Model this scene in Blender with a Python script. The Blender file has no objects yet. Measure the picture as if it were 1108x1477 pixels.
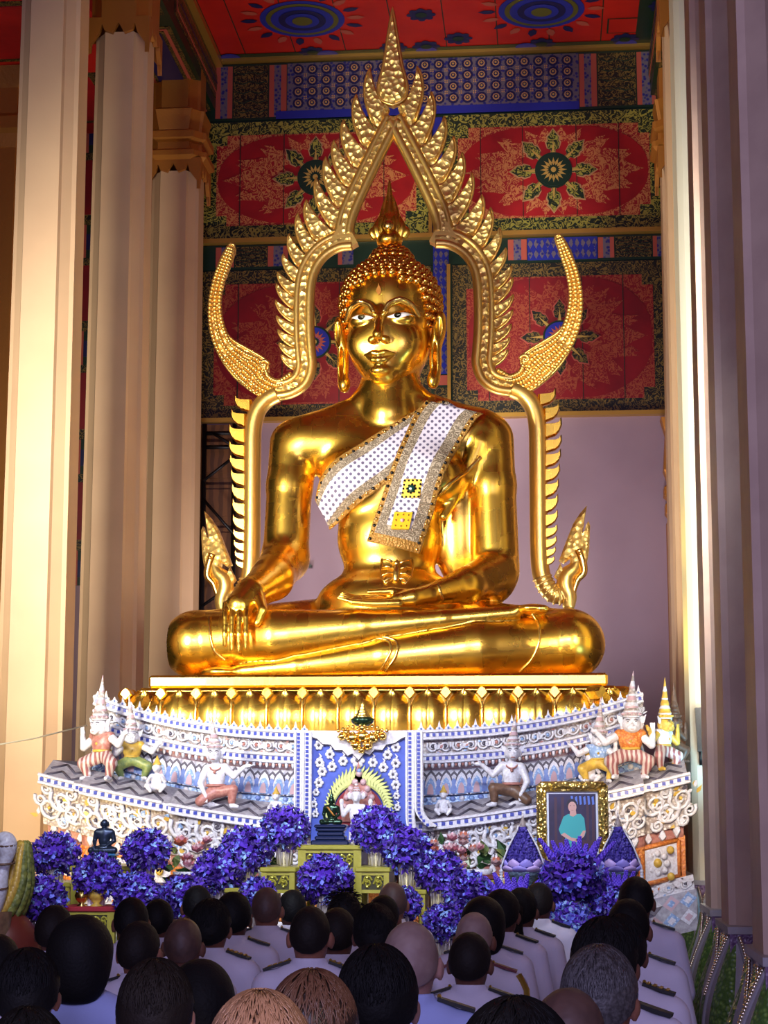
import bpy, math, random
import numpy as np
from mathutils import Vector, Matrix
from mathutils.bvhtree import BVHTree
PI = math.pi
random.seed(7)
rng = np.random.default_rng(11)
SC = bpy.context.scene
COL = SC.collection

# ------------------------------------------------------------------ camera
F = 2600.0
CAMZ = 2.1
YAW = math.radians(5.1)
PITCH = math.radians(9.0)
_f0 = Vector((-math.sin(YAW), math.cos(YAW), 0))
FWD = _f0 * math.cos(PITCH) + Vector((0, 0, math.sin(PITCH)))
RIGHT = Vector((math.cos(YAW), math.sin(YAW), 0))
UP = RIGHT.cross(FWD)
CAM = Vector((0, 0, CAMZ))

def P(px, py, Y):
    """world point on the plane y = Y seen at that place of the photograph"""
    d = FWD * F + RIGHT * (px - 554) + UP * (738.5 - py)
    return CAM + d * (Y / d.y)

def PX(p):
    """inverse: photograph position of a world point"""
    v = Vector(p) - CAM
    z = v.dot(FWD)
    return 554 + F * v.dot(RIGHT) / z, 738.5 - F * v.dot(UP) / z

def Zp(py, Y, px=540):
    return P(px, py, Y).z

def Xp(px, Y, py=1150):
    return P(px, py, Y).x

def Q(px, py, Y):
    p = P(px, py, Y)
    return np.array((p.x, p.y, p.z))

# ------------------------------------------------------------------ objects
def empty(name, loc, label=None, cat=None, group=None, kind=None, rz=0):
    o = bpy.data.objects.new(name, None)
    COL.objects.link(o)
    o.empty_display_size = 0.1
    o.location = loc
    o.rotation_euler = (0, 0, rz)
    return tag(o, label, cat, group, kind)

def tag(o, label=None, cat=None, group=None, kind=None):
    if label: o['label'] = label
    if cat: o['category'] = cat
    if group: o['group'] = group
    if kind: o['kind'] = kind
    return o

def copy_tree(o, parent=None):
    c = o.copy()
    COL.objects.link(c)
    if parent is not None: c.parent = parent
    for ch in list(o.children):
        copy_tree(ch, c)
    return c

def world_loc(o):
    v = Vector((0, 0, 0))
    while o is not None:
        v += o.location
        o = o.parent
    return v

class MB:
    """collects shapes, then links them as one mesh object"""
    def __init__(s):
        s.v = []; s.f = []; s.m = []; s.n = 0; s.uv = None
    def add(s, verts, faces, mi=0):
        o = s.n
        s.v.extend([tuple(float(c) for c in p) for p in verts]); s.n += len(verts)
        for f in faces:
            s.f.append(tuple(int(i) + o for i in f)); s.m.append(mi)
        return s
    def box(s, c, size, mi=0, rz=0, rx=0, ry=0):
        x, y, z = [d / 2 for d in size]
        vs = [Vector((sx * x, sy * y, sz * z)) for sx in (-1, 1) for sy in (-1, 1) for sz in (-1, 1)]
        if rz or rx or ry:
            R = Matrix.Rotation(rz, 3, 'Z') @ Matrix.Rotation(ry, 3, 'Y') @ Matrix.Rotation(rx, 3, 'X')
            vs = [R @ v for v in vs]
        c = Vector(c)
        return s.add([v + c for v in vs], [(0, 1, 3, 2), (4, 6, 7, 5), (0, 4, 5, 1), (2, 3, 7, 6), (0, 2, 6, 4), (1, 5, 7, 3)], mi)
    def box2(s, lo, hi, mi=0):
        return s.box([(a + b) / 2 for a, b in zip(lo, hi)], [abs(b - a) for a, b in zip(lo, hi)], mi)
    def lathe(s, prof, c, seg=16, mi=0, sx=1, sy=1, capb=True, capt=True, ph=0):
        """prof: list of (r, z) from bottom to top"""
        vs = []; fs = []
        for r, z in prof:
            for k in range(seg):
                a = 2 * PI * k / seg + ph
                vs.append((c[0] + r * sx * math.cos(a), c[1] + r * sy * math.sin(a), c[2] + z))
        n = len(prof)
        for i in range(n - 1):
            for k in range(seg):
                k2 = (k + 1) % seg
                fs.append((i * seg + k, i * seg + k2, (i + 1) * seg + k2, (i + 1) * seg + k))
        if capb: fs.append(tuple(reversed(range(seg))))
        if capt: fs.append(tuple(range((n - 1) * seg, n * seg)))
        return s.add(vs, fs, mi)
    def sphere(s, c, r, seg=12, rings=8, mi=0):
        if not hasattr(r, '__len__'): r = (r, r, r)
        pr = [(math.sin(PI * (0.02 + 0.96 * i / rings)), -math.cos(PI * (0.02 + 0.96 * i / rings))) for i in range(rings + 1)]
        vs = []; fs = []
        for q, z in pr:
            for k in range(seg):
                a = 2 * PI * k / seg
                vs.append((c[0] + r[0] * q * math.cos(a), c[1] + r[1] * q * math.sin(a), c[2] + r[2] * z))
        for i in range(rings):
            for k in range(seg):
                k2 = (k + 1) % seg
                fs.append((i * seg + k, i * seg + k2, (i + 1) * seg + k2, (i + 1) * seg + k))
        fs.append(tuple(reversed(range(seg)))); fs.append(tuple(range(rings * seg, rings * seg + seg)))
        return s.add(vs, fs, mi)
    def tube(s, path, rad, seg=8, mi=0, flat=1.0, up=(0, 1, 0), closed=False):
        """tube along path (list of 3-vectors); rad number or list; flat squeezes along 'up'"""
        path = [Vector(p) for p in path]
        n = len(path)
        if not hasattr(rad, '__len__'): rad = [rad] * n
        vs = []; fs = []
        up = Vector(up)
        for i, p in enumerate(path):
            if closed: t = path[(i + 1) % n] - path[i - 1]
            else: t = path[min(i + 1, n - 1)] - path[max(i - 1, 0)]
            if t.length < 1e-9: t = Vector((0, 0, 1))
            t.normalize()
            b = up - t * up.dot(t)
            if b.length < 1e-4: b = Vector((1, 0, 0)) - t * t.x
            b.normalize()
            a = t.cross(b)
            for k in range(seg):
                an = 2 * PI * k / seg
                vs.append(p + a * (rad[i] * math.cos(an)) + b * (rad[i] * flat * math.sin(an)))
        m = n if closed else n - 1
        for i in range(m):
            j = (i + 1) % n
            for k in range(seg):
                k2 = (k + 1) % seg
                fs.append((i * seg + k, i * seg + k2, j * seg + k2, j * seg + k))
        if not closed:
            fs.append(tuple(reversed(range(seg)))); fs.append(tuple(range((n - 1) * seg, n * seg)))
        return s.add(vs, fs, mi)
    def prism(s, poly, y0, y1, mi=0, ridge=0.0, mi_side=None):
        """poly: (x, z) outline extruded from y0 (front) to y1 (back)"""
        n = len(poly)
        vs = [(x, y0, z) for x, z in poly] + [(x, y1, z) for x, z in poly]
        fs = [(i, (i + 1) % n, n + (i + 1) % n, n + i) for i in range(n)]
        s.add(vs, fs, mi if mi_side is None else mi_side)
        if ridge:
            cx = sum(p[0] for p in poly) / n; cz = sum(p[1] for p in poly) / n
            k = 0.80
            inn = [(cx + (x - cx) * k, y0 - ridge, cz + (z - cz) * k) for x, z in poly]
            s.add([(x, y0, z) for x, z in poly] + inn, [(i, (i + 1) % n, n + (i + 1) % n, n + i) for i in range(n)], mi)
            s.add(inn, [tuple(range(n))], mi)
        else:
            s.add([(x, y0, z) for x, z in poly], [tuple(range(n))], mi)
        s.add([(x, y1, z) for x, z in poly], [tuple(reversed(range(n)))], mi if mi_side is None else mi_side)
        return s
    def grid(s, pts, mi=0, closed_u=False):
        """pts[i][j] points"""
        n = len(pts); m = len(pts[0])
        vs = [p for row in pts for p in row]
        fs = []
        for i in range(n - 1 + (1 if closed_u else 0)):
            i2 = (i + 1) % n
            for j in range(m - 1):
                fs.append((i * m + j, i2 * m + j, i2 * m + j + 1, i * m + j + 1))
        return s.add(vs, fs, mi)
    def build(s, name, mats, parent=None, smooth=True, loc=None, angle=None, solid=0.0):
        if not isinstance(mats, (list, tuple)): mats = [mats]
        off = world_loc(parent) if parent is not None else Vector((0, 0, 0))
        if loc is not None: off = Vector(loc)
        v = np.array(s.v, dtype=np.float64) - np.array(off)
        me = bpy.data.meshes.new(name)
        me.from_pydata(v.tolist(), [], s.f)
        for m in mats: me.materials.append(m)
        if len(mats) > 1: me.polygons.foreach_set('material_index', np.array(s.m, dtype=np.int32))
        me.polygons.foreach_set('use_smooth', np.full(len(me.polygons), bool(smooth)))
        me.update()
        if angle is not None and smooth:
            try: me.set_sharp_from_angle(angle=math.radians(angle))
            except Exception: pass
        o = bpy.data.objects.new(name, me)
        COL.objects.link(o)
        if parent is not None: o.parent = parent
        elif loc is not None: o.location = loc
        if solid:
            md = o.modifiers.new('thick', 'SOLIDIFY'); md.thickness = solid; md.offset = 0
        return o

def mesh_arr(name, V, Fq, mats, parent=None, mi=None, smooth=True):
    if not isinstance(mats, (list, tuple)): mats = [mats]
    off = np.array(world_loc(parent)) if parent is not None else np.zeros(3)
    me = bpy.data.meshes.new(name)
    me.from_pydata((V - off).tolist(), [], Fq.tolist())
    for m in mats: me.materials.append(m)
    if mi is not None: me.polygons.foreach_set('material_index', np.asarray(mi, dtype=np.int32))
    me.polygons.foreach_set('use_smooth', np.full(len(me.polygons), bool(smooth)))
    me.update()
    o = bpy.data.objects.new(name, me)
    COL.objects.link(o)
    if parent is not None: o.parent = parent
    return o

# ------------------------------------------------------------------ signed distance modelling
def smin(a, b, k):
    if k <= 0: return np.minimum(a, b)
    h = np.clip(0.5 + 0.5 * (b - a) / k, 0, 1)
    return b + (a - b) * h - k * h * (1 - h)
def smax(a, b, k): return -smin(-a, -b, k)
def cap(p, a, b, ra, rb=None):
    if rb is None: rb = ra
    a = np.asarray(a, dtype=np.float32); b = np.asarray(b, dtype=np.float32)
    ba = b - a; pa = p - a
    t = np.clip((pa @ ba) / max(float(ba @ ba), 1e-9), 0, 1)
    return np.linalg.norm(pa - t[:, None] * ba, axis=1) - (ra + (rb - ra) * t)
def ell(p, c, r, rot=None):
    q = p - np.asarray(c, dtype=np.float32)
    if rot is not None: q = q @ np.asarray(rot, dtype=np.float32)
    r = np.asarray(r, dtype=np.float32)
    k0 = np.linalg.norm(q / r, axis=1); k1 = np.linalg.norm(q / (r * r), axis=1)
    return k0 * (k0 - 1.0) / np.maximum(k1, 1e-6)
def rbox(p, c, s, r=0.02, rot=None):
    q = p - np.asarray(c, dtype=np.float32)
    if rot is not None: q = q @ np.asarray(rot, dtype=np.float32)
    d = np.abs(q) - (np.asarray(s, dtype=np.float32) - r)
    return np.linalg.norm(np.maximum(d, 0), axis=1) + np.minimum(d.max(axis=1), 0) - r
def chain(p, pts, rads, k=0.0):
    d = None
    for i in range(len(pts) - 1):
        e = cap(p, pts[i], pts[i + 1], rads[i], rads[i + 1])
        d = e if d is None else smin(d, e, k)
    return d
def rotz3(a):
    c, s = math.cos(a), math.sin(a)
    return np.array([[c, -s, 0], [s, c, 0], [0, 0, 1]])
def rot3(ax, a): return np.array(Matrix.Rotation(a, 3, ax))

def sdf_mesh(f, lo, hi, h):
    """surface nets of the zero set of f"""
    lo = np.array(lo, dtype=np.float64); hi = np.array(hi, dtype=np.float64)
    B = 6
    n = (np.ceil((hi - lo) / (h * B)).astype(int)) * B
    nc = n // B
    ax = [lo[i] + (np.arange(nc[i]) + 0.5) * h * B - 0.5 * h for i in range(3)]
    G = np.stack(np.meshgrid(*ax, indexing='ij'), -1).reshape(-1, 3).astype(np.float32)
    Dc = f(G).reshape(nc)
    D = np.repeat(np.repeat(np.repeat(Dc, B, 0), B, 1), B, 2).astype(np.float32)
    M = np.abs(Dc) < h * B * 1.25
    M = np.repeat(np.repeat(np.repeat(M, B, 0), B, 1), B, 2)
    I = np.argwhere(M)
    pts = (lo + I * h).astype(np.float32)
    out = np.empty(len(pts), dtype=np.float32)
    for s in range(0, len(pts), 400000):
        out[s:s + 400000] = f(pts[s:s + 400000])
    D[M] = out
    S = D < 0
    c = [S[i:n[0] - 1 + i, j:n[1] - 1 + j, k:n[2] - 1 + k] for i in (0, 1) for j in (0, 1) for k in (0, 1)]
    cnt = sum(a.astype(np.int8) for a in c)
    act = (cnt > 0) & (cnt < 8)
    A = np.argwhere(act)
    idx = -np.ones(act.shape, dtype=np.int64); idx[act] = np.arange(len(A))
    acc = np.zeros((len(A), 3)); w = np.zeros(len(A))
    corners = [(i, j, k) for i in (0, 1) for j in (0, 1) for k in (0, 1)]
    for a in corners:
        for d in range(3):
            if a[d]: continue
            b = list(a); b[d] = 1
            da = D[A[:, 0] + a[0], A[:, 1] + a[1], A[:, 2] + a[2]]
            db = D[A[:, 0] + b[0], A[:, 1] + b[1], A[:, 2] + b[2]]
            m = (da < 0) != (db < 0)
            t = np.where(m, da / np.where(m, da - db, 1), 0)
            pt = np.tile(np.array(a, dtype=float), (len(A), 1)); pt[:, d] = t
            acc[m] += pt[m]; w[m] += 1
    V = lo + (A + acc / w[:, None]) * h
    faces = []
    for d in range(3):
        u, v = [(1, 2), (2, 0), (0, 1)][d]
        sl0 = [slice(None)] * 3; sl1 = [slice(None)] * 3
        sl0[d] = slice(0, n[d] - 1); sl1[d] = slice(1, n[d])
        a = S[tuple(sl0)]; b = S[tuple(sl1)]
        E = np.argwhere(a != b)
        E = E[(E[:, u] > 0) & (E[:, v] > 0) & (E[:, u] < n[u] - 1) & (E[:, v] < n[v] - 1)]
        if not len(E): continue
        sgn = a[E[:, 0], E[:, 1], E[:, 2]]
        def cell(du, dv):
            e = E.copy(); e[:, u] += du; e[:, v] += dv
            return idx[e[:, 0], e[:, 1], e[:, 2]]
        q = np.stack([cell(-1, -1), cell(0, -1), cell(0, 0), cell(-1, 0)], 1)
        q[~sgn] = q[~sgn][:, ::-1]
        faces.append(q)
    Fq = np.concatenate(faces)
    Fq = Fq[(Fq >= 0).all(1)]
    return V, Fq

def bez(p0, p1, p2, n=8):
    return [tuple((1 - t) ** 2 * a + 2 * t * (1 - t) * b + t * t * c for a, b, c in zip(p0, p1, p2)) for t in [i / n for i in range(n + 1)]]
def catmull(pts, n=6, closed=False):
    pts = [np.array(p, dtype=float) for p in pts]
    out = []
    m = len(pts)
    rngi = range(m) if closed else range(m - 1)
    for i in rngi:
        p0 = pts[i - 1] if (closed or i > 0) else pts[i]
        p1 = pts[i]; p2 = pts[(i + 1) % m]
        p3 = pts[(i + 2) % m] if (closed or i + 2 < m) else p2
        for k in range(n):
            t = k / n
            out.append(0.5 * ((2 * p1) + (-p0 + p2) * t + (2 * p0 - 5 * p1 + 4 * p2 - p3) * t * t + (-p0 + 3 * p1 - 3 * p2 + p3) * t ** 3))
    if not closed: out.append(pts[-1])
    return [tuple(p) for p in out]
# ------------------------------------------------------------------ materials
def srgb(r, g, b):
    f = lambda c: (c / 255 / 12.92) if c / 255 <= 0.04045 else ((c / 255 + 0.055) / 1.055) ** 2.4
    return (f(r), f(g), f(b), 1)

def mat(name, col, rough=0.5, metal=0.0, bump=0.0, scale=20.0, vary=0.0, col2=None, tex='noise', emit=None, emit_s=0, trans=0, ior=1.45, spec=0.5, detail=4, coat=0, sheen=0, bdist=0.01, contrast=(0.35, 0.65), sss=0):
    m = bpy.data.materials.new(name); m.use_nodes = True
    N = m.node_tree.nodes; L = m.node_tree.links
    b = N['Principled BSDF']
    if len(col) == 3: col = srgb(*col)
    if col2 is not None and len(col2) == 3: col2 = srgb(*col2)
    b.inputs['Base Color'].default_value = col
    b.inputs['Roughness'].default_value = rough
    b.inputs['Metallic'].default_value = metal
    b.inputs['Specular IOR Level'].default_value = spec
    b.inputs['IOR'].default_value = ior
    b.inputs['Transmission Weight'].default_value = trans
    b.inputs['Coat Weight'].default_value = coat
    b.inputs['Sheen Weight'].default_value = sheen
    if emit is not None:
        b.inputs['Emission Color'].default_value = emit if len(emit) == 4 else srgb(*emit)
        b.inputs['Emission Strength'].default_value = emit_s
    if bump or vary or col2 is not None:
        tc = N.new('ShaderNodeTexCoord')
        if tex == 'noise':
            t = N.new('ShaderNodeTexNoise'); t.inputs['Scale'].default_value = scale; t.inputs['Detail'].default_value = detail
            out = t.outputs['Fac']
        elif tex == 'voronoi':
            t = N.new('ShaderNodeTexVoronoi'); t.inputs['Scale'].default_value = scale
            out = t.outputs['Distance']
        elif tex == 'wave':
            t = N.new('ShaderNodeTexWave'); t.inputs['Scale'].default_value = scale; t.inputs['Distortion'].default_value = 3
            t.inputs['Detail'].default_value = 2
            out = t.outputs['Fac']
        elif tex == 'scroll':
            t = N.new('ShaderNodeTexNoise'); t.inputs['Scale'].default_value = scale; t.inputs['Detail'].default_value = 1.0
            t.inputs['Distortion'].default_value = 1.5
            mm = N.new('ShaderNodeMath'); mm.operation = 'MULTIPLY'; mm.inputs[1].default_value = 26
            L.new(t.outputs['Fac'], mm.inputs[0])
            sn = N.new('ShaderNodeMath'); sn.operation = 'SINE'; L.new(mm.outputs[0], sn.inputs[0])
            mr = N.new('ShaderNodeMapRange'); mr.inputs['From Min'].default_value = -1; L.new(sn.outputs[0], mr.inputs['Value'])
            out = mr.outputs[0]
        L.new(tc.outputs['Object'], t.inputs['Vector'])
        if col2 is not None:
            r = N.new('ShaderNodeValToRGB')
            r.color_ramp.elements[0].position = contrast[0]; r.color_ramp.elements[1].position = contrast[1]
            r.color_ramp.elements[0].color = col; r.color_ramp.elements[1].color = col2
            L.new(out, r.inputs[0]); L.new(r.outputs[0], b.inputs['Base Color'])
        if vary:
            mr2 = N.new('ShaderNodeMapRange')
            mr2.inputs['To Min'].default_value = max(0, rough - vary); mr2.inputs['To Max'].default_value = rough + vary
            L.new(out, mr2.inputs['Value']); L.new(mr2.outputs[0], b.inputs['Roughness'])
        if bump:
            bp = N.new('ShaderNodeBump'); bp.inputs['Strength'].default_value = bump; bp.inputs['Distance'].default_value = bdist
            L.new(out, bp.inputs['Height']); L.new(bp.outputs[0], b.inputs['Normal'])
    return m

def gold_leaf(name, col, rough=0.2, scale=9.0):
    """polished gilding laid in small square leaves"""
    m = mat(name, col, rough, 1.0)
    N = m.node_tree.nodes; L = m.node_tree.links; b = N['Principled BSDF']
    tc = N.new('ShaderNodeTexCoord')
    v = N.new('ShaderNodeTexVoronoi'); v.distance = 'CHEBYCHEV'; v.inputs['Scale'].default_value = scale; v.inputs['Randomness'].default_value = 0.6
    L.new(tc.outputs['Object'], v.inputs['Vector'])
    n = N.new('ShaderNodeTexNoise'); n.inputs['Scale'].default_value = 7; n.inputs['Detail'].default_value = 5
    L.new(tc.outputs['Object'], n.inputs['Vector'])
    mr = N.new('ShaderNodeMapRange'); mr.inputs['To Min'].default_value = rough * 0.85; mr.inputs['To Max'].default_value = rough * 1.25
    mx = N.new('ShaderNodeMix'); mx.inputs['Factor'].default_value = 0.5
    L.new(v.outputs['Color'], mx.inputs['A']); L.new(n.outputs['Fac'], mx.inputs['B'])
    L.new(mx.outputs['Result'], mr.inputs['Value']); L.new(mr.outputs[0], b.inputs['Roughness'])
    bp = N.new('ShaderNodeBump'); bp.inputs['Strength'].default_value = 0.10; bp.inputs['Distance'].default_value = 0.010
    L.new(mx.outputs['Result'], bp.inputs['Height']); L.new(bp.outputs[0], b.inputs['Normal'])
    return m

M = {}
M['gold'] = gold_leaf('polished_gold', (0.96, 0.58, 0.085, 1), 0.26)
M['gold_throne'] = gold_leaf('throne_gold', (0.96, 0.60, 0.10, 1), 0.25)
M['gold_arch'] = mat('arch_gold', (0.95, 0.62, 0.16, 1), 0.34, 0.9, bump=0.15, scale=40, bdist=0.01)
M['gold_carved'] = mat('carved_gold', (0.95, 0.66, 0.20, 1), 0.42, 0.8, bump=0.8, scale=17, tex='voronoi', bdist=0.035)
M['gold_pale'] = mat('pale_gold', (0.96, 0.64, 0.17, 1), 0.25, 1.0, bump=0.2, scale=40)
M['gold_dull'] = mat('dull_gold_paint', (182, 118, 46), 0.45, 0.4, bump=0.3, scale=30)
M['gold_frame'] = mat('gilded_frame', (0.85, 0.62, 0.18, 1), 0.3, 0.9, bump=0.9, scale=45, tex='voronoi', bdist=0.02)
M['hair_gold'] = mat('hair_gold', (0.86, 0.42, 0.07, 1), 0.24, 1.0)
M['eye_white'] = mat('eye_white', (230, 232, 236), 0.2)
M['black'] = mat('black_gloss', (8, 8, 10), 0.25)
M['cream'] = mat('column_plaster', (206, 170, 130), 0.6, bump=0.12, scale=1.5, col2=(198, 162, 124), vary=0.1)
M['pale_plaster'] = mat('pale_column_plaster', (204, 198, 176), 0.6, bump=0.12, scale=6)
M['cream_edge'] = mat('column_edge_plaster', (232, 205, 160), 0.5, bump=0.1, scale=10)
M['mauve_wall'] = mat('mauve_plaster', (152, 126, 138), 0.7, bump=0.1, scale=1.2, col2=(160, 134, 146))
M['grey_col'] = mat('grey_column_plaster', (192, 166, 148), 0.6, bump=0.12, scale=5, col2=(180, 154, 138))
M['red'] = mat('red_lacquer', (176, 24, 26), 0.45, col2=(150, 16, 22), scale=3)
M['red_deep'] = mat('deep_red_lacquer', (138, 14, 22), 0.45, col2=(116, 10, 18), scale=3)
M['red_orange'] = mat('ceiling_red', (200, 34, 20), 0.45, col2=(182, 26, 18), scale=2)
M['filigree_green'] = mat('green_gold_filigree', (22, 40, 22), 0.4, col2=(168, 160, 66), tex='scroll', scale=11, contrast=(0.45, 0.75))
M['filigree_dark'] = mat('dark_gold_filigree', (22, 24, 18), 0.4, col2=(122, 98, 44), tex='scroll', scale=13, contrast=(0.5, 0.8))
M['filigree_tan'] = mat('tan_filigree_on_red', (160, 30, 34), 0.4, col2=(206, 132, 76), tex='scroll', scale=13, contrast=(0.30, 0.6))
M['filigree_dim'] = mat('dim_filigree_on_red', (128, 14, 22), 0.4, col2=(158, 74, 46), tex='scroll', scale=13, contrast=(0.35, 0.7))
M['blue'] = mat('painted_blue', (34, 44, 150), 0.4)
M['blue_dark'] = mat('painted_navy', (24, 26, 78), 0.4)
M['blue_fil'] = mat('blue_gold_filigree', (36, 40, 120), 0.4, col2=(108, 98, 110), tex='voronoi', scale=22, contrast=(0.3, 0.5))
M['salmon'] = mat('painted_salmon', (178, 84, 66), 0.45)
M['ros_gold'] = mat('painted_gold', (206, 168, 84), 0.35, 0.3)
M['ros_tan'] = mat('painted_tan', (196, 150, 100), 0.4, 0.1)
M['olive'] = mat('painted_olive', (92, 88, 28), 0.4)
M['dk_green'] = mat('painted_dark_green', (16, 44, 28), 0.4)
M['trim_gold'] = mat('gold_trim', (196, 150, 66), 0.35, 0.6)
M['floor'] = mat('floor_tiles', (96, 84, 84), 0.25, vary=0.1, scale=4)
M['porcelain'] = mat('white_porcelain', (214, 214, 222), 0.3, bump=0.25, scale=60, col2=(190, 184, 190), bdist=0.004)
M['porcelain_grey'] = mat('grey_porcelain', (168, 164, 172), 0.4, bump=0.4, scale=30, col2=(140, 134, 142))
M['porc_chip'] = mat('porcelain_chips', (204, 196, 190), 0.3, bump=0.5, scale=45, tex='voronoi', col2=(150, 136, 130), contrast=(0.25, 0.55), bdist=0.01)
M['porc_pink'] = mat('pink_porcelain', (184, 152, 158), 0.3)
M['porc_red'] = mat('brick_red_porcelain', (150, 92, 84), 0.35, bump=0.3, scale=40, col2=(176, 124, 112))
M['porc_blue'] = mat('blue_porcelain', (124, 142, 192), 0.3, col2=(104, 122, 178), scale=30)
M['porc_lblue'] = mat('light_blue_porcelain', (176, 192, 216), 0.3, bump=0.5, scale=50, col2=(124, 152, 196), tex='voronoi', bdist=0.008, contrast=(0.2, 0.5))
M['porc_dot'] = mat('navy_porcelain', (52, 64, 150), 0.3)
M['porc_yellow'] = mat('yellow_porcelain', (206, 170, 70), 0.35, col2=(176, 140, 60), scale=30)
M['porc_green'] = mat('green_porcelain', (132, 140, 78), 0.35, col2=(90, 110, 70), scale=40)
M['porc_orange'] = mat('orange_porcelain', (206, 130, 60), 0.35, bump=0.4, scale=60, col2=(180, 96, 40), tex='voronoi')
M['porc_brown'] = mat('brown_porcelain', (110, 82, 64), 0.4, col2=(84, 60, 48), scale=30)
M['panel_blue'] = mat('cobalt_panel', (68, 88, 176), 0.35, col2=(60, 78, 164), scale=20)
M['groove'] = mat('dark_outline_glaze', (78, 72, 84), 0.5)
M['stripe'] = mat('striped_glaze', (190, 176, 170), 0.35, col2=(140, 84, 84), tex='wave', scale=9, contrast=(0.45, 0.55))
M['flame_green'] = mat('pale_green_glaze', (190, 196, 120), 0.3)
M['violet'] = mat('violet_petals', (84, 40, 184), 0.5, sheen=0.3)
M['violet_d'] = mat('dark_violet_petals', (46, 20, 104), 0.5)
M['violet_l'] = mat('lilac_petals', (120, 130, 236), 0.5)
M['violet_b'] = mat('pale_blue_petals', (150, 186, 240), 0.5)
M['lavender'] = mat('lavender_spikes', (104, 72, 206), 0.55)
M['leaf'] = mat('leaf_green', (52, 84, 48), 0.5)
M['pink'] = mat('pink_petals', (226, 160, 172), 0.5)
M['pink_l'] = mat('pale_pink_petals', (236, 206, 204), 0.5)
M['peach'] = mat('peach_petals', (226, 140, 110), 0.5)
M['white_petal'] = mat('white_petals', (236, 230, 216), 0.5)
M['glass'] = mat('clear_glass', (236, 226, 220), 0.15, metal=0.35, trans=0.3, ior=1.3)
M['table_gold'] = mat('greenish_gold_lacquer', (168, 160, 62), 0.35, 0.25, bump=0.2, scale=30)
M['table_dark'] = mat('carved_recess', (58, 54, 26), 0.5)
M['table_side'] = mat('table_side_red', (96, 34, 26), 0.45)
M['red_cloth'] = mat('red_cloth', (150, 28, 44), 0.7)
M['jade'] = mat('dark_green_bronze', (44, 66, 50), 0.2, 0.7, vary=0.08, scale=20)
M['bronze_dark'] = mat('dark_blue_bronze', (46, 56, 76), 0.35, 0.6, vary=0.1, scale=20)
M['plinth_navy'] = mat('navy_lacquer', (24, 34, 66), 0.25)
M['plinth_blue'] = mat('blue_lacquer', (52, 104, 150), 0.3)
M['offer_violet'] = mat('violet_cone_petals', (92, 78, 176), 0.5, bump=0.9, scale=55, tex='voronoi', col2=(64, 52, 140), bdist=0.02, contrast=(0.1, 0.5))
M['offer_lilac'] = mat('lilac_lotus_petals', (158, 146, 226), 0.45)
M['offer_edge'] = mat('pink_lilac_petals', (196, 170, 226), 0.45)
M['offer_bowl'] = mat('patterned_grey_bowl', (110, 128, 148), 0.35, 0.3, bump=0.6, scale=50, tex='voronoi', bdist=0.01)
M['skin'] = mat('brown_skin', (150, 98, 78), 0.5, col2=(136, 88, 70), scale=30)
M['skin_d'] = mat('tan_skin', (118, 76, 62), 0.5, col2=(104, 66, 54), scale=30)
M['skin_p'] = mat('pinkish_skin', (182, 136, 124), 0.45, col2=(168, 122, 112), scale=40)
M['stubble'] = mat('shaved_scalp', (92, 66, 58), 0.55, col2=(74, 54, 50), scale=14)
M['stubble_g'] = mat('grey_shaved_scalp', (150, 126, 120), 0.55, col2=(134, 108, 104), scale=16)
M['hair_black'] = mat('black_hair', (14, 13, 15), 0.65, spec=0.25, bump=0.5, scale=120, bdist=0.004)
M['hair_dark'] = mat('dark_brown_hair', (26, 20, 19), 0.65, spec=0.25, bump=0.5, scale=120, bdist=0.004)
M['hair_grey'] = mat('grey_hair', (56, 52, 54), 0.45, bump=0.6, scale=100, col2=(88, 84, 86), bdist=0.004)
M['hair_blond'] = mat('light_brown_hair', (92, 64, 48), 0.4, bump=0.6, scale=90, col2=(60, 42, 34), bdist=0.004)
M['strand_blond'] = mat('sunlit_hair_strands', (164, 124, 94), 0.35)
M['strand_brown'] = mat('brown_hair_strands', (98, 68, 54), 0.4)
M['hair_brown'] = mat('brown_hair', (50, 34, 28), 0.4, bump=0.6, scale=90, col2=(30, 22, 20), bdist=0.004)
M['shirt'] = mat('white_uniform_cloth', (214, 208, 226), 0.8, bump=0.1, scale=200)
M['shirt_blue'] = mat('pale_blue_shirt_cloth', (170, 182, 236), 0.8, bump=0.1, scale=200)
M['shirt_dark'] = mat('black_cloth', (18, 17, 20), 0.8)
M['trousers'] = mat('white_trousers_cloth', (190, 186, 200), 0.8)
M['board'] = mat('black_shoulder_board', (14, 13, 16), 0.5)
M['braid'] = mat('gold_braid', (214, 170, 74), 0.4, 0.5, bump=0.8, scale=160, tex='wave')
M['maroon'] = mat('maroon_board', (96, 24, 36), 0.5)
M['teal'] = mat('teal_blouse_print', (66, 168, 168), 0.6)
M['photo_bg'] = mat('photo_background', (52, 44, 78), 0.4, col2=(38, 30, 52), scale=6)
M['photo_wood'] = mat('photo_wood', (70, 44, 54), 0.4)
M['photo_skin'] = mat('photo_skin', (206, 160, 148), 0.5)
M['photo_hair'] = mat('photo_hair', (44, 38, 48), 0.5)
M['photo_blue'] = mat('photo_blue', (90, 120, 200), 0.5)
M['mat_white'] = mat('white_mount', (206, 212, 226), 0.5)
M['wood_brown'] = mat('brown_wood', (110, 70, 38), 0.5, col2=(84, 52, 28), tex='wave', scale=3)
M['steel_black'] = mat('black_steel', (22, 20, 22), 0.4, 0.5)
M['dark_wall'] = mat('dark_painted_wall', (58, 18, 26), 0.6, col2=(24, 22, 52), scale=1.2, contrast=(0.45, 0.55))
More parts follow.
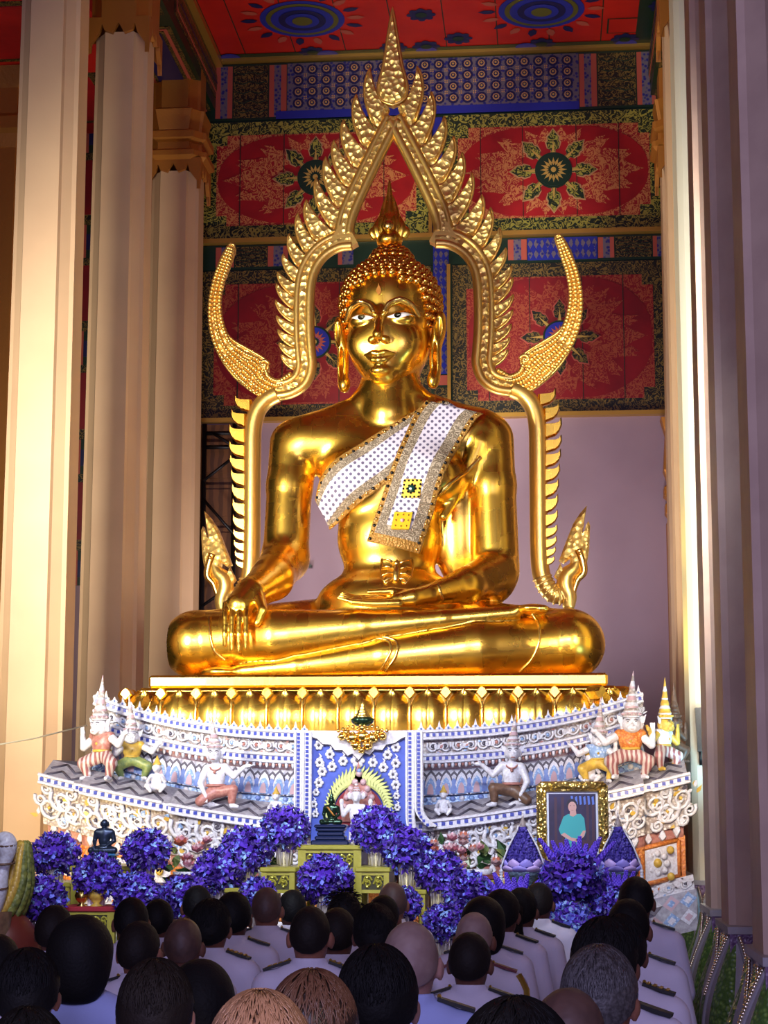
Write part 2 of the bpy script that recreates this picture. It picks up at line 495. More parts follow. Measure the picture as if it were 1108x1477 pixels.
M['lotus_green'] = mat('green_mosaic_glaze', (126, 160, 76), 0.3, bump=0.8, scale=42, tex='voronoi', col2=(76, 110, 48), bdist=0.01, contrast=(0.15, 0.5))
M['lotus_blue'] = mat('pale_blue_glaze', (150, 196, 226), 0.3)
M['lotus_grey'] = mat('grey_glaze', (150, 146, 150), 0.4, bump=0.4, scale=20)
M['lotus_purple'] = mat('purple_mosaic_glaze', (92, 64, 100), 0.35, bump=0.5, scale=50, tex='voronoi', col2=(120, 92, 128))
M['mirror_bit'] = mat('mirror_glass_bits', (0.9, 0.8, 0.6, 1), 0.12, 1.0)
M['cord'] = mat('pale_cord', (190, 180, 150), 0.7)
M['cone_leaf'] = mat('folded_leaf', (126, 130, 60), 0.5, bump=0.6, scale=30, col2=(96, 104, 50), tex='voronoi')
M['candle'] = mat('white_candle', (230, 226, 226), 0.5)
M['brass'] = mat('brass', (0.8, 0.55, 0.15, 1), 0.25, 1.0)

def lace_material():
    """white net cloth with a lattice of small grey dots, by its own UV map"""
    m = mat('dotted_white_lace', (232, 228, 236), 0.7)
    N = m.node_tree.nodes; L = m.node_tree.links; b = N['Principled BSDF']
    uv = N.new('ShaderNodeUVMap')
    v = N.new('ShaderNodeTexVoronoi'); v.inputs['Scale'].default_value = 1.0; v.inputs['Randomness'].default_value = 0.0; v.voronoi_dimensions = '2D'
    mp = N.new('ShaderNodeMapping'); mp.inputs['Scale'].default_value = (21, 21, 1); mp.inputs['Rotation'].default_value = (0, 0, PI / 4)
    L.new(uv.outputs[0], mp.inputs[0]); L.new(mp.outputs[0], v.inputs['Vector'])
    r = N.new('ShaderNodeValToRGB')
    r.color_ramp.elements[0].position = 0.24; r.color_ramp.elements[0].color = srgb(96, 88, 116)
    r.color_ramp.elements[1].position = 0.32; r.color_ramp.elements[1].color = srgb(206, 200, 214)
    L.new(v.outputs['Distance'], r.inputs[0]); L.new(r.outputs[0], b.inputs['Base Color'])
    return m
M['lace'] = lace_material()
M['lace_border'] = mat('cream_lace_border', (176, 160, 138), 0.6, bump=0.8, scale=20, col2=(128, 112, 92), tex='scroll', contrast=(0.3, 0.6))
M['lace_edge'] = mat('gold_lace_edge', (166, 122, 56), 0.45, 0.3, bump=0.8, scale=60, tex='voronoi', bdist=0.01)
# ------------------------------------------------------------------ the hall
YW = 21.0                      # back wall
XC = -1.38                     # axis of the shrine
def PZ(px, py, z):
    d = FWD * F + RIGHT * (px - 554) + UP * (738.5 - py)
    return CAM + d * ((z - CAMZ) / d.z)
ZCEIL = Zp(78, YW, 620)
xL, xR = Xp(291, YW, 400), Xp(962, YW, 400)

def struct(mb, name, mats, smooth=False, parent=None):
    o = mb.build(name, mats, parent, smooth=smooth)
    if parent is None: o['kind'] = 'structure'
    return o

mb = MB().box2((-9, -2, -0.2), (6, 23, 0.0)); struct(mb, 'floor', M['floor'])
ZSPLIT = Zp(603, YW, 660)
mb = MB().box2((-9, YW, 0), (6, YW + 0.3, ZSPLIT)); mb.box2((-9, YW, ZSPLIT), (6, YW + 0.3, ZCEIL + 1.5), 1)
wall_back = struct(mb, 'wall_back', [M['mauve_wall'], M['dk_green']])
mb = MB().box2((-9.2, 6, 0), (-8.9, YW, ZCEIL + 1.5)); struct(mb, 'wall_left', M['dark_wall'])
mb = MB().box2((5.7, 6, 0), (6.0, YW, ZCEIL + 1.5)); struct(mb, 'wall_right', M['mauve_wall'])

# ---- painted decoration helpers: thin inlays laid on a vertical plane
def flame(cx, cz, ang, ln, wd, wav=0.0):
    """teardrop pointing along ang; base at cx,cz"""
    pts = []
    n = 9
    prof = [0.0, 0.42, 0.8, 1.0, 0.92, 0.7, 0.48, 0.28, 0.12, 0.0]
    for i in range(n + 1):
        t = i / n
        pts.append((t * ln, prof[i] * wd / 2 * (1 if i % 2 else 0.9)))
    for i in range(n - 1, 0, -1):
        t = i / n
        pts.append((t * ln, -prof[i] * wd / 2 * (1 if i % 2 else 0.9)))
    c, s = math.cos(ang), math.sin(ang)
    return [(cx + x * c - y * s, cz + x * s + y * c) for x, y in pts]
def disc(cx, cz, rx, rz=None, n=24):
    rz = rx if rz is None else rz
    return [(cx + rx * math.cos(2 * PI * i / n), cz + rz * math.sin(2 * PI * i / n)) for i in range(n)]
def rect(x0, x1, z0, z1): return [(x0, z0), (x1, z0), (x1, z1), (x0, z1)]
LV = 0.006
_lay = [0]
def lay(mb, poly, k, mi, Y=None):
    _lay[0] += 1
    k = k + (_lay[0] % 97) * .0085
    Y = (YW if Y is None else Y)
    mb.prism(poly, Y - 0.02 - LV * k, Y - 0.005, mi)

def painted_panel(name, x0, x1, z0, z1, dim, seed):
    r = random.Random(seed)
    W, H = x1 - x0, z1 - z0; cx, cz = (x0 + x1) / 2, (z0 + z1) / 2
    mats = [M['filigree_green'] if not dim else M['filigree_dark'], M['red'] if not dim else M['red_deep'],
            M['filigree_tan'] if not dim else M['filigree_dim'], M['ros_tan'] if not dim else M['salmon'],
            M['dk_green'], M['ros_gold'], M['blue'] if dim else M['dk_green'], M['filigree_dark'] if dim else M['filigree_green']]  # dim: darker copies of the colours stand in for weaker light lower down
    mb = MB()
    lay(mb, rect(x0, x1, z0, z1), 0, 0)
    b = 0.17
    # field with stepped corners
    n = 0.13
    X0, X1, Z0, Z1 = x0 + b, x1 - b, z0 + b, z1 - b
    fld = [(X0 + n, Z0), (X1 - n, Z0), (X1 - n, Z0 + n), (X1, Z0 + n), (X1, Z1 - n), (X1 - n, Z1 - n), (X1 - n, Z1), (X0 + n, Z1), (X0 + n, Z1 - n), (X0, Z1 - n), (X0, Z0 + n), (X0 + n, Z0 + n)]
    lay(mb, fld, 1, 2)
    ew, eh = (X1 - X0) / 2 * 0.985, (Z1 - Z0) / 2 * 1.02
    el = [(cx + ew * math.copysign(abs(math.cos(a)) ** 0.85, math.cos(a)), cz + eh * math.copysign(abs(math.sin(a)) ** 0.85, math.sin(a))) for a in [2 * PI * i / 44 for i in range(44)]]
    el = [(min(max(x, X0 + 0.02), X1 - 0.02), min(max(z, Z0 + 0.02), Z1 - 0.02)) for x, z in el]
    lay(mb, el, 2, 1)
    R = 0.2 if not dim else 0.18
    # radiating flames
    nf = 24
    for i in range(nf):
        a = 2 * PI * i / nf
        lim = 1 / math.sqrt((math.cos(a) / (ew * 0.95)) ** 2 + (math.sin(a) / (eh * 0.93)) ** 2)
        if i % 3 == 0:
            continue
        ln = min(lim - R * 2.1, 0.95)
        if ln > 0.12:
            s = R * 1.9
            lay(mb, flame(cx + s * math.cos(a), cz + s * math.sin(a), a, ln, 0.16 + 0.17 * min(1, ln)), 3, 2)
    for i in range(8):
        a = 2 * PI * i / 8
        lim = 1 / math.sqrt((math.cos(a) / (ew * 0.95)) ** 2 + (math.sin(a) / (eh * 0.95)) ** 2)
        ln = lim - R * 2.7
        if ln > 0.2: lay(mb, flame(cx + R * 2.7 * math.cos(a), cz + R * 2.7 * math.sin(a), a, ln, 0.34 if i % 4 == 0 else 0.25), 3, 2)
    for i in range(16):
        a = 2 * PI * (i + .5) / 16
        lim = 1 / math.sqrt((math.cos(a) / (ew * 0.93)) ** 2 + (math.sin(a) / (eh * 0.90)) ** 2)
        q = lim * 0.86
        lay(mb, flame(cx + q * math.cos(a) - 0.07 * math.cos(a), cz + q * math.sin(a) - 0.05 * math.sin(a), a, 0.17, 0.1), 3, 2)
    # rosette with eight lobed arms
    for i in range(8):
        a = 2 * PI * i / 8
        s = R * 0.7
        for q, k, mi in ((1.0, 4, 3), (0.82, 5, 4), (0.74, 6, 7)):
            arm = [(0, .10), (.30, .08), (.34, .20), (.52, .26), (.60, .2), (.70, .22), (.80, .12), (.95, 0), (.80, -.12), (.70, -.22), (.60, -.2), (.52, -.26), (.34, -.20), (.30, -.08), (0, -.10)]
            pts = []
            for u, v in arm:
                u2 = s + u * R * 2.1 * (1 if q == 1.0 else 0.95); v2 = v * R * 1.9 * q
                pts.append((cx + u2 * math.cos(a) - v2 * math.sin(a), cz + u2 * math.sin(a) + v2 * math.cos(a)))
            lay(mb, pts, k, mi)
        lay(mb, flame(cx + s * math.cos(a), cz + s * math.sin(a), a, R * 1.3, 0.035), 7, 5)
    lay(mb, disc(cx, cz, R * 1.12), 7, 4)
    lay(mb, disc(cx, cz, R), 8, 6)
    for i in range(16):
        a = 2 * PI * i / 16
        lay(mb, flame(cx + R * .3 * math.cos(a), cz + R * .3 * math.sin(a), a, R * .5, 0.035), 9, 5 if not dim else 3)
    lay(mb, disc(cx, cz, R * .3, n=12), 9, 4)
    lay(mb, disc(cx, cz, R * .16, n=12), 10, 5)
    # plank joints
    for t in (0.12, 0.34, 0.62, 0.84):
        x = X0 + (X1 - X0) * t
        lay(mb, rect(x - .004, x + .004, Z0, Z1), 3.4, 4)
    return mb.build(name, mats, wall_back, smooth=False)

zz = lambda y: Zp(y, YW, 640)
xm0, xm1 = Xp(621, YW, 300), Xp(641, YW, 300)
painted_panel('painted_panel', xL, xm0, zz(338), zz(168), False, 1)
painted_panel('painted_panel', xm1, xR, zz(338), zz(168), False, 2)
xm0b, xm1b = Xp(622, YW, 480), Xp(653, YW, 480)
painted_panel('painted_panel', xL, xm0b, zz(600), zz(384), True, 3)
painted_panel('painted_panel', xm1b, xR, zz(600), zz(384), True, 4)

def lozenges(mb, x0, x1, z0, z1, k, mi, cols):
    w = (x1 - x0) / cols
    rows = max(2, round((z1 - z0) / (w * 1.6)))
    h = (z1 - z0) / rows
    for i in range(cols):
        for j in range(rows):
            cx, cz = x0 + (i + .5) * w, z0 + (j + .5) * h
            lay(mb, [(cx - w * .42, cz), (cx, cz - h * .46), (cx + w * .42, cz), (cx, cz + h * .46)], k, mi)

def frieze(name, ya, yb, big):
    z0, z1 = zz(yb), zz(ya)
    X = lambda px: Xp(px, YW, (ya + yb) / 2)
    mats = [M['dk_green'], M['blue_dark'], M['salmon'], M['filigree_dark'], M['blue'], M['blue_fil'], M['ros_gold'], M['ros_tan']]
    mb = MB()
    lay(mb, rect(xL, xR, z0, z1), 0, 0)
    if big:
        secs = [(312, 319, 2), (319, 329, 5), (329, 336, 2), (389, 396, 2), (396, 406, 5), (406, 414, 2), (836, 843, 2), (843, 853, 5), (853, 861, 2), (919, 926, 2), (926, 940, 5), (940, 946, 2)]
        fields = [(338, 387), (863, 917)]
        blue = (415, 835)
    else:
        secs = [(312, 320, 2), (320, 332, 5), (332, 338, 2), (387, 395, 2), (395, 409, 5), (409, 416, 2), (488, 494, 2), (494, 510, 5), (733, 741, 2), (741, 752, 5), (752, 760, 2), (863, 870, 2), (870, 880, 5), (880, 886, 2), (942, 948, 2), (948, 956, 5)]
        fields = [(340, 386), (888, 940)]
        blue = (761, 862)
    for a, b, mi in secs: lay(mb, rect(X(a), X(b), z0 + .03, z1 - .02), 1, mi)
    for a, b in fields:
        lay(mb, rect(X(a), X(b), z0 + .03, z1 - .02), 1, 3)
        n = 5
        w = (X(b) - X(a)); h = (z1 - z0)
        for i in range(n):
            cz = z0 + .06 + (h - .1) * (i + .5) / n
            for s in (0, 1):
                cx = X(a) + w * (0.27 + 0.46 * s)
                lay(mb, [(cx - w * .24, cz), (cx, cz - h * .05), (cx + w * .24, cz), (cx, cz + h * .05)], 2, 0)
                lay(mb, [(cx - w * .18, cz), (cx, cz - h * .032), (cx + w * .18, cz), (cx, cz + h * .032)], 3, 3)
    lay(mb, rect(X(blue[0]), X(blue[1]), z0 + .02, z1 - .01), 1, 4 if not big else 5)
    x0, x1 = X(blue[0]), X(blue[1])
    if big:
        lay(mb, rect(xL + .9, x1, z0 - 0.0, z0 + .10), 1.5, 4)
        nc, nr = 20, 4
        w = (x1 - x0 - .1) / nc; h = (z1 - z0 - .14) / nr
        for i in range(nc):
            for j in range(nr):
                cx, cz = x0 + .05 + (i + .5) * w, z0 + .12 + (j + .5) * h
                lay(mb, disc(cx, cz, w * .40, n=10), 2, 1)
                lay(mb, disc(cx, cz, w * .25, n=8), 3, 7)
                lay(mb, disc(cx, cz, w * .16, n=8), 4, 1)
                lay(mb, disc(cx, cz, w * .08, n=6), 5, 6)
                if i < nc - 1 and j < nr - 1:
                    ux, uz = cx + w / 2, cz + h / 2
                    for q in range(4):
                        a = PI / 4 + q * PI / 2
                        lay(mb, disc(ux + w * .10 * math.cos(a), uz + w * .10 * math.sin(a), w * .055, n=5), 2, 7)
    else:
        lozenges(mb, x0, x1, z0 + .03, z1 - .02, 2, 5, 12)
    return mb.build(name, mats, wall_back, smooth=False)
frieze('painted_frieze', 84, 165, True)
frieze('painted_frieze', 347, 382, False)
# vertical lattice strips between the panels
mb = MB()
lay(mb, rect(xm0, xm1, zz(338), zz(168)), 0, 0); lay(mb, rect(xm0b, xm1b, zz(600), zz(384)), 0, 0)
lay(mb, rect(xm0 + .03, xm1 - .02, zz(336), zz(170)), 1, 1); lay(mb, rect(xm0b + .03, xm1b - .04, zz(540), zz(350)), 1, 1)
lozenges(mb, xm0b + .03, xm1b - .04, zz(540), zz(350), 2, 2, 3)
lay(mb, rect(xm0b + .03, xm1b - .04, zz(556), zz(542)), 1, 3)
lay(mb, rect(xm0b + .03, xm1b - .04, zz(598), zz(560)), 1, 4)
mb.build('painted_strip', [M['dk_green'], M['blue'], M['blue_fil'], M['salmon'], M['filigree_dark']], wall_back, smooth=False)
# gilded battens
for nm, y, hh in (('trim_1', 79.5, .05), ('trim_2', 342.5, .055), ('trim_3', 602.5, .05)):
    z = zz(y)
    mb = MB().box2((xL - .1, YW - .12, z - hh / 2), (xR + .1, YW, z + hh / 2)); struct(mb, nm, M['trim_gold'])
for nm, px, ya, yb in (('trim_4', 648, 384, 600), ('trim_5', 622, 168, 342)):
    x = Xp(px, YW, 480)
    mb = MB().box2((x - .02, YW - .09, zz(yb)), (x + .02, YW, zz(ya))); struct(mb, nm, M['trim_gold'])

# ---- ceiling
cl, cr = PZ(286, 84, ZCEIL).x, PZ(950, 70, ZCEIL).x
mb = MB().box2((-9, 8, ZCEIL), (6, YW + .3, ZCEIL + .3))
ceiling = struct(mb, 'ceiling', M['red_orange'])
mb = MB()
def clay(poly, k, mi):
    vs = [(x, y, ZCEIL - .004 - .005 * k) for x, y in poly]; n = len(vs)
    mb.add(vs, [tuple(range(n))], mi)
def cring(cx, cy, r, k, mi, n=28): clay([(cx + r * math.cos(2 * PI * i / n), cy + r * math.sin(2 * PI * i / n)) for i in range(n)], k, mi)
cents = [PZ(436, 27, ZCEIL), PZ(781, 10, ZCEIL)]
sp = cents[1].x - cents[0].x
for i in range(-1, 3):
    for j in range(-3, 1):
        c = Vector((cents[0].x + i * sp, cents[0].y + j * 2.2, 0))
        if not (cl < c.x < cr): continue
        for r, k, mi in ((.50, 1, 0), (.43, 2, 1), (.37, 3, 0), (.28, 4, 2), (.20, 5, 0), (.12, 6, 1)): cring(c.x, c.y, r, k, mi)
        for q in range(18):
            a = 2 * PI * q / 18
            clay([(c.x + x * math.cos(a) - y * math.sin(a), c.y + x * math.sin(a) + y * math.cos(a)) for x, y in ((.53, 0), (.58, .045), (.66, .05), (.74, 0), (.66, -.05), (.58, -.045))], 1, 2 if q % 2 else 3)
        for dx, dy in ((sp / 2, .0), (sp / 2 - .4, .9), (sp / 2 + .4, .7), (-sp / 2, .9), (0, .95)):
            for r, k, mi in ((.14, 1, 2), (.07, 2, 4)): cring(c.x + dx, c.y + dy, r, k, mi, 14)
            for q in range(8):
                a = 2 * PI * q / 8
                cring(c.x + dx + .13 * math.cos(a), c.y + dy + .13 * math.sin(a), .045, 1.5, 2, 7)
for x0 in (cl, cr - .3): clay([(x0, 8), (x0 + .3, 8), (x0 + .3, YW), (x0, YW)], .5, 4)
clay([(cl, YW - .22), (cr, YW - .22), (cr, YW), (cl, YW)], .6, 4)
for i in range(5):
    x = cl + .4 + (cr - cl - .8) * i / 4
    cring(x, YW - .12, .13, 1.6, 0, 14)
for x in np.arange(cl + .6, cr, .62): clay([(x, 8), (x + .012, 8), (x + .012, YW), (x, YW)], 0, 4)
h0, h1 = PZ(875, 48, ZCEIL), PZ(940, 24, ZCEIL)
clay([(h0.x, h0.y), (h1.x, h0.y), (h1.x, h1.y), (h0.x, h1.y)], .2, 4)
clay([(h0.x + .02, h0.y - .02), (h1.x - .02, h0.y - .02), (h1.x - .02, h1.y + .02), (h0.x + .02, h1.y + .02)], .4, 5)
mb.build('painted_medallions', [M['blue'], M['olive'], M['blue_dark'], M['salmon'], M['dk_green'], M['red_orange']], ceiling, smooth=False)
ceiling.children[0]['kind'] = 'stuff'

# ---- columns
ZCAP = Zp(262, 20.3, 258)
def section(a, n=.13, s=.035):
    q = [(a - n, -a), (a - n + .015, -a + s), (a - s, -a + n - .015), (a, -a + n)]
    pts = []
    for k in range(4):
        for x, y in q:
            for _ in range(k): x, y = -y, x
            pts.append((x, y))
    return pts
def extrude_section(mb, cx, cy, stations, mi=0, notch=.13):
    """stations: list of (half width, z)"""
    rows = []
    for a, z in stations:
        rows.append([(cx + x, cy + y, z) for x, y in section(a, min(notch, a * .45), min(.035, notch * .27))])
    n = len(rows[0]); vs = [p for r in rows for p in r]; fs = []
    for i in range(len(rows) - 1):
        for k in range(n):
            k2 = (k + 1) % n
            fs.append((i * n + k, i * n + k2, (i + 1) * n + k2, (i + 1) * n + k))
    fs.append(tuple(reversed(range(n)))); fs.append(tuple(range((len(rows) - 1) * n, len(rows) * n)))
    mb.add(vs, fs, mi)

def lotus_base(parent, cx, cy, a, zb, cold=True):
    """tall lotus petals round the foot of a column, over a stepped plinth"""
    mb = MB()
    mb.box2((cx - a - .03, cy - a - .03, zb - .035), (cx + a + .03, cy + a + .03, zb), 0)
    mb.box2((cx - a - .02, cy - a - .02, zb - .22), (cx + a + .02, cy + a + .02, zb - .035), 2)
    mb.box2((cx - a + .02, cy - a + .02, 0.3), (cx + a - .02, cy + a - .02, zb - .22), 2)
    extrude_section(mb, cx, cy, [(a + .26, 0), (a + .26, .18), (a + .2, .22), (a + .2, .34), (a + .12, .4), (a + .12, zb - .82)], 1)
    mb.build('plinth', [M['lotus_grey'], M['lotus_purple'], M['lotus_purple']], parent, smooth=False)
    side = M['lotus_blue'] if cold else M['lotus_grey']
    for face in (0, 1, 3, -.5, .5):
        for k in ((-.5, .5) if face in (0, 1, 3) else (0,)):
            pm = MB()
            dg = face in (-.5, .5)
            w = a * 1.02 if not dg else a * .95
            H = .70
            rows = []
            nu, nv = 13, 14
            beads = []
            for j in range(nv + 1):
                v = j / nv
                wid = w / 2 * (.10 + .98 * math.sin(PI / 2 * min(1, v * 1.45)) ** .9) * (1 if v < .86 else max(.2, math.sqrt(max(0, 1 - ((v - .86) / .14) ** 2))))
                bul = .035 + .13 * math.sin(PI * min(1, v * .75)) ** 1.4 - (0 if v < .86 else (v - .86) * .5)
                row = []
                for i in range(nu):
                    u = -1 + 2 * i / (nu - 1)
                    row.append((k * w * 1.02 + u * wid, -a * (1.30 if dg else 1) - bul * (1 - .5 * u * u) - .005, zb - .04 - v * H))
                rows.append(row)
            def tr(p):
                x, y, z = p
                c_, s_ = math.cos(face * PI / 2), math.sin(face * PI / 2)
                return (cx + x * c_ - y * s_, cy + x * s_ + y * c_, z)
            for i in range(nu - 1):
                e = min(i, nu - 2 - i)
                mi = 0 if e == 0 else (1 if e == 1 else (0 if e == 2 else 2))
                pm.grid([[tr(r[i]) for r in rows], [tr(r[i + 1]) for r in rows]], mi)
            for e in (0, nu - 1): pm.tube([tr((r[e][0], r[e][1] - .004, r[e][2])) for r in rows], .012, 6, 0)
            for q in range(22):
                t_ = .02 + .40 * q / 21
                r0 = rows[int(t_ * nv)]; r1 = rows[min(nv, int(t_ * nv) + 1)]; f = t_ * nv - int(t_ * nv)
                for e in (0, nu - 1):
                    pp = tuple(r0[e][c] + (r1[e][c] - r0[e][c]) * f for c in range(3))
                    pm.sphere(tr((pp[0] + (.016 if e else -.016), pp[1] - .012, pp[2])), .011, 6, 4, 3)
            pm.build('lotus_petal', [M['lotus_grey'], side, M['lotus_green'], M['mirror_bit']], parent, smooth=True)

def column(label, cx, cy, a, zb, shaft_mat, cap=None, lotus=False, cold=True, group=None, collar=.12, notch=.13):
    t = empty('column', (cx, cy, 0), label, 'column', group or 'columns of the hall', kind='thing')
    mb = MB()
    top = ZCEIL - .12 if cap is None else cap
    z0 = zb if lotus else 0.0
    extrude_section(mb, cx, cy, [(a * 1.03, z0), (a * 1.03, z0 + .0), (a * .93, top)], 0, notch)
    mb.build('shaft', shaft_mat, t, smooth=False)
    if lotus: lotus_base(t, cx, cy, a, zb, cold)
    if cap is not None:
        at = a * .95
        mb = MB()
        k0 = collar - .12
        mb2 = mb
        extrude_section(mb2, cx, cy, [(at + .035, cap + .105), (at + .04, cap + .12 + k0)], 0)
        cap0 = cap; cap = cap + k0
        extrude_section(mb, cx, cy, [(at + .05, cap + .12), (at + .1, cap + .16), (at + .1, cap + .22), (at + .03, cap + .26), (at + .03, cap + .34), (at + .09, cap + .38), (at + .09, cap + .46), (at + .02, cap + .5), (at + .06, cap + .74), (at + .0, cap + .78), (at + .0, ZCEIL - .02)], 0)
        mb.build('capital', M['gold_dull'], t, smooth=False)
        cap = cap0
        mb = MB()
        for face in range(4):
            pr = [(-1, .14), (-1, -.24), (-.9, -.14), (-.62, -.02), (-.55, .07), (-.46, .0), (-.2, -.03), (0, .08), (.2, -.03), (.46, .0), (.55, .07), (.62, -.02), (.9, -.14), (1, -.24), (1, .14)]
            pts = [(u * (at + .035), cap + z) for u, z in pr]
            b2 = MB().prism(pts, -at - .045, -at - .0)
            vs = []
            for x, y, z in b2.v:
                for _ in range(face): x, y = -y, x
                vs.append((cx + x, cy + y, z))
            mb.add(vs, b2.f)
        mb.build('collar_leaf', M['gold_dull'], t, smooth=False)
    return t
XL = -4.13
column('tall cream column nearest the left edge, lit yellow at its foot', Xp(60, 14.6, 700), 14.6, .275, 0, M['cream'])
column('cream column with gold leaf collar, middle one of the left three', Xp(166, 17.1, 700), 17.1, .285, 0, M['cream'], cap=Zp(62, 17.1, 170), collar=.62)
column('cream column with stacked gold capital, beside the dark wooden shutter', Xp(249, 20.2, 700), 20.2, .30, 0, M['cream'], cap=ZCAP)
xr = Xp(996, 14.3, 1000)
column('column with one yellow lit edge and pale blue front, above a green lotus foot', xr + .275, 14.6, .275, 1.47, M['pale_plaster'], lotus=True, cold=True, notch=.045)
column('cream column seen as a thin strip behind the yellow lit one', Xp(967, 17.0, 500) + .285, 17.2, .285, 0, M['cream'], cap=Zp(62, 17.1, 170), collar=.62)
column('far right column showing only the edge of its gold capital', Xp(957, 20.0, 400) + .30, 20.3, .30, 0, M['cream'], cap=ZCAP)
for lab, Y, zb in (('shaded grey column with lotus foot, farthest of the right three', 10.6, 1.47), ('shaded grey column with lotus foot, middle of the right three', 9.24, 1.47), ('shaded grey column nearest the right edge of the hall front', 7.5, 1.47)):
    x0 = {10.6: Xp(1018, 11.2, 1300), 9.24: Xp(1041, 9.84, 1320), 7.5: Xp(1086, 8.1, 1370)}[Y]
    column(lab, x0 + .31, Y + .31, .31, zb, M['grey_col'], lotus=True, cold=False)
# pilaster bracket low on the far right
xp = Xp(957, 20.7, 650)
mb = MB()
z1, z2, z3 = Zp(602, 20.7, 955), Zp(690, 20.7, 955), Zp(752, 20.7, 955)
mb.box2((xp + .03, 20.75, 0), (xp + .4, YW - .005, z3))
extrude_section(mb, xp + .2, 20.79, [(.10, z3 - .05), (.19, z3 + .1), (.19, z3 + .2), (.14, z3 + .24), (.20, z3 + .3), (.2, z3 + .4), (.15, z3 + .45), (.2, z2 + .1), (.17, z1 - .2), (.22, z1)], 0)
struct(mb, 'trim_9', M['gold_dull'])

# ---- architraves along the column rows, painted dark blue and green
for nm, x in (('trim_6', Xp(249, 20.2, 400)), ('trim_7', Xp(957, 20.0, 400) + .3)):
    mb = MB()
    mb.box2((x - .33, 9, ZCAP + 1.15), (x + .33, YW, ZCEIL), 0)
    for sgn in (-1, 1):
        for k in range(4):
            y0 = 9.2 + k * 3.1
            for q, (mg, mi) in enumerate(((.0, 1), (.07, 2), (.1, 1), (.2, 3))):
                xx = x + sgn * (.335 + .006 * q)
                mb.box2((xx - .004, y0 + mg, ZCAP + 1.3 + mg), (xx + .004, y0 + 2.8 - mg, ZCEIL - .1 - mg), mi)
    for k in range(4):
        y0 = 9.2 + k * 3.1
        for q, (mg, mi) in enumerate(((.0, 1), (.05, 2), (.09, 1), (.13, 3))):
            mb.box2((x - .28 + mg, y0 + mg, ZCAP + 1.15 - .008 * (q + 1)), (x + .28 - mg, y0 + 2.8 - mg, ZCAP + 1.15), mi)
    mb.box2((x + .3, 9, ZCEIL - .09), (x + .42, YW, ZCEIL), 4)
    struct(mb, nm, [M['dk_green'], M['filigree_dark'], M['salmon'], M['blue_dark'], M['trim_gold']])
# outer aisle on the left: lower painted ceiling and a gilded bracket column
zl = Zp(0, 14, 30)
mb = MB().box2((-8.9, 15, ZCAP + .9), (Xp(249, 20.2, 400) - .35, YW, ZCAP + 1.15), 0)
for k in range(3):
    mb.box2((-8.4, 15.3 + 1.9 * k, ZCAP + .89), (-5.0, 16.8 + 1.9 * k, ZCAP + .9), 1); mb.box2((-8.3, 15.4 + 1.9 * k, ZCAP + .88), (-5.1, 16.7 + 1.9 * k, ZCAP + .9), 2)
struct(mb, 'trim_8', [M['red_orange'], M['filigree_dark'], M['red']])
mb = MB()
for k in range(5):
    z0 = 4.6 + k * 1.35
    lay(mb, rect(-8.8, xL - .3, z0, z0 + .42), 0, 0); lay(mb, rect(-8.8, xL - .3, z0 + .1, z0 + .3), 1, 1)
    for i in range(6): lay(mb, rect(-8.6 + i * .7, -8.35 + i * .7, z0, z0 + .42), 2, 2)
    lay(mb, rect(-8.8, xL - .3, z0 + .42, z0 + 1.35), 0, 3); lay(mb, rect(-8.6, xL - .5, z0 + .55, z0 + 1.25), 1, 4)
mb.build('painted_strip', [M['dk_green'], M['blue_dark'], M['salmon'], M['filigree_dark'], M['red_deep']], wall_back, smooth=False)
t = empty('column', (Xp(4, 19.0, 300), 19.2, 0), 'gilded column with scrolled capital glimpsed at the upper left edge', 'column', kind='thing')
cx = t.location.x
mb = MB(); extrude_section(mb, cx, 19.2, [(.26, 0), (.25, Zp(215, 19, 10))], 0); mb.build('shaft', M['gold_dull'], t, smooth=False)
mb = MB(); zc = Zp(215, 19, 10)
extrude_section(mb, cx, 19.2, [(.26, zc), (.3, zc + .15), (.34, zc + .2), (.34, zc + .34), (.27, zc + .4), (.27, zc + .7), (.4, zc + .95), (.32, zc + 1.2), (.32, ZCAP + .9)], 0)
for s in (-1, 1): mb.tube(catmull([(cx + s * .3, 18.85, zc + .3), (cx + s * .42, 18.8, zc + .55), (cx + s * .34, 18.8, zc + .8), (cx + s * .48, 18.8, zc + 1.1)], 5), [.06 * (1 - i / 20) for i in range(16)], 8)
mb.build('capital', M['gold_dull'], t, smooth=False)

# ---- brown shuttered door and scaffold at the back left
dx0, dx1 = Xp(291, 20.9, 700), Xp(338, 20.9, 700)
mb = MB()
zt = Zp(612, 20.9, 300)
mb.box2((dx0 - .3, YW - .06, 1.5), (dx1 + .12, YW, zt), 0)
for k in range(9):
    z = 1.7 + k * .52
    mb.box2((dx0 - .2, YW - .1, z), (dx1 + .02, YW - .05, z + .44), 1); mb.box2((dx0 - .14, YW - .12, z + .06), (dx1 - .04, YW - .09, z + .38), 0)
struct(mb, 'door_1', [M['wood_brown'], M['wood_brown']])
t = empty('scaffold_frame', (Xp(316, 20.5, 700), 20.5, 0), 'black steel tube scaffold in front of the brown wooden door', 'scaffold')
zz2 = lambda y: Zp(y, 20.5, 310)
XX = lambda px: Xp(px, 20.5, 750)
for px in (293, 337):
    MB().tube([(XX(px), 20.5, 0), (XX(px), 20.5, zz2(612))], .03).build('upright', M['steel_black'], t)
for y in (625, 645): MB().tube([(XX(293), 20.5, zz2(y)), (XX(337), 20.5, zz2(y))], .025).build('rail', M['steel_black'], t)
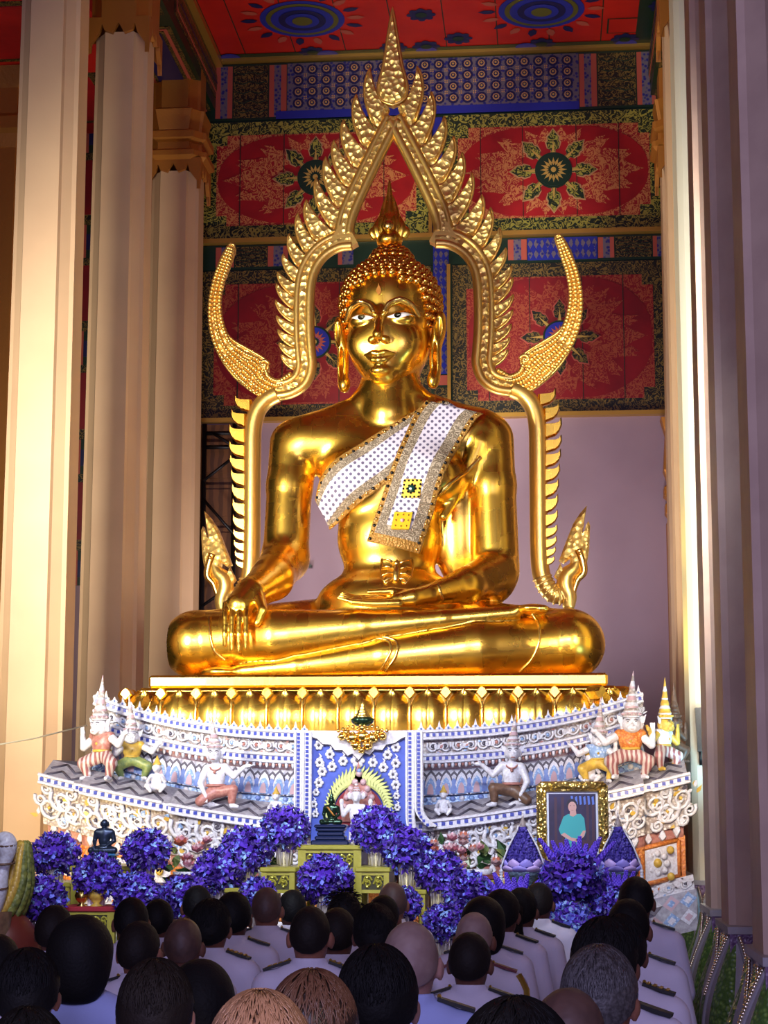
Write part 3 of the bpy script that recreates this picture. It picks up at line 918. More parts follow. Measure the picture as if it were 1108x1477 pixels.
for a, b in (((293, 694), (337, 660)), ((293, 720), (337, 770)), ((293, 875), (337, 845)), ((305, 625), (337, 645))):
    MB().tube([(XX(a[0]), 20.47, zz2(a[1])), (XX(b[0]), 20.47, zz2(b[1]))], .018).build('brace', M['steel_black'], t)
# small wall bracket seen between arm and waist
p = P(443, 818, YW)
tag(MB().box((p.x, YW - .05, p.z), (.13, .1, .035)).build('wall_bracket', M['black'], loc=(p.x, YW, p.z), smooth=False), 'small black bracket on the mauve wall between arm and waist', 'bracket')
p0, p1 = P(1008, 1024, 14.28), P(1012, 1100, 14.28)
t = empty('control_box', (p0.x, 14.3, p1.z), 'narrow dark control strip fixed to the pale blue column front', 'switch')
MB().box(((p0.x + p1.x) / 2, 14.285, (p0.z + p1.z) / 2 + .05), (.055, .06, .34), ry=-.04).build('housing', M['black'], t, smooth=False)
MB().tube([(p1.x - .01, 14.28, p1.z + .1), (p1.x - .005, 14.28, p1.z - .02)], .012).build('cable', M['steel_black'], t)
# ------------------------------------------------------------------ the great gilded seated Buddha
ZT = Zp(977, 15.0, 552)                       # top of the throne slab
statue = empty('buddha_statue', (XC, 15.9, ZT), 'colossal gilded seated Buddha statue with white lace sash in the centre', 'statue')
def rp(px, Y): return px * Y / F

def statue_sdf(p):
    # pelvis, belly, chest
    d = ell(p, Q(562, 874, 15.95), (.66, .46, .36))
    d = smin(d, ell(p, Q(562, 775, 16.0), (.47, .36, .48)), .16)
    d = smin(d, ell(p, Q(566, 690, 16.05), (.66, .40, .46)), .16)
    d = smin(d, ell(p, Q(508, 694, 15.82), (.27, .24, .25)), .12)
    d = smin(d, ell(p, Q(628, 690, 15.82), (.27, .24, .25)), .12)
    d = smin(d, cap(p, Q(445, 642, 16.08), Q(692, 632, 16.08), .255), .12)
    d = smin(d, chain(p, [Q(562, 556, 16.1), Q(520, 596, 16.1), Q(450, 630, 16.1)], [.21, .17, .2]), .1)
    d = smin(d, chain(p, [Q(562, 556, 16.1), Q(606, 590, 16.1), Q(684, 622, 16.1)], [.21, .17, .2]), .1)
    # robe hanging between trunk and arm on the viewer's right
    d = smin(d, ell(p, Q(664, 752, 16.1), (.26, .20, .62)), .05)
    d = smin(d, chain(p, [Q(694, 640, 15.9), Q(672, 690, 15.86), Q(640, 745, 15.75)], [.10, .06, .04], .02), .05)
    # neck with its three folds
    nk = cap(p, Q(562, 500, 16.15), Q(563, 600, 16.06), .245, .27)
    d = smin(d, nk, .05)
    # lap and thighs
    lap = ell(p, Q(552, 930, 16.0), (1.35, .85, .30))
    lap = smin(lap, chain(p, [Q(470, 915, 16.2), Q(284, 930, 15.25)], [.33, .285]), .08)
    lap = smin(lap, chain(p, [Q(640, 915, 16.2), Q(820, 929, 15.25)], [.33, .29]), .08)
    lap = smin(lap, ell(p, Q(284, 930, 15.22), (.29, .33, .285)), .05)
    lap = smin(lap, ell(p, Q(822, 929, 15.22), (.29, .33, .285)), .05)
    d = smin(d, lap, .07)
    # lower shin: knee on the right down to the foot at left
    lo = chain(p, [Q(822, 931, 15.2), Q(690, 936, 15.02), Q(560, 948, 14.95), Q(430, 962, 14.92), Q(345, 969, 14.92)], [.28, .25, .185, .10, .06], .03)
    lo = smin(lo, ell(p, Q(318, 970, 14.92), (.16, .12, .05)), .04)
    d = smin(d, lo, .02)
    # upper shin: knee on the left across to the ankle at right
    up = chain(p, [Q(284, 929, 15.2), Q(400, 920, 15.0), Q(520, 906, 14.93), Q(640, 894, 14.93), Q(742, 884, 14.95)], [.278, .235, .155, .085, .06], .03)
    up = smin(up, ell(p, Q(768, 879, 14.98), (.14, .16, .045)), .04)
    for k in range(5):
        up = smin(up, ell(p, Q(783 - k * .5, 877.5 + k * .6, 14.84 + k * .07), (.055, .03, .03)), .015)
    d = smin(d, up, .018)
    # arm on the viewer's left, hand reaching down over the shin
    d = smin(d, chain(p, [Q(424, 640, 16.08), Q(418, 700, 16.0), Q(412, 806, 15.9)], [.22, .205, .205], .05), .06)
    fa = chain(p, [Q(411, 806, 15.88), Q(392, 835, 15.5), Q(362, 858, 15.02)], [.205, .185, .135], .05)
    d = smin(d, fa, .07)
    hd = chain(p, [Q(360, 856, 15.02), Q(345, 874, 14.86)], [.13, .115], .03)
    for i, x in enumerate((327, 336, 345, 354)):
        hd = smin(hd, cap(p, Q(352 + (i - 1.5) * 5, 860, 14.98), Q(x, 880, 14.82), .04, .033), .02)
    d = smin(d, hd, .03)
    for i, (x, tip) in enumerate(((325, 931), (335, 937), (345, 939), (355, 935))):
        fg = chain(p, [Q(x + .8, 872, 14.82), Q(x, 890, 14.735), Q(x - .6, 915, 14.69), Q(x - .3, tip, 14.70)], [.030, .0255, .0245, .019], .002)
        d = smin(d, fg, .001)
    d = smin(d, chain(p, [Q(372, 860, 14.95), Q(379, 880, 14.80), Q(371, 899, 14.76)], [.06, .042, .03], .01), .012)
    # arm on the viewer's right, hand resting palm up in the lap
    d = smin(d, chain(p, [Q(706, 634, 16.08), Q(711, 700, 16.0), Q(716, 815, 15.92)], [.22, .205, .205], .05), .06)
    d = smin(d, ell(p, Q(712, 838, 15.88), (.19, .2, .2)), .06)
    fr = chain(p, [Q(716, 826, 15.85), Q(672, 845, 15.42), Q(622, 857, 15.1)], [.20, .155, .09], .05)
    d = smin(d, fr, .04)
    h2 = chain(p, [Q(622, 857, 15.1), Q(596, 862, 14.98), Q(572, 866, 14.95)], [.085, .075, .06], .02)
    for i, (yy, Y) in enumerate(((871, 14.86), (868.5, 14.93), (866, 15.0), (864, 15.07))):
        h2 = smin(h2, chain(p, [Q(576, yy - 1, Y), Q(540, yy, Y), Q(510, yy - 2, Y), Q(487 + i * 2, yy - 9, Y)], [.036, .032, .028, .014], .004), .005)
    h2 = smin(h2, chain(p, [Q(592, 858, 15.05), Q(566, 853, 14.98), Q(532, 854, 14.95)], [.05, .036, .02], .01), .012)
    d = smin(d, h2, .012)
    d = np.maximum(d, ZT - p[:, 2])
    return d
V, Fq = sdf_mesh(statue_sdf, Q(225, 1000, 14.4) + np.array((-.05, 0, 0)), Q(890, 500, 17.2) + np.array((.1, 0, .1)), 0.0125)
body = mesh_arr('body', V, Fq, M['gold'], statue)
bvh = BVHTree.FromPolygons([Vector(v) for v in V.tolist()], Fq.tolist())
def front(px, py, off=.0, Y=15.2):
    """point on the front of the statue's body, straight in from the front"""
    p = P(px, py, Y)
    h = bvh.ray_cast(Vector((p.x, 13.5, p.z)), Vector((0, 1, 0)))
    if h[0] is None: return None
    return h[0] + Vector((0, -off, 0))
def hem(pts, r=.014, n=10):
    pts = catmull(pts, n)
    out = []
    for x, y in pts:
        q = front(x, y, .004)
        if q is not None and (not out or abs(q.y - out[-1].y) < .07): out.append(q)
    if len(out) > 2: MB().tube(out, r, 6).build('robe_hem', M['gold_pale'], statue)
hem([(768, 890), (777, 905), (778, 930), (768, 955), (750, 972)])
hem([(494, 884), (497, 900), (505, 916), (514, 928)]); hem([(500, 882), (505, 898), (515, 914), (526, 926)])
hem([(560, 924), (578, 932), (577, 952), (562, 973)]); hem([(548, 926), (566, 930), (570, 945), (556, 972)])
hem([(310, 893), (313, 918), (319, 942), (333, 956)])
hem([(634, 846), (637, 858), (640, 868)], .016)
hem([(690, 640), (668, 664), (640, 690), (622, 708)], .02)

# ---- sash of white lace: a band across the chest and a hanging panel
def edge(pts, n): 
    c = catmull([(a, b, 0) for a, b in pts], 12)
    L = [0]
    for i in range(1, len(c)): L.append(L[-1] + math.dist(c[i], c[i - 1]))
    out = []
    for k in range(n + 1):
        t = L[-1] * k / n
        j = max(i for i in range(len(L)) if L[i] <= t + 1e-9); j = min(j, len(c) - 2)
        f = (t - L[j]) / max(L[j + 1] - L[j], 1e-9)
        out.append(tuple(a + (b - a) * f for a, b in zip(c[j], c[j + 1]))[:2])
    return out
def drape(name, eA, eB, cols, mats, n=46, off=.022, Yref=15.6, endcap=0, studs=()):
    """cloth between two edges; cols: list of (fraction end, material)"""
    A, B = edge(eA, n), edge(eB, n)
    us = []; mi = []
    prev = 0
    for fr, m in cols:
        k = max(2, round((fr - prev) * 26))
        for j in range(k): us.append(prev + (fr - prev) * j / k); mi.append(m)
        prev = fr
    us.append(1.0)
    grid = []
    for i in range(n + 1):
        row = []
        for u in us:
            x = A[i][0] + (B[i][0] - A[i][0]) * u; y = A[i][1] + (B[i][1] - A[i][1]) * u
            q = P(x, y, Yref)
            h = bvh.ray_cast(Vector((q.x, 13.5, q.z)), Vector((0, 1, 0)))
            row.append([q.x, h[0].y if h[0] is not None else None, q.z])
        grid.append(row)
    # fill holes and smooth the depth so that the cloth bridges hollows
    G = np.array([[c[1] if c[1] is not None else np.nan for c in r] for r in grid], dtype=float)
    mean = np.nanmean(G)
    for r in range(G.shape[0]):
        for c in range(G.shape[1]):
            if np.isnan(G[r, c]):
                nb = G[max(0, r - 2):r + 3, max(0, c - 3):c + 4]
                G[r, c] = np.nanmean(nb) if not np.all(np.isnan(nb)) else mean
    S = G.copy()
    for _ in range(14):
        Z = np.pad(S, 1, mode='edge')
        S = np.minimum(G, (Z[:-2, 1:-1] + Z[2:, 1:-1] + Z[1:-1, :-2] + Z[1:-1, 2:]) / 4)
    Z = np.pad(S, 1, mode='edge'); S = (Z[:-2, 1:-1] + Z[2:, 1:-1] + Z[1:-1, :-2] + Z[1:-1, 2:]) / 4
    mb = MB()
    pts = [[(grid[r][c][0], S[r, c] - off, grid[r][c][2]) for c in range(len(us))] for r in range(n + 1)]
    nc = len(us)
    vs = [p for r in pts for p in r]; fs = []; ms = []; uvs = []
    for r in range(n):
        for c in range(nc - 1):
            m = mi[c]
            if endcap and r >= n - endcap and m == 2: m = 1
            if endcap and r >= n - max(1, endcap // 2): m = 0
            fs.append((r * nc + c, r * nc + c + 1, (r + 1) * nc + c + 1, (r + 1) * nc + c)); ms.append(m)
    me_o = MB(); me_o.v = vs; me_o.f = fs; me_o.m = ms; me_o.n = len(vs)
    o = me_o.build(name, mats, statue)
    uvl = o.data.uv_layers.new(name='UVMap')
    for poly in o.data.polygons:
        for li in poly.loop_indices:
            v = o.data.loops[li].vertex_index
            p = vs[v]
            uvl.data[li].uv = (p[0], p[2])
    md = o.modifiers.new('thick', 'SOLIDIFY'); md.thickness = .014; md.offset = -1
    # studs along the edges
    mb = MB()
    k = 0
    for u in studs:
        c = min(range(nc), key=lambda q: abs(us[q] - u))
        for r in range(1, n, 2):
            x, y, z = pts[r][c]
            mb.sphere((x, y - .020, z), (.015, .010, .015), 8, 5, k % 2); k += 1
    if mb.n:
        s = mb.build('studs', [M['black'], M['gold_pale']], o)
        s['kind'] = 'stuff'
    return o, pts, us
SM = [M['lace_edge'], M['lace_border'], M['lace']]
sash1, p1s, _ = drape('chest_band', [(640, 566), (607, 577), (560, 608), (520, 636), (482, 664), (460, 690), (452, 716)],
      [(672, 590), (630, 618), (600, 650), (574, 682), (544, 706), (505, 733), (471, 758)],
      [(.10, 0), (.27, 1), (.74, 2), (.90, 1), (1.0, 0)], SM, studs=(.06, .95), off=.02)
sash2, p2s, us2 = drape('hanging_panel', [(612, 568), (596, 590), (577, 640), (556, 700), (541, 745), (529, 781)],
      [(696, 590), (686, 598), (664, 634), (640, 690), (619, 752), (604, 797)],
      [(.09, 0), (.26, 1), (.70, 2), (.90, 1), (1.0, 0)], SM, studs=(.05, .95), off=.045, endcap=6)
def on_panel(v, u):
    r = min(len(p2s) - 1, max(0, round(v * (len(p2s) - 1)))); c = min(range(len(us2)), key=lambda q: abs(us2[q] - u))
    return Vector(p2s[r][c])
# two yellow jewelled squares
for lab, v, w_, dots in (('yellow square with black dots and green gem', .60, .175, True), ('plain yellow square with small pink centre', .83, .165, False)):
    c = on_panel(v, .49)
    n = (on_panel(v, .8) - on_panel(v, .2)).cross(on_panel(v + .06, .49) - on_panel(v - .06, .49)).normalized()
    if n.y > 0: n = -n
    ax = (on_panel(v, .8) - on_panel(v, .2)).normalized(); az = ax.cross(n) * -1
    if az.z < 0: az = -az
    ax = Matrix.Rotation(.22, 3, n) @ ax; az = Matrix.Rotation(.0, 3, n) @ az
    mb = MB()
    def T(a, b, h): return c + ax * a + az * b + n * h
    h = w_ / 2
    ring = [T(sx * h, sz * h, .012) for sx, sz in ((-1, -1), (1, -1), (1, 1), (-1, 1))]; top = [T(sx * h * .94, sz * h * .94, .03) for sx, sz in ((-1, -1), (1, -1), (1, 1), (-1, 1))]
    mb.add(ring + top, [(4, 5, 6, 7)] + [(i, (i + 1) % 4, 4 + (i + 1) % 4, 4 + i) for i in range(4)], 0)
    if dots:
        for i in range(5):
            for j in range(5):
                if abs(i - 2) < 1.5 and abs(j - 2) < 1.5: continue
                mb.sphere(T((i - 2) * h * .42, (j - 2) * h * .42, .03), .011, 6, 4, 1)
        for i in range(8):
            a = 2 * PI * i / 8; mb.sphere(T(h * .42 * math.cos(a), h * .42 * math.sin(a), .03), .013, 6, 4, 1)
        mb.sphere(T(0, 0, .03), .035, 12, 8, 2)
    else:
        for a, b in ((-.6, -.6), (.6, -.6), (.6, .6), (-.6, .6), (0, .65), (0, -.65), (.65, 0), (-.65, 0)): mb.sphere(T(a * h, b * h, .03), .010, 6, 4, 3)
        mb.sphere(T(0, 0, .03), .018, 8, 6, 4)
    o = mb.build('jewelled_square', [mat('yellow_enamel', (226, 182, 40), .35), M['black'], mat('green_gem', (16, 60, 56), .1), M['brass'], M['pink']], sash2, smooth=False)
    o['label'] = lab
# filigree ornament on the belly
mb = MB()
c = front(566, 815, .02)
if c is None: c = Vector(Q(566, 815, 15.5))
def fr2(x, y, o=.012):
    q = front(x, y, o)
    return q if q is not None else Vector(Q(x, y, c.y))
for s in (-1, 1):
    for (x0, y0, x1, y1) in ((4, -12, 20, -18), (5, -4, 22, -6), (5, 4, 21, 8), (4, 12, 18, 18)):
        mb.tube([fr2(566 + s * x0, 815 + y0), fr2(566 + s * (x0 + x1) / 2, 815 + (y0 + y1) / 2 - 3), fr2(566 + s * x1, 815 + y1)], [.014, .011, .006], 6)
    mb.tube([fr2(566 + s * q, 815 + w2) for q, w2 in ((22, -20), (24, -6), (22, 10), (14, 20), (6, 14))], .009, 6)
mb.tube([fr2(566, 797), fr2(566, 808), fr2(566, 832)], [.008, .035, .03], 8); mb.sphere(fr2(566, 803, .02), .03, 10, 6)
mb.build('belly_ornament', M['gold_pale'], statue)

# ---- head
HY = 16.12
HC = Q(562, 470, HY); S = HY / F
TURN = rotz3(-math.radians(7))          # face turned a little to the viewer's left
TI = TURN                                # q = p @ R uses R columns as local axes
def hl(x, y, z):
    return HC + (TURN @ np.array((x, y, z))) * S
FO = -15                                 # the features sit low on the face
def head_sdf(p):
    q = ((p - HC.astype(np.float32)) @ TURN.astype(np.float32)) / S
    q = q.astype(np.float32)
    d = ell(q, (0, 10, 34), (69, 76, 66))
    d = smin(d, ell(q, (0, -2, -25), (61, 66, 69)), 18)
    d = smin(d, ell(q, (0, -30, -67), (36, 32, 33)), 16)
    d = smin(d, ell(q, (0, -50, -88), (19, 14, 14)), 8)
    g = q - np.array((0, 0, FO), dtype=np.float32)
    for s in (-1, 1):
        d = smin(d, ell(g, (s * 30, -44, -22), (24, 20, 28)), 12)
        d = smax(d, -ell(g, (s * 27, -76, 16), (23, 13, 10)), 9)
        d = smin(d, ell(g, (s * 28, -50.5, 9), (21, 15.5, 11)), 3)
        br = chain(g, [(s * 7, -72, 14), (s * 14, -70, 27), (s * 30, -66, 34), (s * 46, -55, 27), (s * 54, -46, 13)], [3.2, 3.6, 3.8, 3.2, 2], 0)
        d = smin(d, br, 2.5)
        d = smin(d, ell(g, (s * 9.5, -74, -25), (7.5, 8, 6.5)), 3)
        d = smax(d, -ell(g, (s * 6.5, -80, -31), (3, 4, 2.5)), 2)
        d = smin(d, chain(g, [(0, -76, -46), (s * 9, -76, -44.5), (s * 23, -67, -45)], [4.6, 4.6, 1.6], 0), 2)
        d = smin(d, chain(g, [(0, -74, -55), (s * 9, -73, -54), (s * 19, -68, -48)], [6.0, 5.2, 2], 0), 2)
        d = smax(d, -chain(g, [(0, -83, -50.2), (s * 10, -82, -49.4), (s * 22, -73, -46.4)], [1.5, 1.4, 1.0], 0), 1.2)
        # ears with long lobes
        e = ell(q, (s * 74, 2, -12), (10, 18, 31), rot3('Y', s * .16))
        e = smin(e, ell(q, (s * 70, -4, -58), (9, 11, 36)), 8)
        e = smin(e, ell(q, (s * 67, -8, -88), (9, 10, 13)), 6)
        e = smax(e, -ell(q, (s * 77, -15, -10), (5, 8, 20)), 3)
        e = smax(e, -ell(q, (s * 71, -13, -58), (2.6, 16, 26)), 3)
        d = smin(d, e, 3)
    nose = chain(g, [(0, -63, 24), (0, -75, 0), (0, -84, -19)], [5.5, 5.5, 7.5], 4)
    d = smin(d, nose, 3.5)
    d = smin(d, ell(g, (0, -69, -69), (15, 9, 8)), 6)
    # neck folds
    d = smin(d, cap(q, (0, 12, -30), (1, 12, -100), 40, 42), 8)
    for z in (-84, -93, -102):
        tor = np.hypot(np.hypot(q[:, 0], q[:, 1] - 12) - 41.5, q[:, 2] - z + (q[:, 1] - 12) * .1) - 3
        d = smin(d, tor, 3)
    return d * S
hV, hF = sdf_mesh(head_sdf, HC - np.array((.62, .75, .68)), HC + np.array((.62, .75, .68)), 0.0082)
head = mesh_arr('head', hV, hF, M['gold'], statue)
hb = BVHTree.FromPolygons([Vector(v) for v in hV.tolist()], hF.tolist())
def hsurf(x, z, off=0.0):
    """point on the face at local (x, z) px"""
    z = z + FO
    o = Vector(hl(x, -140, z)); dr = Vector(TURN @ np.array((0, 1, 0)))
    h = hb.ray_cast(o, dr)
    return (h[0] if h[0] is not None else Vector(hl(x, -60, z))) - dr * off
for s in (-1, 1):
    # almond eye: white, iris
    mb = MB()
    up_ = [(s * (10 + 38 * t), 12.5 + 4.0 * math.sin(PI * t) ** .8 - 1.5 * (1 - t) + 3.5 * t) for t in [i / 12 for i in range(13)]]
    lo_ = [(s * (10 + 38 * t), 12.5 - 5.5 * math.sin(PI * t) ** .9 - 1.5 * (1 - t) + 3.5 * t) for t in [i / 12 for i in range(13)]]
    mb.grid([[hsurf(*u, .007) for u in up_], [hsurf((u[0] + l[0]) / 2, (u[1] + l[1]) / 2, .014) for u, l in zip(up_, lo_)], [hsurf(*l, .007) for l in lo_]])
    e = mb.build('eye', M['eye_white'], head)
    mb = MB()
    cx = s * 27 - 1
    ir = [(cx + 5.2 * math.cos(2 * PI * i / 16), 13 + min(4.0, 5.2 * math.sin(2 * PI * i / 16))) for i in range(16)]
    mb.add([hsurf(x, z, .019) for x, z in ir], [tuple(range(16))])
    mb.build('iris', M['black'], e)
    mb = MB()
    br = catmull([(s * 7, 16), (s * 14, 28.5), (s * 30, 35.5), (s * 46, 29), (s * 55, 13)], 6)
    mb.tube([hsurf(x, z, .002) for x, z in br], [.027 * (1 - .6 * abs(i / len(br) - .5)) for i in range(len(br))], 8)
    mb.build('brow', M['gold_pale'], head)
mb = MB(); mb.prism([(0, 0)] * 0 or [(x, z) for x, z in flame(0, 0, PI / 2, .11, .05)], -.008, .008)
mb.v = [tuple(hsurf(-2, 44, .008) + Vector((x, y, z))) for x, y, z in mb.v]
mb.build('forehead_mark', M['gold_dull'], head, smooth=False)

# ---- hair: cap covered with snail curls, ushnisha, flame finial
mb = MB()
capr = (70.5, 77.5, 67.5)
def hairline(x):           # lowest local z of hair in front, by |x|
    a = abs(x)
    return 56 - .0035 * a * a if a < 50 else 56 - 8.75 - (a - 50) * 3.2
rows = 14
for r in range(rows):
    el_ = -0.72 + (PI / 2 + .72) * r / (rows - 1) * 0.985
    cr_ = math.cos(el_)
    nk = max(5, int(2 * PI * 72 * cr_ / 12.6))
    for k in range(nk):
        a = 2 * PI * (k + .5 * (r % 2)) / nk
        x, y, z = capr[0] * cr_ * math.cos(a), 10 + capr[1] * cr_ * math.sin(a), 34 + capr[2] * math.sin(el_)
        if y < 22 and z < hairline(x) and not (abs(x) > 55 and z > -34 and y > -30): continue
        if y < -20 and z < hairline(x) + 1: continue
        if z > 92: continue
        nrm = np.array((x / capr[0] ** 2, (y - 10) / capr[1] ** 2, (z - 34) / capr[2] ** 2)); nrm /= np.linalg.norm(nrm)
        c = hl(x, y, z); nw = TURN @ nrm
        mb.sphere(c, 7.3 * S, 8, 6)
        mb.sphere(c + nw * 5.0 * S, 4.4 * S, 7, 5)
ush = (0, 14, 104)
for r in range(6):
    el_ = -.25 + 1.55 * r / 5
    cr_ = math.cos(el_)
    nk = max(1, int(2 * PI * 31 * cr_ / 11.5))
    for k in range(nk):
        a = 2 * PI * (k + .5 * (r % 2)) / nk
        c = hl(ush[0] + 31 * cr_ * math.cos(a), ush[1] + 31 * cr_ * math.sin(a), ush[2] - 6 + 27 * math.sin(el_))
        mb.sphere(c, 6.6 * S, 8, 6)
mb.sphere(hl(*ush), (29 * S, 29 * S, 26 * S), 20, 12)
o0 = len(mb.v)
# scalp under the curls, upper half only
vs = []; fs = []
nr, ns = 10, 30
for i in range(nr + 1):
    e = .42 + (PI / 2 - .42) * i / nr
    for k in range(ns):
        a = 2 * PI * k / ns
        vs.append(hl(capr[0] * math.cos(e) * math.cos(a), 10 + capr[1] * math.cos(e) * math.sin(a), 34 + capr[2] * math.sin(e)))
for i in range(nr):
    for k in range(ns): fs.append((i * ns + k, i * ns + (k + 1) % ns, (i + 1) * ns + (k + 1) % ns, (i + 1) * ns + k))
mb.add(vs, fs)
hair = mb.build('hair_curls', M['hair_gold'], head)
hair['kind'] = 'stuff'
fb = Q(562, 345, HY + .08)
fl = empty('flame_finial', (0, 0, 0)); fl.parent = head
fl.location = Vector(fb) - world_loc(head)
mb = MB()
mb.lathe([(.115, -.06), (.125, 0), (.095, .04), (.08, .07), (.095, .12), (.08, .2), (.04, .27)], fb, 18)
mb.build('finial_base', M['gold'], fl)
mb = MB()
mb.sphere(fb + np.array((0, -.09, .10)), .055, 12, 8)
mb.build('finial_jewel', M['gold_pale'], fl)
for (dx, ln, lean, th) in ((0, .56, 0, .075), (-.05, .40, -.03, .06), (.05, .40, .03, .06), (-.095, .27, -.03, .05), (.095, .27, .03, .05), (-.13, .17, .0, .04), (.13, .17, .0, .04)):
    pts = [(fb[0] + dx * 1.0, fb[1], fb[2] + .02), (fb[0] + dx * 1.25, fb[1] - .02, fb[2] + .02 + ln * .3), (fb[0] + dx * .8 + lean * .6, fb[1], fb[2] + .02 + ln * .65), (fb[0] + dx * .5 + lean * .2, fb[1], fb[2] + .02 + ln)]
    pts = catmull(pts, 5)
    mb = MB().tube(pts, [th * (1 - (i / (len(pts) - 1)) ** 1.4) * .95 + .004 for i in range(len(pts))], 10, flat=.7)
    mb.build('flame_tongue', M['gold'], fl)
# ------------------------------------------------------------------ flame-edged arch behind the statue
YA = 17.25
AX = Xp(568.5, YA, 480)
def A(px, py):
    p = P(px, py, YA); return (p.x, p.z)
def mir(pts): return [(2 * AX - x, z) for x, z in pts]
arch = empty('halo_arch', (AX, YA, ZT - .3), 'tall golden arch edged with flame leaves rising round the seated statue', 'arch')
def both(fn):
    for s in (0, 1): fn((lambda pts: mir(pts)) if s else (lambda pts: list(pts)), -1 if s else 1)

# finial at the top
fin = [(567, 14), (561, 50), (554, 95), (548, 118), (546, 134), (552, 148), (567.5, 154)]
L_ = [A(*p) for p in fin]
fin_poly = catmull([(x, z, 0) for x, z in L_], 4)
fin_poly = [(p[0], p[1]) for p in fin_poly]
ax_top = A(567, 14)[0]
poly = fin_poly + [(2 * ax_top - x, z) for x, z in reversed(fin_poly[1:-1])]
mb = MB().prism(poly, YA - .05, YA + .06, 0, ridge=.045)
mb.build('arch_finial', M['gold_carved'], arch)
mb = MB(); mb.tube([(x, YA - .05, z) for x, z in poly], .016, 6, closed=True); mb.build('finial_rim', M['gold_arch'], arch)

tips = [(534, 99), (514, 137), (495.5, 174), (482, 203), (470, 227), (456, 257), (442, 289), (430, 308), (417, 338), (408.5, 367), (400.5, 393), (399, 410), (398, 434), (399, 456), (401, 476), (403, 495), (406, 512)]
bots = [(556, 156), (543, 190), (529, 220), (516, 249), (503, 276), (491, 306), (485, 338), (459, 354), (444, 371), (434, 391), (429, 411), (428, 431), (428, 450), (428, 469), (429, 487), (429, 504), (430, 521), (428, 536)]
def leaf_pts(k):
    t = np.array(tips[k], float); b0 = np.array(bots[k], float); b1 = np.array(bots[k + 1], float)
    d1 = b1 - t; pr = np.array((-d1[1], d1[0])) / np.linalg.norm(d1)       # towards outside/lower
    if pr[0] > 0: pr = -pr
    L1 = np.linalg.norm(d1)
    lower = bez(t, t + d1 * .35 + pr * L1 * .26, b1, 10)
    d0 = b0 - t; L0 = np.linalg.norm(d0); pr0 = np.array((-d0[1], d0[0])) / L0
    if pr0[0] > 0: pr0 = -pr0
    upper = bez(b0 + np.array((0, 1.5)), t + d0 * .5 + pr0 * L0 * .13, t, 9)
    pts = lower[:-1] + [tuple(b1 + np.array((6, -4)))] + [tuple(b0 + np.array((6, 2)))] + upper[:-1]
    return pts
def do_leaf(tr, s):
    for k in range(len(tips)):
        pts = tr([A(*p) for p in leaf_pts(k)])
        c = np.mean(pts, axis=0)
        mb = MB().prism(pts, YA - .02, YA + .05, 0, ridge=.04)
        o = mb.build('flame_leaf', M['gold_carved'], arch, smooth=False)
        rim = [(x, YA - .022, z) for x, z in tr([A(*p) for p in leaf_pts(k)[:10]])]
        r2 = [(x, YA - .022, z) for x, z in tr([A(*p) for p in leaf_pts(k)[12:] + leaf_pts(k)[:1]])]
        mb = MB().tube(rim, [.004] + [.011] * 8 + [.009], 6); mb.tube(r2, .009, 6)
        mb.build('leaf_rim', M['gold_arch'], o)
both(do_leaf)
# moulded band: inner plain tube, pearl band, outer rim
spine = [(567.5, 172), (553, 200), (534, 238), (516, 276), (503, 306), (497, 328), (497, 340)]
curve = [(508, 347), (490, 349), (472, 357), (457, 370), (446, 388), (440, 410), (438, 440), (438, 480), (440, 510), (441, 530), (434, 549), (418, 560), (400, 563)]
def do_band(tr, s):
    for path in (spine, curve):
        pp = catmull([(A(*p)[0], A(*p)[1], 0) for p in path], 6)
        P2 = [np.array((x, z)) for x, z in tr([(p[0], p[1]) for p in pp])]
        rows = [[], [], []]
        for i, p in enumerate(P2):
            t = P2[min(i + 1, len(P2) - 1)] - P2[max(i - 1, 0)]; t /= np.linalg.norm(t)
            nrm = np.array((-t[1], t[0])) * s
            w = .055 if path is spine else .062
            rows[0].append((*(p + nrm * w),)); rows[1].append((*p,)); rows[2].append((*(p - nrm * w),))
        mb = MB()
        mb.tube([(x, YA - .03, z) for x, z in rows[0]], .052, 8)
        mb.tube([(x, YA - .03, z) for x, z in rows[2]], .042, 8)
        mb.build('arch_moulding', M['gold_arch'], arch)
        MB().tube([(x, YA - .01, z) for x, z in rows[1]], .065, 8).build('pearl_band', M['gold_carved'], arch)
both(do_band)
# pointed inner lip of the shoulders
def do_lip(tr, s):
    pts = tr([A(*p) for p in [(489, 330), (502, 318), (507, 335), (517, 353), (508, 358), (494, 356), (478, 364), (476, 352)]])
    MB().prism(pts, YA - .07, YA + .06).build('shoulder_lip', M['gold_arch'], arch, smooth=False)
both(do_lip)

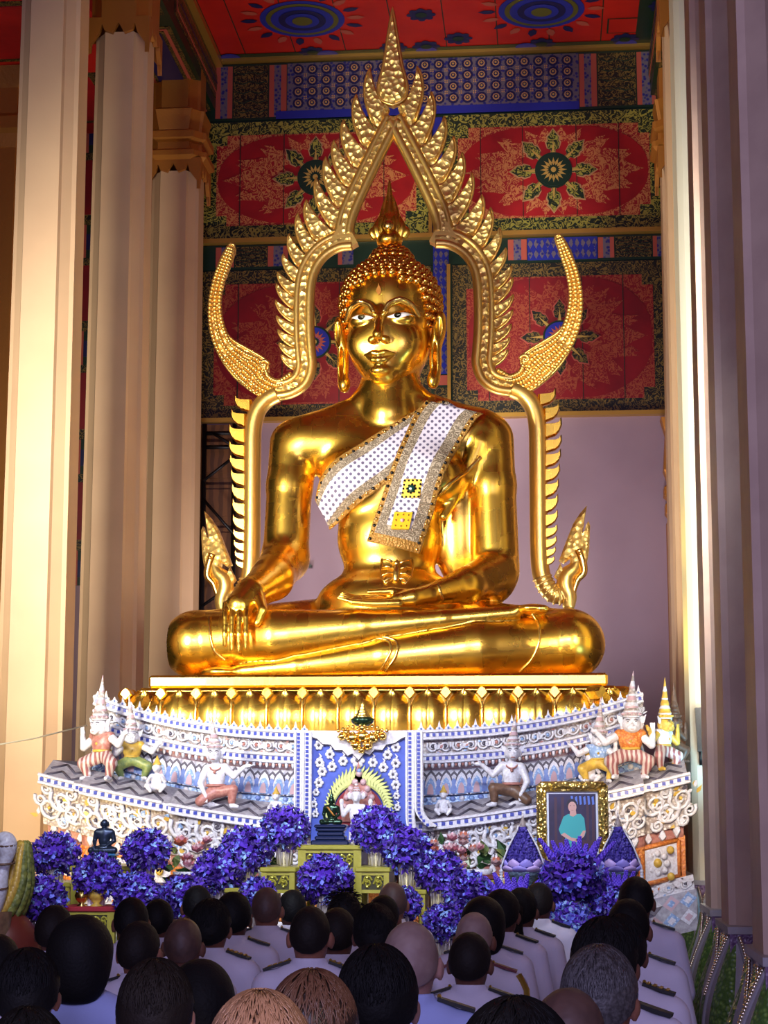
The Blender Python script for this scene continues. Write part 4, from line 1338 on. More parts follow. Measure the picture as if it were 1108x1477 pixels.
# the great curling tails to left and right
tail = [(332, 355), (320, 375), (310, 405), (304.5, 439), (306.5, 482), (318, 514), (336, 541), (357, 560), (376, 572), (396, 575), (420, 570), (440, 556), (450, 535), (441, 528), (430, 536), (420, 547), (405, 551), (391, 552), (378, 548), (373, 540), (374, 532), (380, 537), (387, 534), (386, 523), (376, 515), (357, 504), (333, 489), (322, 466), (317, 439), (322, 408), (330, 386), (339, 359), (336, 354)]
def do_tail(tr, s):
    c = catmull([(x, z, 0) for x, z in tr([A(*p) for p in tail])], 3, closed=True)
    pts = [(p[0], p[1]) for p in c]
    mb = MB()
    # pillowed body: inset rings pushed forward
    n = len(pts)
    mb.prism(pts, YA - .04, YA + .08)
    MBp = mb
    o = mb.build('curled_tail', M['gold_carved'], arch, smooth=False)
    # scales as rows of small domes along the middle
    mid = tr([A(*p) for p in [(334, 358), (325, 382), (316, 408), (311, 440), (314, 473), (325, 502), (344, 522), (363, 537), (380, 556), (404, 563), (428, 552)]])
    wid = [.015, .03, .035, .04, .05, .06, .085, .11, .08, .07, .08]
    mc = catmull([(x, z, w) for (x, z), w in zip(mid, wid)], 6)
    mb = MB()
    for i in range(1, len(mc) - 1):
        x, z, w = mc[i]
        t = np.array(mc[i + 1][:2]) - np.array(mc[i - 1][:2]); t /= np.linalg.norm(t)
        nr = np.array((-t[1], t[0]))
        m = max(1, int(w / .035))
        for k in range(-m, m + 1):
            off = w * 1.2 * k / (m + .01)
            if abs(off) > w * 1.25: continue
            mb.sphere((x + nr[0] * off, YA - .045, z + nr[1] * off), (.026, .028, .026), 7, 5)
    q = mb.build('tail_scales', M['gold_arch'], o); q['kind'] = 'stuff'
    MB().tube([(x, YA - .04, z) for x, z in pts], .014, 6, closed=True).build('tail_rim', M['gold_arch'], o)
    # scroll at the jaw
    cx, cz = tr([A(382, 528)])[0]
    sp = [(cx + s * .05 * (1 - i / 16) * math.cos(i * .6), YA - .06, cz + .05 * (1 - i / 16) * math.sin(i * .6)) for i in range(15)]
    MB().tube(sp, .018, 6).build('tail_scroll', M['gold_arch'], o)
both(do_tail)

# naga bodies: shafts with serrated backs, curling up into crested heads
def do_shaft(tr, s):
    sh = [(400, 568), (384, 577), (371, 594), (365, 620), (364, 660), (363.5, 720), (363, 780), (361, 825), (354, 848), (341, 862), (328, 862), (321, 848)]
    pp = catmull([(A(*p)[0], A(*p)[1], 0) for p in sh], 6)
    pp = tr([(p[0], p[1]) for p in pp])
    mb = MB().tube([(x, YA, z) for x, z in pp], [.088] * (len(pp) - 14) + [.088 - .002 * i for i in range(14)], 14)
    shaft = mb.build('naga_body', M['gold_arch'], arch)
    # engraved bands near the bottom
    for k in range(len(pp) - 22, len(pp) - 2, 2):
        x, z = pp[k]
        mb = MB(); 
        t = np.array(pp[k + 1]) - np.array(pp[k - 1]); t /= np.linalg.norm(t); nr = (-t[1], t[0])
        mb.tube([(x + nr[0] * .088 * math.cos(a), YA - .09 * math.sin(a), z + nr[1] * .088 * math.cos(a)) for a in [PI * i / 8 for i in range(9)]], .012, 5)
        mb.build('body_ring', M['gold_carved'], shaft)
    # serrated crest along the outside
    ty = [574, 594, 616, 640, 660, 681, 702, 724, 746, 766, 782, 797, 810, 822]
    xo = [339, 334, 331, 331, 332, 333.5, 335, 336, 336.5, 337, 338, 339.5, 341, 343]
    for k in range(len(ty) - 1):
        x1 = 362 if k == 0 else 354
        h = ty[k + 1] - ty[k]
        pts = [(x1 + 2, ty[k] + h * .15), (xo[k] + 9, ty[k] + h * .12), (xo[k] + 2, ty[k] + h * .02), (xo[k], ty[k] - h * .22), (xo[k] - .5, ty[k] + h * .25), (xo[k] + 3, ty[k] + h * .62), (xo[k] + 9, ty[k] + h * .88), (x1 + 2, ty[k] + h * 1.1)]
        MB().prism(tr([A(*p) for p in pts]), YA - .02, YA + .03, ridge=.03).build('crest_scale', M['gold'], shaft, smooth=False)
    # head
    crest = [(296, 738), (305, 748), (315, 763), (323, 783), (331, 804), (335, 815), (328, 818), (320, 812), (318, 828), (309, 824), (300, 812), (297, 826), (293, 800), (291.5, 766), (294, 760), (298, 772), (302, 776), (299, 757)]
    hd = MB().prism(tr([A(*p) for p in crest]), YA - .05, YA + .05, ridge=.03).build('naga_crest', M['gold_carved'], shaft, smooth=False)
    neck = catmull([(A(*p)[0], A(*p)[1], 0) for p in [(322, 882), (321, 866), (326, 850), (324, 836), (314, 826), (309, 812), (311, 800)]], 5)
    neck = tr([(p[0], p[1]) for p in neck])
    r = [.035 + .05 * math.sin(PI * min(1, .12 + i / 30)) for i in range(len(neck))]
    MB().tube([(x, YA - .03, z) for x, z in neck], r, 12).build('naga_neck', M['gold_arch'], shaft)
    nk2 = catmull([(A(*p)[0], A(*p)[1], 0) for p in [(308, 800), (303, 816), (301, 832), (309, 842), (314, 856), (318, 872)]], 5)
    nk2 = tr([(p[0], p[1]) for p in nk2])
    MB().tube([(x, YA - .05, z) for x, z in nk2], [.05 * (1 - .6 * i / len(nk2)) for i in range(len(nk2))], 10).build('naga_jaw', M['gold_pale'], shaft)
    ex, ez = tr([A(306, 806)])[0]
    MB().sphere((ex, YA - .09, ez), .02, 10, 6).build('naga_eye', M['gold_pale'], shaft)
    px_, pz_ = tr([A(333, 838)])[0]
    m2 = MB(); m2.prism(flame(px_, pz_ - .06, PI / 2, .2, .12), YA - .06, YA, ridge=.02); m2.build('naga_fin', M['gold_carved'], shaft, smooth=False)
both(do_shaft)
def do_post(tr, s):
    x, z = tr([A(322, 876)])[0]
    MB().lathe([(.10, ZT - z), (.10, ZT - z + .06), (.05, ZT - z + .1), (.05, 0)], (x, YA, z), 12).build('support_post', M['gold_arch'], arch)
both(do_post)

# ------------------------------------------------------------------ golden lotus throne
YT0 = 14.55                    # front face of the slab
xa, xb = Xp(214, YT0, 980), Xp(877, YT0, 980)
throne = empty('lotus_throne', ((xa + xb) / 2, 15.9, 0), 'broad golden lotus-petal throne carrying the seated statue', 'throne')
z1, z2, z3 = ZT, Zp(991, YT0), Zp(1001, YT0)
YT1 = 17.55
mb = MB(); mb.box2((xa, YT0, z2), (xb, YT1, z1 - .002)); mb.build('slab', M['gold_throne'], throne, smooth=False).modifiers.new('b', 'BEVEL').width = .02
mb = MB(); mb.box2((xa - .07, YT0 - .07, z3), (xb + .07, YT1 + .07, z2)); mb.build('slab_moulding', M['gold_throne'], throne, smooth=False).modifiers.new('b', 'BEVEL').width = .025
zlow = Zp(1085, YT0)
mb = MB(); mb.box2((xa + .0, YT0 + .0, Zp(1086, YT0)), (xb - .0, YT1, z3)); mb.build('core', M['gold_throne'], throne, smooth=False)
Zt, Zb = Zp(995, YT0), Zp(1082, YT0)
def petal(w, H, bulge, tip):
    mb = MB(); nu, nv = 11, 14
    for side in (-1, 1):
        g = []
        for i in range(nu // 2 + 1):
            u = side * i / (nu // 2)
            row = []
            for j in range(nv + 1):
                v = j / nv
                if v < .62: hw = w / 2
                else:
                    q = (v - .62) / .38; hw = w / 2 * math.sqrt(max(0, 1 - q ** 2.2)) * (1 - .1 * q)
                prof = .02 + bulge * (math.sin(PI * (v * .78 + .12))) ** .9
                sc = .72 + .28 * math.cos(u * PI / 2 * .95) - (.06 if i == 0 else 0)
                row.append((u * hw, -prof * sc - (.035 if v > .93 else 0), -H + v * H))
            g.append(row if side == 1 else row)
        mb.grid(g)
    # lip and seam
    return mb
def place_petals():
    per = []
    n = 14
    w = (xb - xa + .30) / n
    for k in range(n): per.append((xa - .15 + (k + .5) * w, YT0 - .03, 0, w))
    for sgn in (-1, 1):
        m = 5
        w2 = (YT1 - YT0) / m
        for k in range(m): per.append(((xa - .03) if sgn < 0 else (xb + .03), YT0 + (k + .5) * w2, -PI / 2 if sgn < 0 else PI / 2, w2))
        per.append(((xa - .0) if sgn < 0 else (xb + .0), YT0 + .0, -PI / 4 if sgn < 0 else PI / 4, .42))
    proto = petal(w * .992, Zt - Zb, .15, 0)
    seam = MB(); 
    for side in (-1, 1):
        seam.tube([(side * w * .49, -.03 - .15 * .74 * math.sin(PI * ((1 + z / (Zt - Zb)) * .78 + .12)), z) for z in [-(Zt - Zb) * (1 - i / 9) for i in range(9)]], .008, 5)
    base_o = None; base_t = None; base_s = None
    tipm = MB().prism([(-.05, -.055), (0, -.11), (.05, -.055), (.03, -.02), (0, .0), (-.03, -.02)], -.10, -.0, ridge=.035)
    for x, y, rz, ww in per:
        if base_o is None:
            base_o = proto.build('lotus_petal', M['gold_throne'], throne, loc=None)
            base_o.data.transform(Matrix.Translation(world_loc(throne)))
            base_s = seam.build('petal_seam', M['gold_pale'], base_o); base_s.data.transform(Matrix.Translation(world_loc(throne)))
            base_t = tipm.build('back_petal', M['gold_throne'], throne, smooth=False); base_t.data.transform(Matrix.Translation(world_loc(throne)))
            o, t = base_o, base_t
        else:
            o = base_o.copy(); COL.objects.link(o); o.parent = throne
            s_ = base_s.copy(); COL.objects.link(s_); s_.parent = o
            t = base_t.copy(); COL.objects.link(t); t.parent = throne
        o.location = Vector((x, y, Zt)) - world_loc(throne); o.rotation_euler = (0, 0, rz); o.scale = (ww / w, 1, 1)
        dx = -math.cos(rz) * ww / 2; dy = -math.sin(rz) * ww / 2
        t.location = Vector((x + dx, y + dy, Zt + .02)) - world_loc(throne); t.rotation_euler = (0, 0, rz)
place_petals()
# ------------------------------------------------------------------ white porcelain-clad boat-shaped pedestal
YB = 13.75
BX = XC - .01
WL, WU = 2.44, 2.13            # half widths of lower and upper tiers
ped = empty('porcelain_pedestal', (BX, 15.3, 0), 'white mosaic pedestal with curved rims and scrollwork under the golden throne', 'pedestal')
def zb_(py, dy=0.0): return Zp(py, YB + dy, 523)
def lift(x):
    return .38 * min(1.05, abs(x - BX) / WL) ** 1.6
def lift_u(x):
    return .42 * min(1.05, abs(x - BX) / WL) ** 2.7
def plan_u(x):                 # setback of the upper tier front
    return .16 * ((x - BX) / WU) ** 2
def plan_l(x):
    a = abs(x - BX) / WL
    return 0 if a < .573 else (.09 if a < .86 else .20)
class Tier:
    """a horizontal band that follows the boat curve: front between two heights and two set-outs"""
    def __init__(s, W, y0, y1, o0, o1, plan, bulge=0):
        s.W, s.z0, s.z1, s.o0, s.o1, s.plan, s.bulge = W, Zp(y1, YB + o1, 523), Zp(y0, YB + o0, 523), o1, o0, plan, bulge
    def pt(s, x, t, out=0.0):
        """t = 0 bottom .. 1 top"""
        o = s.o0 + (s.o1 - s.o0) * t - s.bulge * math.sin(PI * t)
        return (x, YB + o + s.plan(x) - out, s.z0 + (s.z1 - s.z0) * t + (lift(x) if s.plan is plan_l else lift_u(x)))
    def mesh(s, mb, mi=0, n=72, m=3):
        xs = [BX - s.W + 2 * s.W * i / n for i in range(n + 1)]
        brk = [BX + q * WL for q in (-.86, -.573, .573, .86)] if s.plan is plan_l else []
        xs = sorted(xs + [b - 1e-4 for b in brk] + [b + 1e-4 for b in brk])
        mb.grid([[s.pt(x, j / m) for j in range(m + 1)] for x in xs], mi)
        for sg in (-1, 1):
            x = BX + sg * s.W
            fr = [s.pt(x, j / m) for j in range(m + 1)]
            mb.grid([fr, [(p[0], 16.9, p[2]) for p in fr]], mi)
        return s
T = {}
T['bead1'] = Tier(WU, 1056, 1067, -.02, -.02, plan_u)
T['relief'] = Tier(WU, 1067, 1090, .02, .02, plan_u)
T['bead2'] = Tier(WU, 1090, 1101, -.02, -.02, plan_u)
T['under'] = Tier(WU - .04, 1101, 1112, -.0, .06, plan_u)
T['petal'] = Tier(WU - .05, 1112, 1150, .06, -.06, plan_u)
T['blue'] = Tier(WU - .02, 1150, 1168, -.07, -.10, plan_u)
T['roof'] = Tier(WL - .02, 1167, 1191, -.12, -.42, plan_l)
T['bead3'] = Tier(WL, 1191, 1203, -.46, -.46, plan_l)
T['scroll'] = Tier(WL - .02, 1203, 1264, -.42, -.36, plan_l, bulge=-.02)
T['drop'] = Tier(WL - .05, 1264, 1280, -.34, -.32, plan_l)
T['frame'] = Tier(WL - .04, 1278, 1340, -.32, -.32, plan_l)
T['foot1'] = Tier(WL + .01, 1338, 1362, -.34, -.46, plan_l)
T['foot2'] = Tier(WL + .02, 1360, 1420, -.48, -.52, plan_l)
mb = MB()
for k, mi in (('relief', 1), ('petal', 2), ('blue', 3), ('under', 4), ('scroll', 1), ('drop', 5), ('frame', 6), ('foot1', 0), ('foot2', 7)): T[k].mesh(mb, mi)
core0 = zb_(1086)
mb.box2((BX - WU + .1, YB + .45, 0), (BX + WU - .1, 16.9, Zp(1087, 14.55)), 0)
mb.box2((BX - WL + .1, YB - .05, 0), (BX + WL - .1, 16.9, zb_(1190)), 0)
mb.box2((BX - WL - .02, YB - .2, 0), (BX + WL + .02, 16.9, T['foot2'].z0 + .05), 0)
# slanted shelf behind the upper rim up to the throne
xs = [BX - WU + 2 * WU * i / 40 for i in range(41)]
mb.grid([[T['bead1'].pt(x, 1), (x, YB + .62, T['bead1'].z1 + lift_u(x) - .02), (x, 16.9, T['bead1'].z1 + lift_u(x) - .02)] for x in xs], 0)
mb.build('pedestal_body', [M['porcelain'], M['porc_chip'], M['porcelain'], M['porc_lblue'], M['porc_pink'], M['porc_red'], M['porc_orange'], M['porcelain_grey']], ped)
# grey sloping ledge with zigzag courses
mb = MB(); T['roof'].mesh(mb, 0, n=60, m=2)
n = 26
for i in range(n):
    for t0, t1 in ((.08, .45), (.5, .9)):
        xa_ = BX - WL + .05 + (2 * WL - .1) * i / n; xb_ = xa_ + (2 * WL - .1) / n; xm_ = (xa_ + xb_) / 2
        for (a, b) in (((xa_, t0), (xm_, t1)), ((xm_, t1), (xb_, t0))):
            if abs(T['roof'].plan(a[0]) - T['roof'].plan(b[0])) > .01: continue
            mb.tube([T['roof'].pt(*a, .006), T['roof'].pt((a[0] + b[0]) / 2, (a[1] + b[1]) / 2, .008), T['roof'].pt(*b, .006)], .011, 4, 1)
mb.build('sloping_ledge', [M['porcelain_grey'], M['groove']], ped)
# bead bands: white rail with navy squares
for key, step in (('bead1', .047), ('bead2', .047), ('bead3', .055)):
    t = T[key]; mb = MB(); t.mesh(mb, 0, m=1)
    xs = [BX - t.W + 2 * t.W * i / 70 for i in range(71)]
    brk = [-9] + ([BX + q * WL for q in (-.86, -.573, .573, .86)] if t.plan is plan_l else []) + [9]
    for a, b in zip(brk[:-1], brk[1:]):
        seg = [x for x in xs if a < x < b]
        for tt in (0.03, .97): mb.tube([t.pt(x, tt, .004) for x in seg], .013, 6, 0)
    k = int(2 * t.W / step)
    for i in range(k):
        x = BX - t.W + (i + .5) * 2 * t.W / k
        p = t.pt(x, .5, .0); h = (t.z1 - t.z0) * .42
        mb.box(p, (step * .48, .016, h), 1)
    mb.build('bead_band', [M['porcelain'], M['porc_dot']], ped, smooth=False)
# row of pointed antefixes on the upper rim and drops beneath the second band
mb = MB(); t = T['bead1']; k = 62
for i in range(k):
    x = BX - t.W + (i + .5) * 2 * t.W / k
    if abs(x - BX) < .42: continue
    p = t.pt(x, 1)
    big = 1.25 if i % 2 else .85
    pts = [(-.022, 0), (-.026, .02), (-.012, .03), (0, .062 * big), (.012, .03), (.026, .02), (.022, 0)]
    mb.prism([(p[0] + a, p[2] + b) for a, b in pts], p[1] - .0, p[1] + .02, 0)
    mb.sphere((p[0], p[1] - .004, p[2] + .02), .009, 6, 4, 1)
o = mb.build('antefix_row', [M['porcelain'], M['porc_blue']], ped, smooth=False); o['kind'] = 'stuff'
mb = MB(); t = T['bead2']; k = 84
for i in range(k):
    x = BX - t.W + (i + .5) * 2 * t.W / k
    if abs(x - BX) < .42: continue
    p = t.pt(x, 0)
    mb.sphere((p[0], p[1] + .005, p[2] - .022), (.014, .012, .026), 6, 5, 0)
    mb.box((p[0] + .025, p[1] + .012, p[2] - .02), (.016, .012, .03), 1)
o = mb.build('drop_row', [M['porcelain'], M['porc_red']], ped); o['kind'] = 'stuff'
# lotus petals
mb = MB(); t = T['petal']; k = 36; w = 2 * t.W / k
for i in range(k + 1):
    for back in (1, 0):
        x = BX - t.W + (i + (.5 if not back else 0)) * w
        if abs(x - BX) < .42 or abs(x - BX) > t.W: continue
        H = 1.0 if not back else .93
        for q, (sc, mi) in enumerate(((1, 4), (.86, 0), (.66, 1 if not back else 3), (.42, 2 if not back else 3))):
            half = w * .5 * sc
            out = []
            for j in range(8):
                v = j / 7
                out.append((half * (1 - v ** 2.6) ** .7, v * H * sc + (1 - sc) * .12))
            pts = [(-a, b) for a, b in out] + [(a, b) for a, b in reversed(out[:-1])]
            vs = [t.pt(x + a, min(1.02, b), (.012 if back else .03) + .006 * q + .02 * math.cos(min(1, abs(a) / (w * .5)) * PI / 2)) for a, b in pts]
            mb.add(vs, [tuple(range(len(vs)))], mi)
o = mb.build('lotus_band', [M['porcelain'], M['porc_lblue'], M['porc_pink'], M['porc_blue'], M['groove']], ped, smooth=False); o['kind'] = 'stuff'
# blue scales strip
mb = MB(); t = T['blue']; k = 60
for i in range(k):
    x = BX - t.W + (i + .5) * 2 * t.W / k
    if abs(x - BX) < .42: continue
    for r in (0, 1):
        mb.sphere(t.pt(x + (.018 if r else -.01), .3 + .42 * r, .0), (.024, .018, .022), 6, 4, (i + r) % 3)
o = mb.build('wave_band', [M['porc_lblue'], M['porc_blue'], M['porcelain']], ped); o['kind'] = 'stuff'
# scrollwork in relief
def spiral(mb, t, x, tz, r, s, turns=1.6, th=.012, mi=0):
    H = t.z1 - t.z0; pts = []
    for i in range(16):
        a = 2 * PI * turns * i / 15; q = r * (1 - .85 * i / 15)
        pts.append(t.pt(x + s * q * math.cos(a + 2.5), tz + q * math.sin(a + 2.5) / H, .012))
    mb.tube(pts, [th * (1 - .4 * i / 15) for i in range(16)], 5, mi)
def vine(t, name, k, r, th, rows, mats):
    mb = MB(); H = t.z1 - t.z0
    rr = random.Random(5)
    for i in range(k):
        x = BX - t.W + (i + .5) * 2 * t.W / k
        if abs(x - BX) < .43 + r: continue
        s = 1 if i % 2 else -1
        if t.plan is plan_l and any(abs(abs(x - BX) - q * WL) < r * .6 for q in (.573, .86)): continue
        up = .5 if rows == 1 else (.66 if i % 2 else .42)
        spiral(mb, t, x, up, r, s, th=th, mi=0)
        spiral(mb, t, x + s * r * .7, 1 - up, r * .55, -s, th=th * .85, mi=0)
        for q in range(5):
            a = rr.uniform(0, 2 * PI); ux = x + r * 1.25 * math.cos(a); uz = up + r * 1.2 * math.sin(a) / H
            if not .08 < uz < .92: continue
            fl_ = flame(0, 0, a + s * .8, r * .75, r * .38)
            vs = [t.pt(ux + px_, min(1, max(0, uz + pz_ / H)), .022) for px_, pz_ in fl_]
            mb.add(vs, [tuple(range(len(vs)))], rr.choice((0, 0, 1, 2, 3)))
        if rows == 2:
            spiral(mb, t, x + s * r * .2, .14 if i % 2 else .88, r * .5, s, th=th * .8, mi=0)
            for q in range(4):
                a = rr.uniform(0, 2 * PI)
                fl_ = flame(0, 0, a, r * .6, r * .32); ux = x + rr.uniform(-r, r); uz = rr.uniform(.08, .92)
                mb.add([t.pt(ux + px_, min(1, max(0, uz + pz_ / H)), .02) for px_, pz_ in fl_], [tuple(range(len(fl_)))], rr.choice((0, 0, 0, 1, 2)))
        mb.sphere(t.pt(x, up, .012), (.016, .016, .016), 6, 4, rr.choice((1, 2, 3)))
    o = mb.build(name, mats, ped); o['kind'] = 'stuff'
vine(T['relief'], 'scroll_relief', 44, .045, .010, 1, [M['porcelain'], M['porc_red'], M['porc_lblue'], M['groove']])
vine(T['scroll'], 'scroll_relief', 50, .092, .018, 2, [M['porcelain'], M['porc_yellow'], M['groove'], M['porc_lblue']])
# white leaf drops over the brick-red course
mb = MB(); t = T['drop']
for i in range(46):
    x = BX - t.W + (i + .5) * 2 * t.W / 46
    p = t.pt(x, .0, .012)
    big = 1.5 if i % 3 == 0 else 1
    mb.prism([(p[0] + a, p[2] + b) for a, b in flame(0, 0, PI / 2, .11 * big, .06)], p[1] - .01, p[1] + .02, 0, ridge=.015)
o = mb.build('leaf_drop_row', M['porcelain'], ped, smooth=False); o['kind'] = 'stuff'
# orange framed medallion panels round the lower tier
for i in range(12):
    x = BX - WL + .05 + (i + .5) * (2 * WL - .1) / 12
    if abs(x - BX) < .5: continue
    t = T['frame']; w = (2 * WL - .1) / 12 * .40
    mb = MB()
    ring = [t.pt(x + a * w, .5 + b * .42, .0) for a, b in ((-1, -1), (1, -1), (1, 1), (-1, 1))]
    c4 = [Vector(p) for p in ring]
    for a, b in zip(c4, c4[1:] + c4[:1]): mb.tube([a, b], .02, 4, 0)
    mb.add([p + Vector((0, -.004, 0)) for p in c4], [(0, 1, 2, 3)], 1)
    cc = sum(c4, Vector()) / 4
    for q in range(8):
        a = 2 * PI * q / 8
        mb.sphere(cc + Vector((.07 * math.cos(a), -.01, .07 * math.sin(a))), (.026, .018, .026), 7, 5, 2)
    for q in range(4):
        a = PI / 4 + q * PI / 2
        mb.sphere(cc + Vector((.135 * math.cos(a), -.01, .135 * math.sin(a))), (.03, .014, .03), 7, 5, 3)
    mb.sphere(cc, (.035, .03, .035), 8, 6, 3)
    mb.build('medallion_panel', [M['porc_orange'], M['porcelain'], M['porcelain'], M['porc_yellow']], ped)

# coloured mosaic lozenges on the foot mouldings
mb = MB(); t = T['foot2']; k = 40
for i in range(k):
    x = BX - t.W + (i + .5) * 2 * t.W / k; w = t.W / k
    for r in range(2):
        cz = .78 - r * .42
        mb.add([t.pt(x - w, cz, .006), t.pt(x, cz - .2, .006), t.pt(x + w, cz, .006), t.pt(x, cz + .2, .006)], [(0, 1, 2, 3)], (i + r) % 3)
        mb.add([t.pt(x - w * .5, cz, .010), t.pt(x, cz - .1, .010), t.pt(x + w * .5, cz, .010), t.pt(x, cz + .1, .010)], [(0, 1, 2, 3)], (i + r + 1) % 3)
o = mb.build('lozenge_band', [M['porc_lblue'], M['porcelain'], M['porc_pink']], ped, smooth=False); o['kind'] = 'stuff'
vine(T['foot1'], 'scroll_relief', 40, .035, .010, 1, [M['porcelain'], M['porc_orange'], M['porc_lblue'], M['groove']])

# ---- cobalt panel in the middle of the pedestal
YP = YB - .55
cxp = Xp(518, YP, 1120)
hw = rp(69, YP)
zp = lambda y: Zp(y, YP, 518)
mb = MB()
mb.box2((cxp - hw, YP, zp(1262)), (cxp + hw, YP + .75, zp(1062)))
pan = mb.build('centre_panel', M['panel_blue'], ped, smooth=False)
for s in (-1, 1):
    for q, (x0, x1, ye) in enumerate(((69, 79, 1205), (82, 91, 1192))):
        path = [(x0 + x1) / 2 * s, 0]
        mb = MB(); xc = cxp + s * rp((x0 + x1) / 2, YP); ww = rp(x1 - x0, YP)
        # border curves outwards at the foot
        ys = [1056 + (ye - 1056) * i / 24 for i in range(25)]
        L = []; R_ = []; C_ = []
        for i, y in enumerate(ys):
            f = max(0, (i - 19) / 5)
            dx = s * f * f * (.10 if q else .03)
            z = zp(y)
            L.append((xc - ww / 2 + dx, YP - .05, z)); R_.append((xc + ww / 2 + dx, YP - .05, z)); C_.append((xc + dx, YP - .055, z))
        mb.grid([L, R_], 0); mb.grid([[(p[0], YP + .12, p[2]) for p in L], L], 0); mb.grid([R_, [(p[0], YP + .12, p[2]) for p in R_]], 0)
        for E in (L, R_): mb.tube(E, .010, 5, 0)
        for i in range(0, 24): mb.box((C_[i][0], C_[i][1], C_[i][2] - .015), (.02, .012, .02), 1)
        mb.build('panel_border', [M['porcelain'], M['porc_dot']], pan, smooth=False)
# white flowers
fl_pos = [(460, 1075), (476, 1088), (461, 1100), (479, 1106), (465, 1113), (460, 1129), (495, 1098), (538, 1100), (516, 1097), (559, 1089), (553, 1107), (571, 1078), (571, 1101), (567, 1117), (571, 1132), (456, 1143), (453, 1160), (455, 1174), (572, 1148), (573, 1165)]
for i, (x, y) in enumerate(fl_pos):
    p = P(x, y, YP - .012); r = .047 if (x, y) == (516, 1097) else .032
    if y > 1140: r = .024
    mb = MB()
    for q in range(6):
        a = 2 * PI * q / 6
        mb.sphere((p.x + r * .7 * math.cos(a), p.y, p.z + r * .7 * math.sin(a)), (r * .48, .012, r * .48), 7, 5, 0)
    mb.sphere((p.x, p.y - .008, p.z), (r * .28, .01, r * .28), 7, 5, 1)
    if r < .04: mb.tube([(p.x, p.y, p.z + r), (p.x + .012, p.y, p.z + r * 1.5), (p.x - .005, p.y, p.z + r * 2.1)], [.012, .008, .003], 5, 0)
    mb.build('porcelain_flower', [M['porcelain'], M['groove']], pan)
# scalloped white valance along the top
mb = MB()
val = [(449, 1056), (587, 1056), (587, 1062), (578, 1066), (570, 1072), (558, 1074), (552, 1082), (541, 1081), (534, 1089), (527, 1086), (518, 1096), (509, 1087), (502, 1090), (495, 1082), (484, 1082), (478, 1074), (466, 1073), (459, 1066), (449, 1062)]
for k, mi, out in ((0, 0, .03), (1, 1, .0)):
    pts = [P(x, y + (1.6 if mi else 0), YP) for x, y in val]
    mb.prism([(p.x, p.z) for p in pts], YP - .03 - (0 if mi else .012), YP, mi)
mb.build('valance', [M['porcelain'], M['groove']], pan, smooth=False)
# gilded cloud ornament with a small crown on top
mb = MB()
rr = random.Random(3)
for x, y, r in ((523, 1062, 9), (508, 1064, 8), (538, 1064, 8), (494, 1062, 6), (552, 1062, 6), (514, 1075, 7), (531, 1075, 7), (522, 1082, 5), (500, 1056, 5), (546, 1056, 5), (523, 1050, 6)):
    p = P(x, y, YP - .08); q = rp(r, YP)
    mb.sphere(p, (q, .05, q), 10, 7)
    for k in range(5):
        a = 2 * PI * k / 5 + rr.random()
        mb.sphere((p.x + q * .8 * math.cos(a), p.y - .03, p.z + q * .8 * math.sin(a)), q * .32, 7, 5)
for k in range(11):
    p = P(488 + k * 7, 1051 + 3 * math.cos(k * 1.3), YP - .08); mb.sphere(p, .014, 7, 5)
mb.build('gold_cloud_ornament', M['gold_pale'], ped)
c = P(523, 1047, YP - .06)
mb = MB().lathe([(.045, 0), (.075, .02), (.09, .045), (.08, .055), (.07, .06)], c, 18)
cr = mb.build('crown_bowl', M['jade'], ped)
MB().lathe([(.065, .06), (.07, .068), (.05, .075), (.055, .083), (.038, .095), (.042, .105), (.027, .118), (.03, .127), (.018, .14), (.02, .15), (.011, .165), (.002, .215)], c, 14).build('crown_spire', M['gold_pale'], cr)
# radiating flame halo and red niche
hc = P(518, 1172, YP - .03); RX, RZ = rp(62, YP), rp(62, YP)
for i in range(34):
    a = math.radians(-8 + 196 * i / 33)
    rx = rp(36 + 3 * math.sin(a), YP); ro = rp(52 + 16 * math.sin(a) ** 3, YP)
    pts = []
    for k, (t, wd) in enumerate(((0, .8), (.3, 1), (.6, .8), (.85, .35), (1, 0))):
        q = rx + (ro - rx) * t; aa = a + .07 * math.sin(t * 5)
        pts.append((q * math.cos(aa), q * math.sin(aa), wd * .018))
    left = [(hc.x + x - w * math.sin(a), hc.z + z + w * math.cos(a)) for x, z, w in pts]; right = [(hc.x + x + w * math.sin(a), hc.z + z - w * math.cos(a)) for x, z, w in pts]
    MB().prism(left + right[::-1], hc.y - .012, hc.y + .01, ridge=.008).build('halo_ray', M['flame_green'], pan, smooth=False)
arc = [P(518 + 35 * math.cos(math.radians(a)), 1172 - 37 * math.sin(math.radians(a)), YP) for a in range(-30, 211, 12)]
mb = MB().prism([(p.x, p.z) for p in arc], YP - .03, YP, 0)
arc2 = [(518 - 24, 1185), (518 - 25, 1160), (500, 1140), (512, 1124), (518, 1098), (524, 1124), (536, 1140), (543, 1160), (542, 1185)]
pts = [P(x, y, YP) for x, y in arc2]
mb.prism([(p.x, p.z) for p in pts], YP - .05, YP, 1)
for x, y in [(500, 1150), (506, 1138), (512, 1128), (518, 1116), (524, 1128), (530, 1138), (536, 1150), (498, 1164), (539, 1164), (510, 1146), (526, 1146)]:
    mb.sphere(P(x, y, YP - .055), .025, 7, 5, 2)
mb.sphere(P(518, 1112, YP - .06), .018, 8, 6, 3)
mb.build('niche', [M['red_deep'], M['porc_red'], M['porc_pink'], M['porc_blue']], pan)

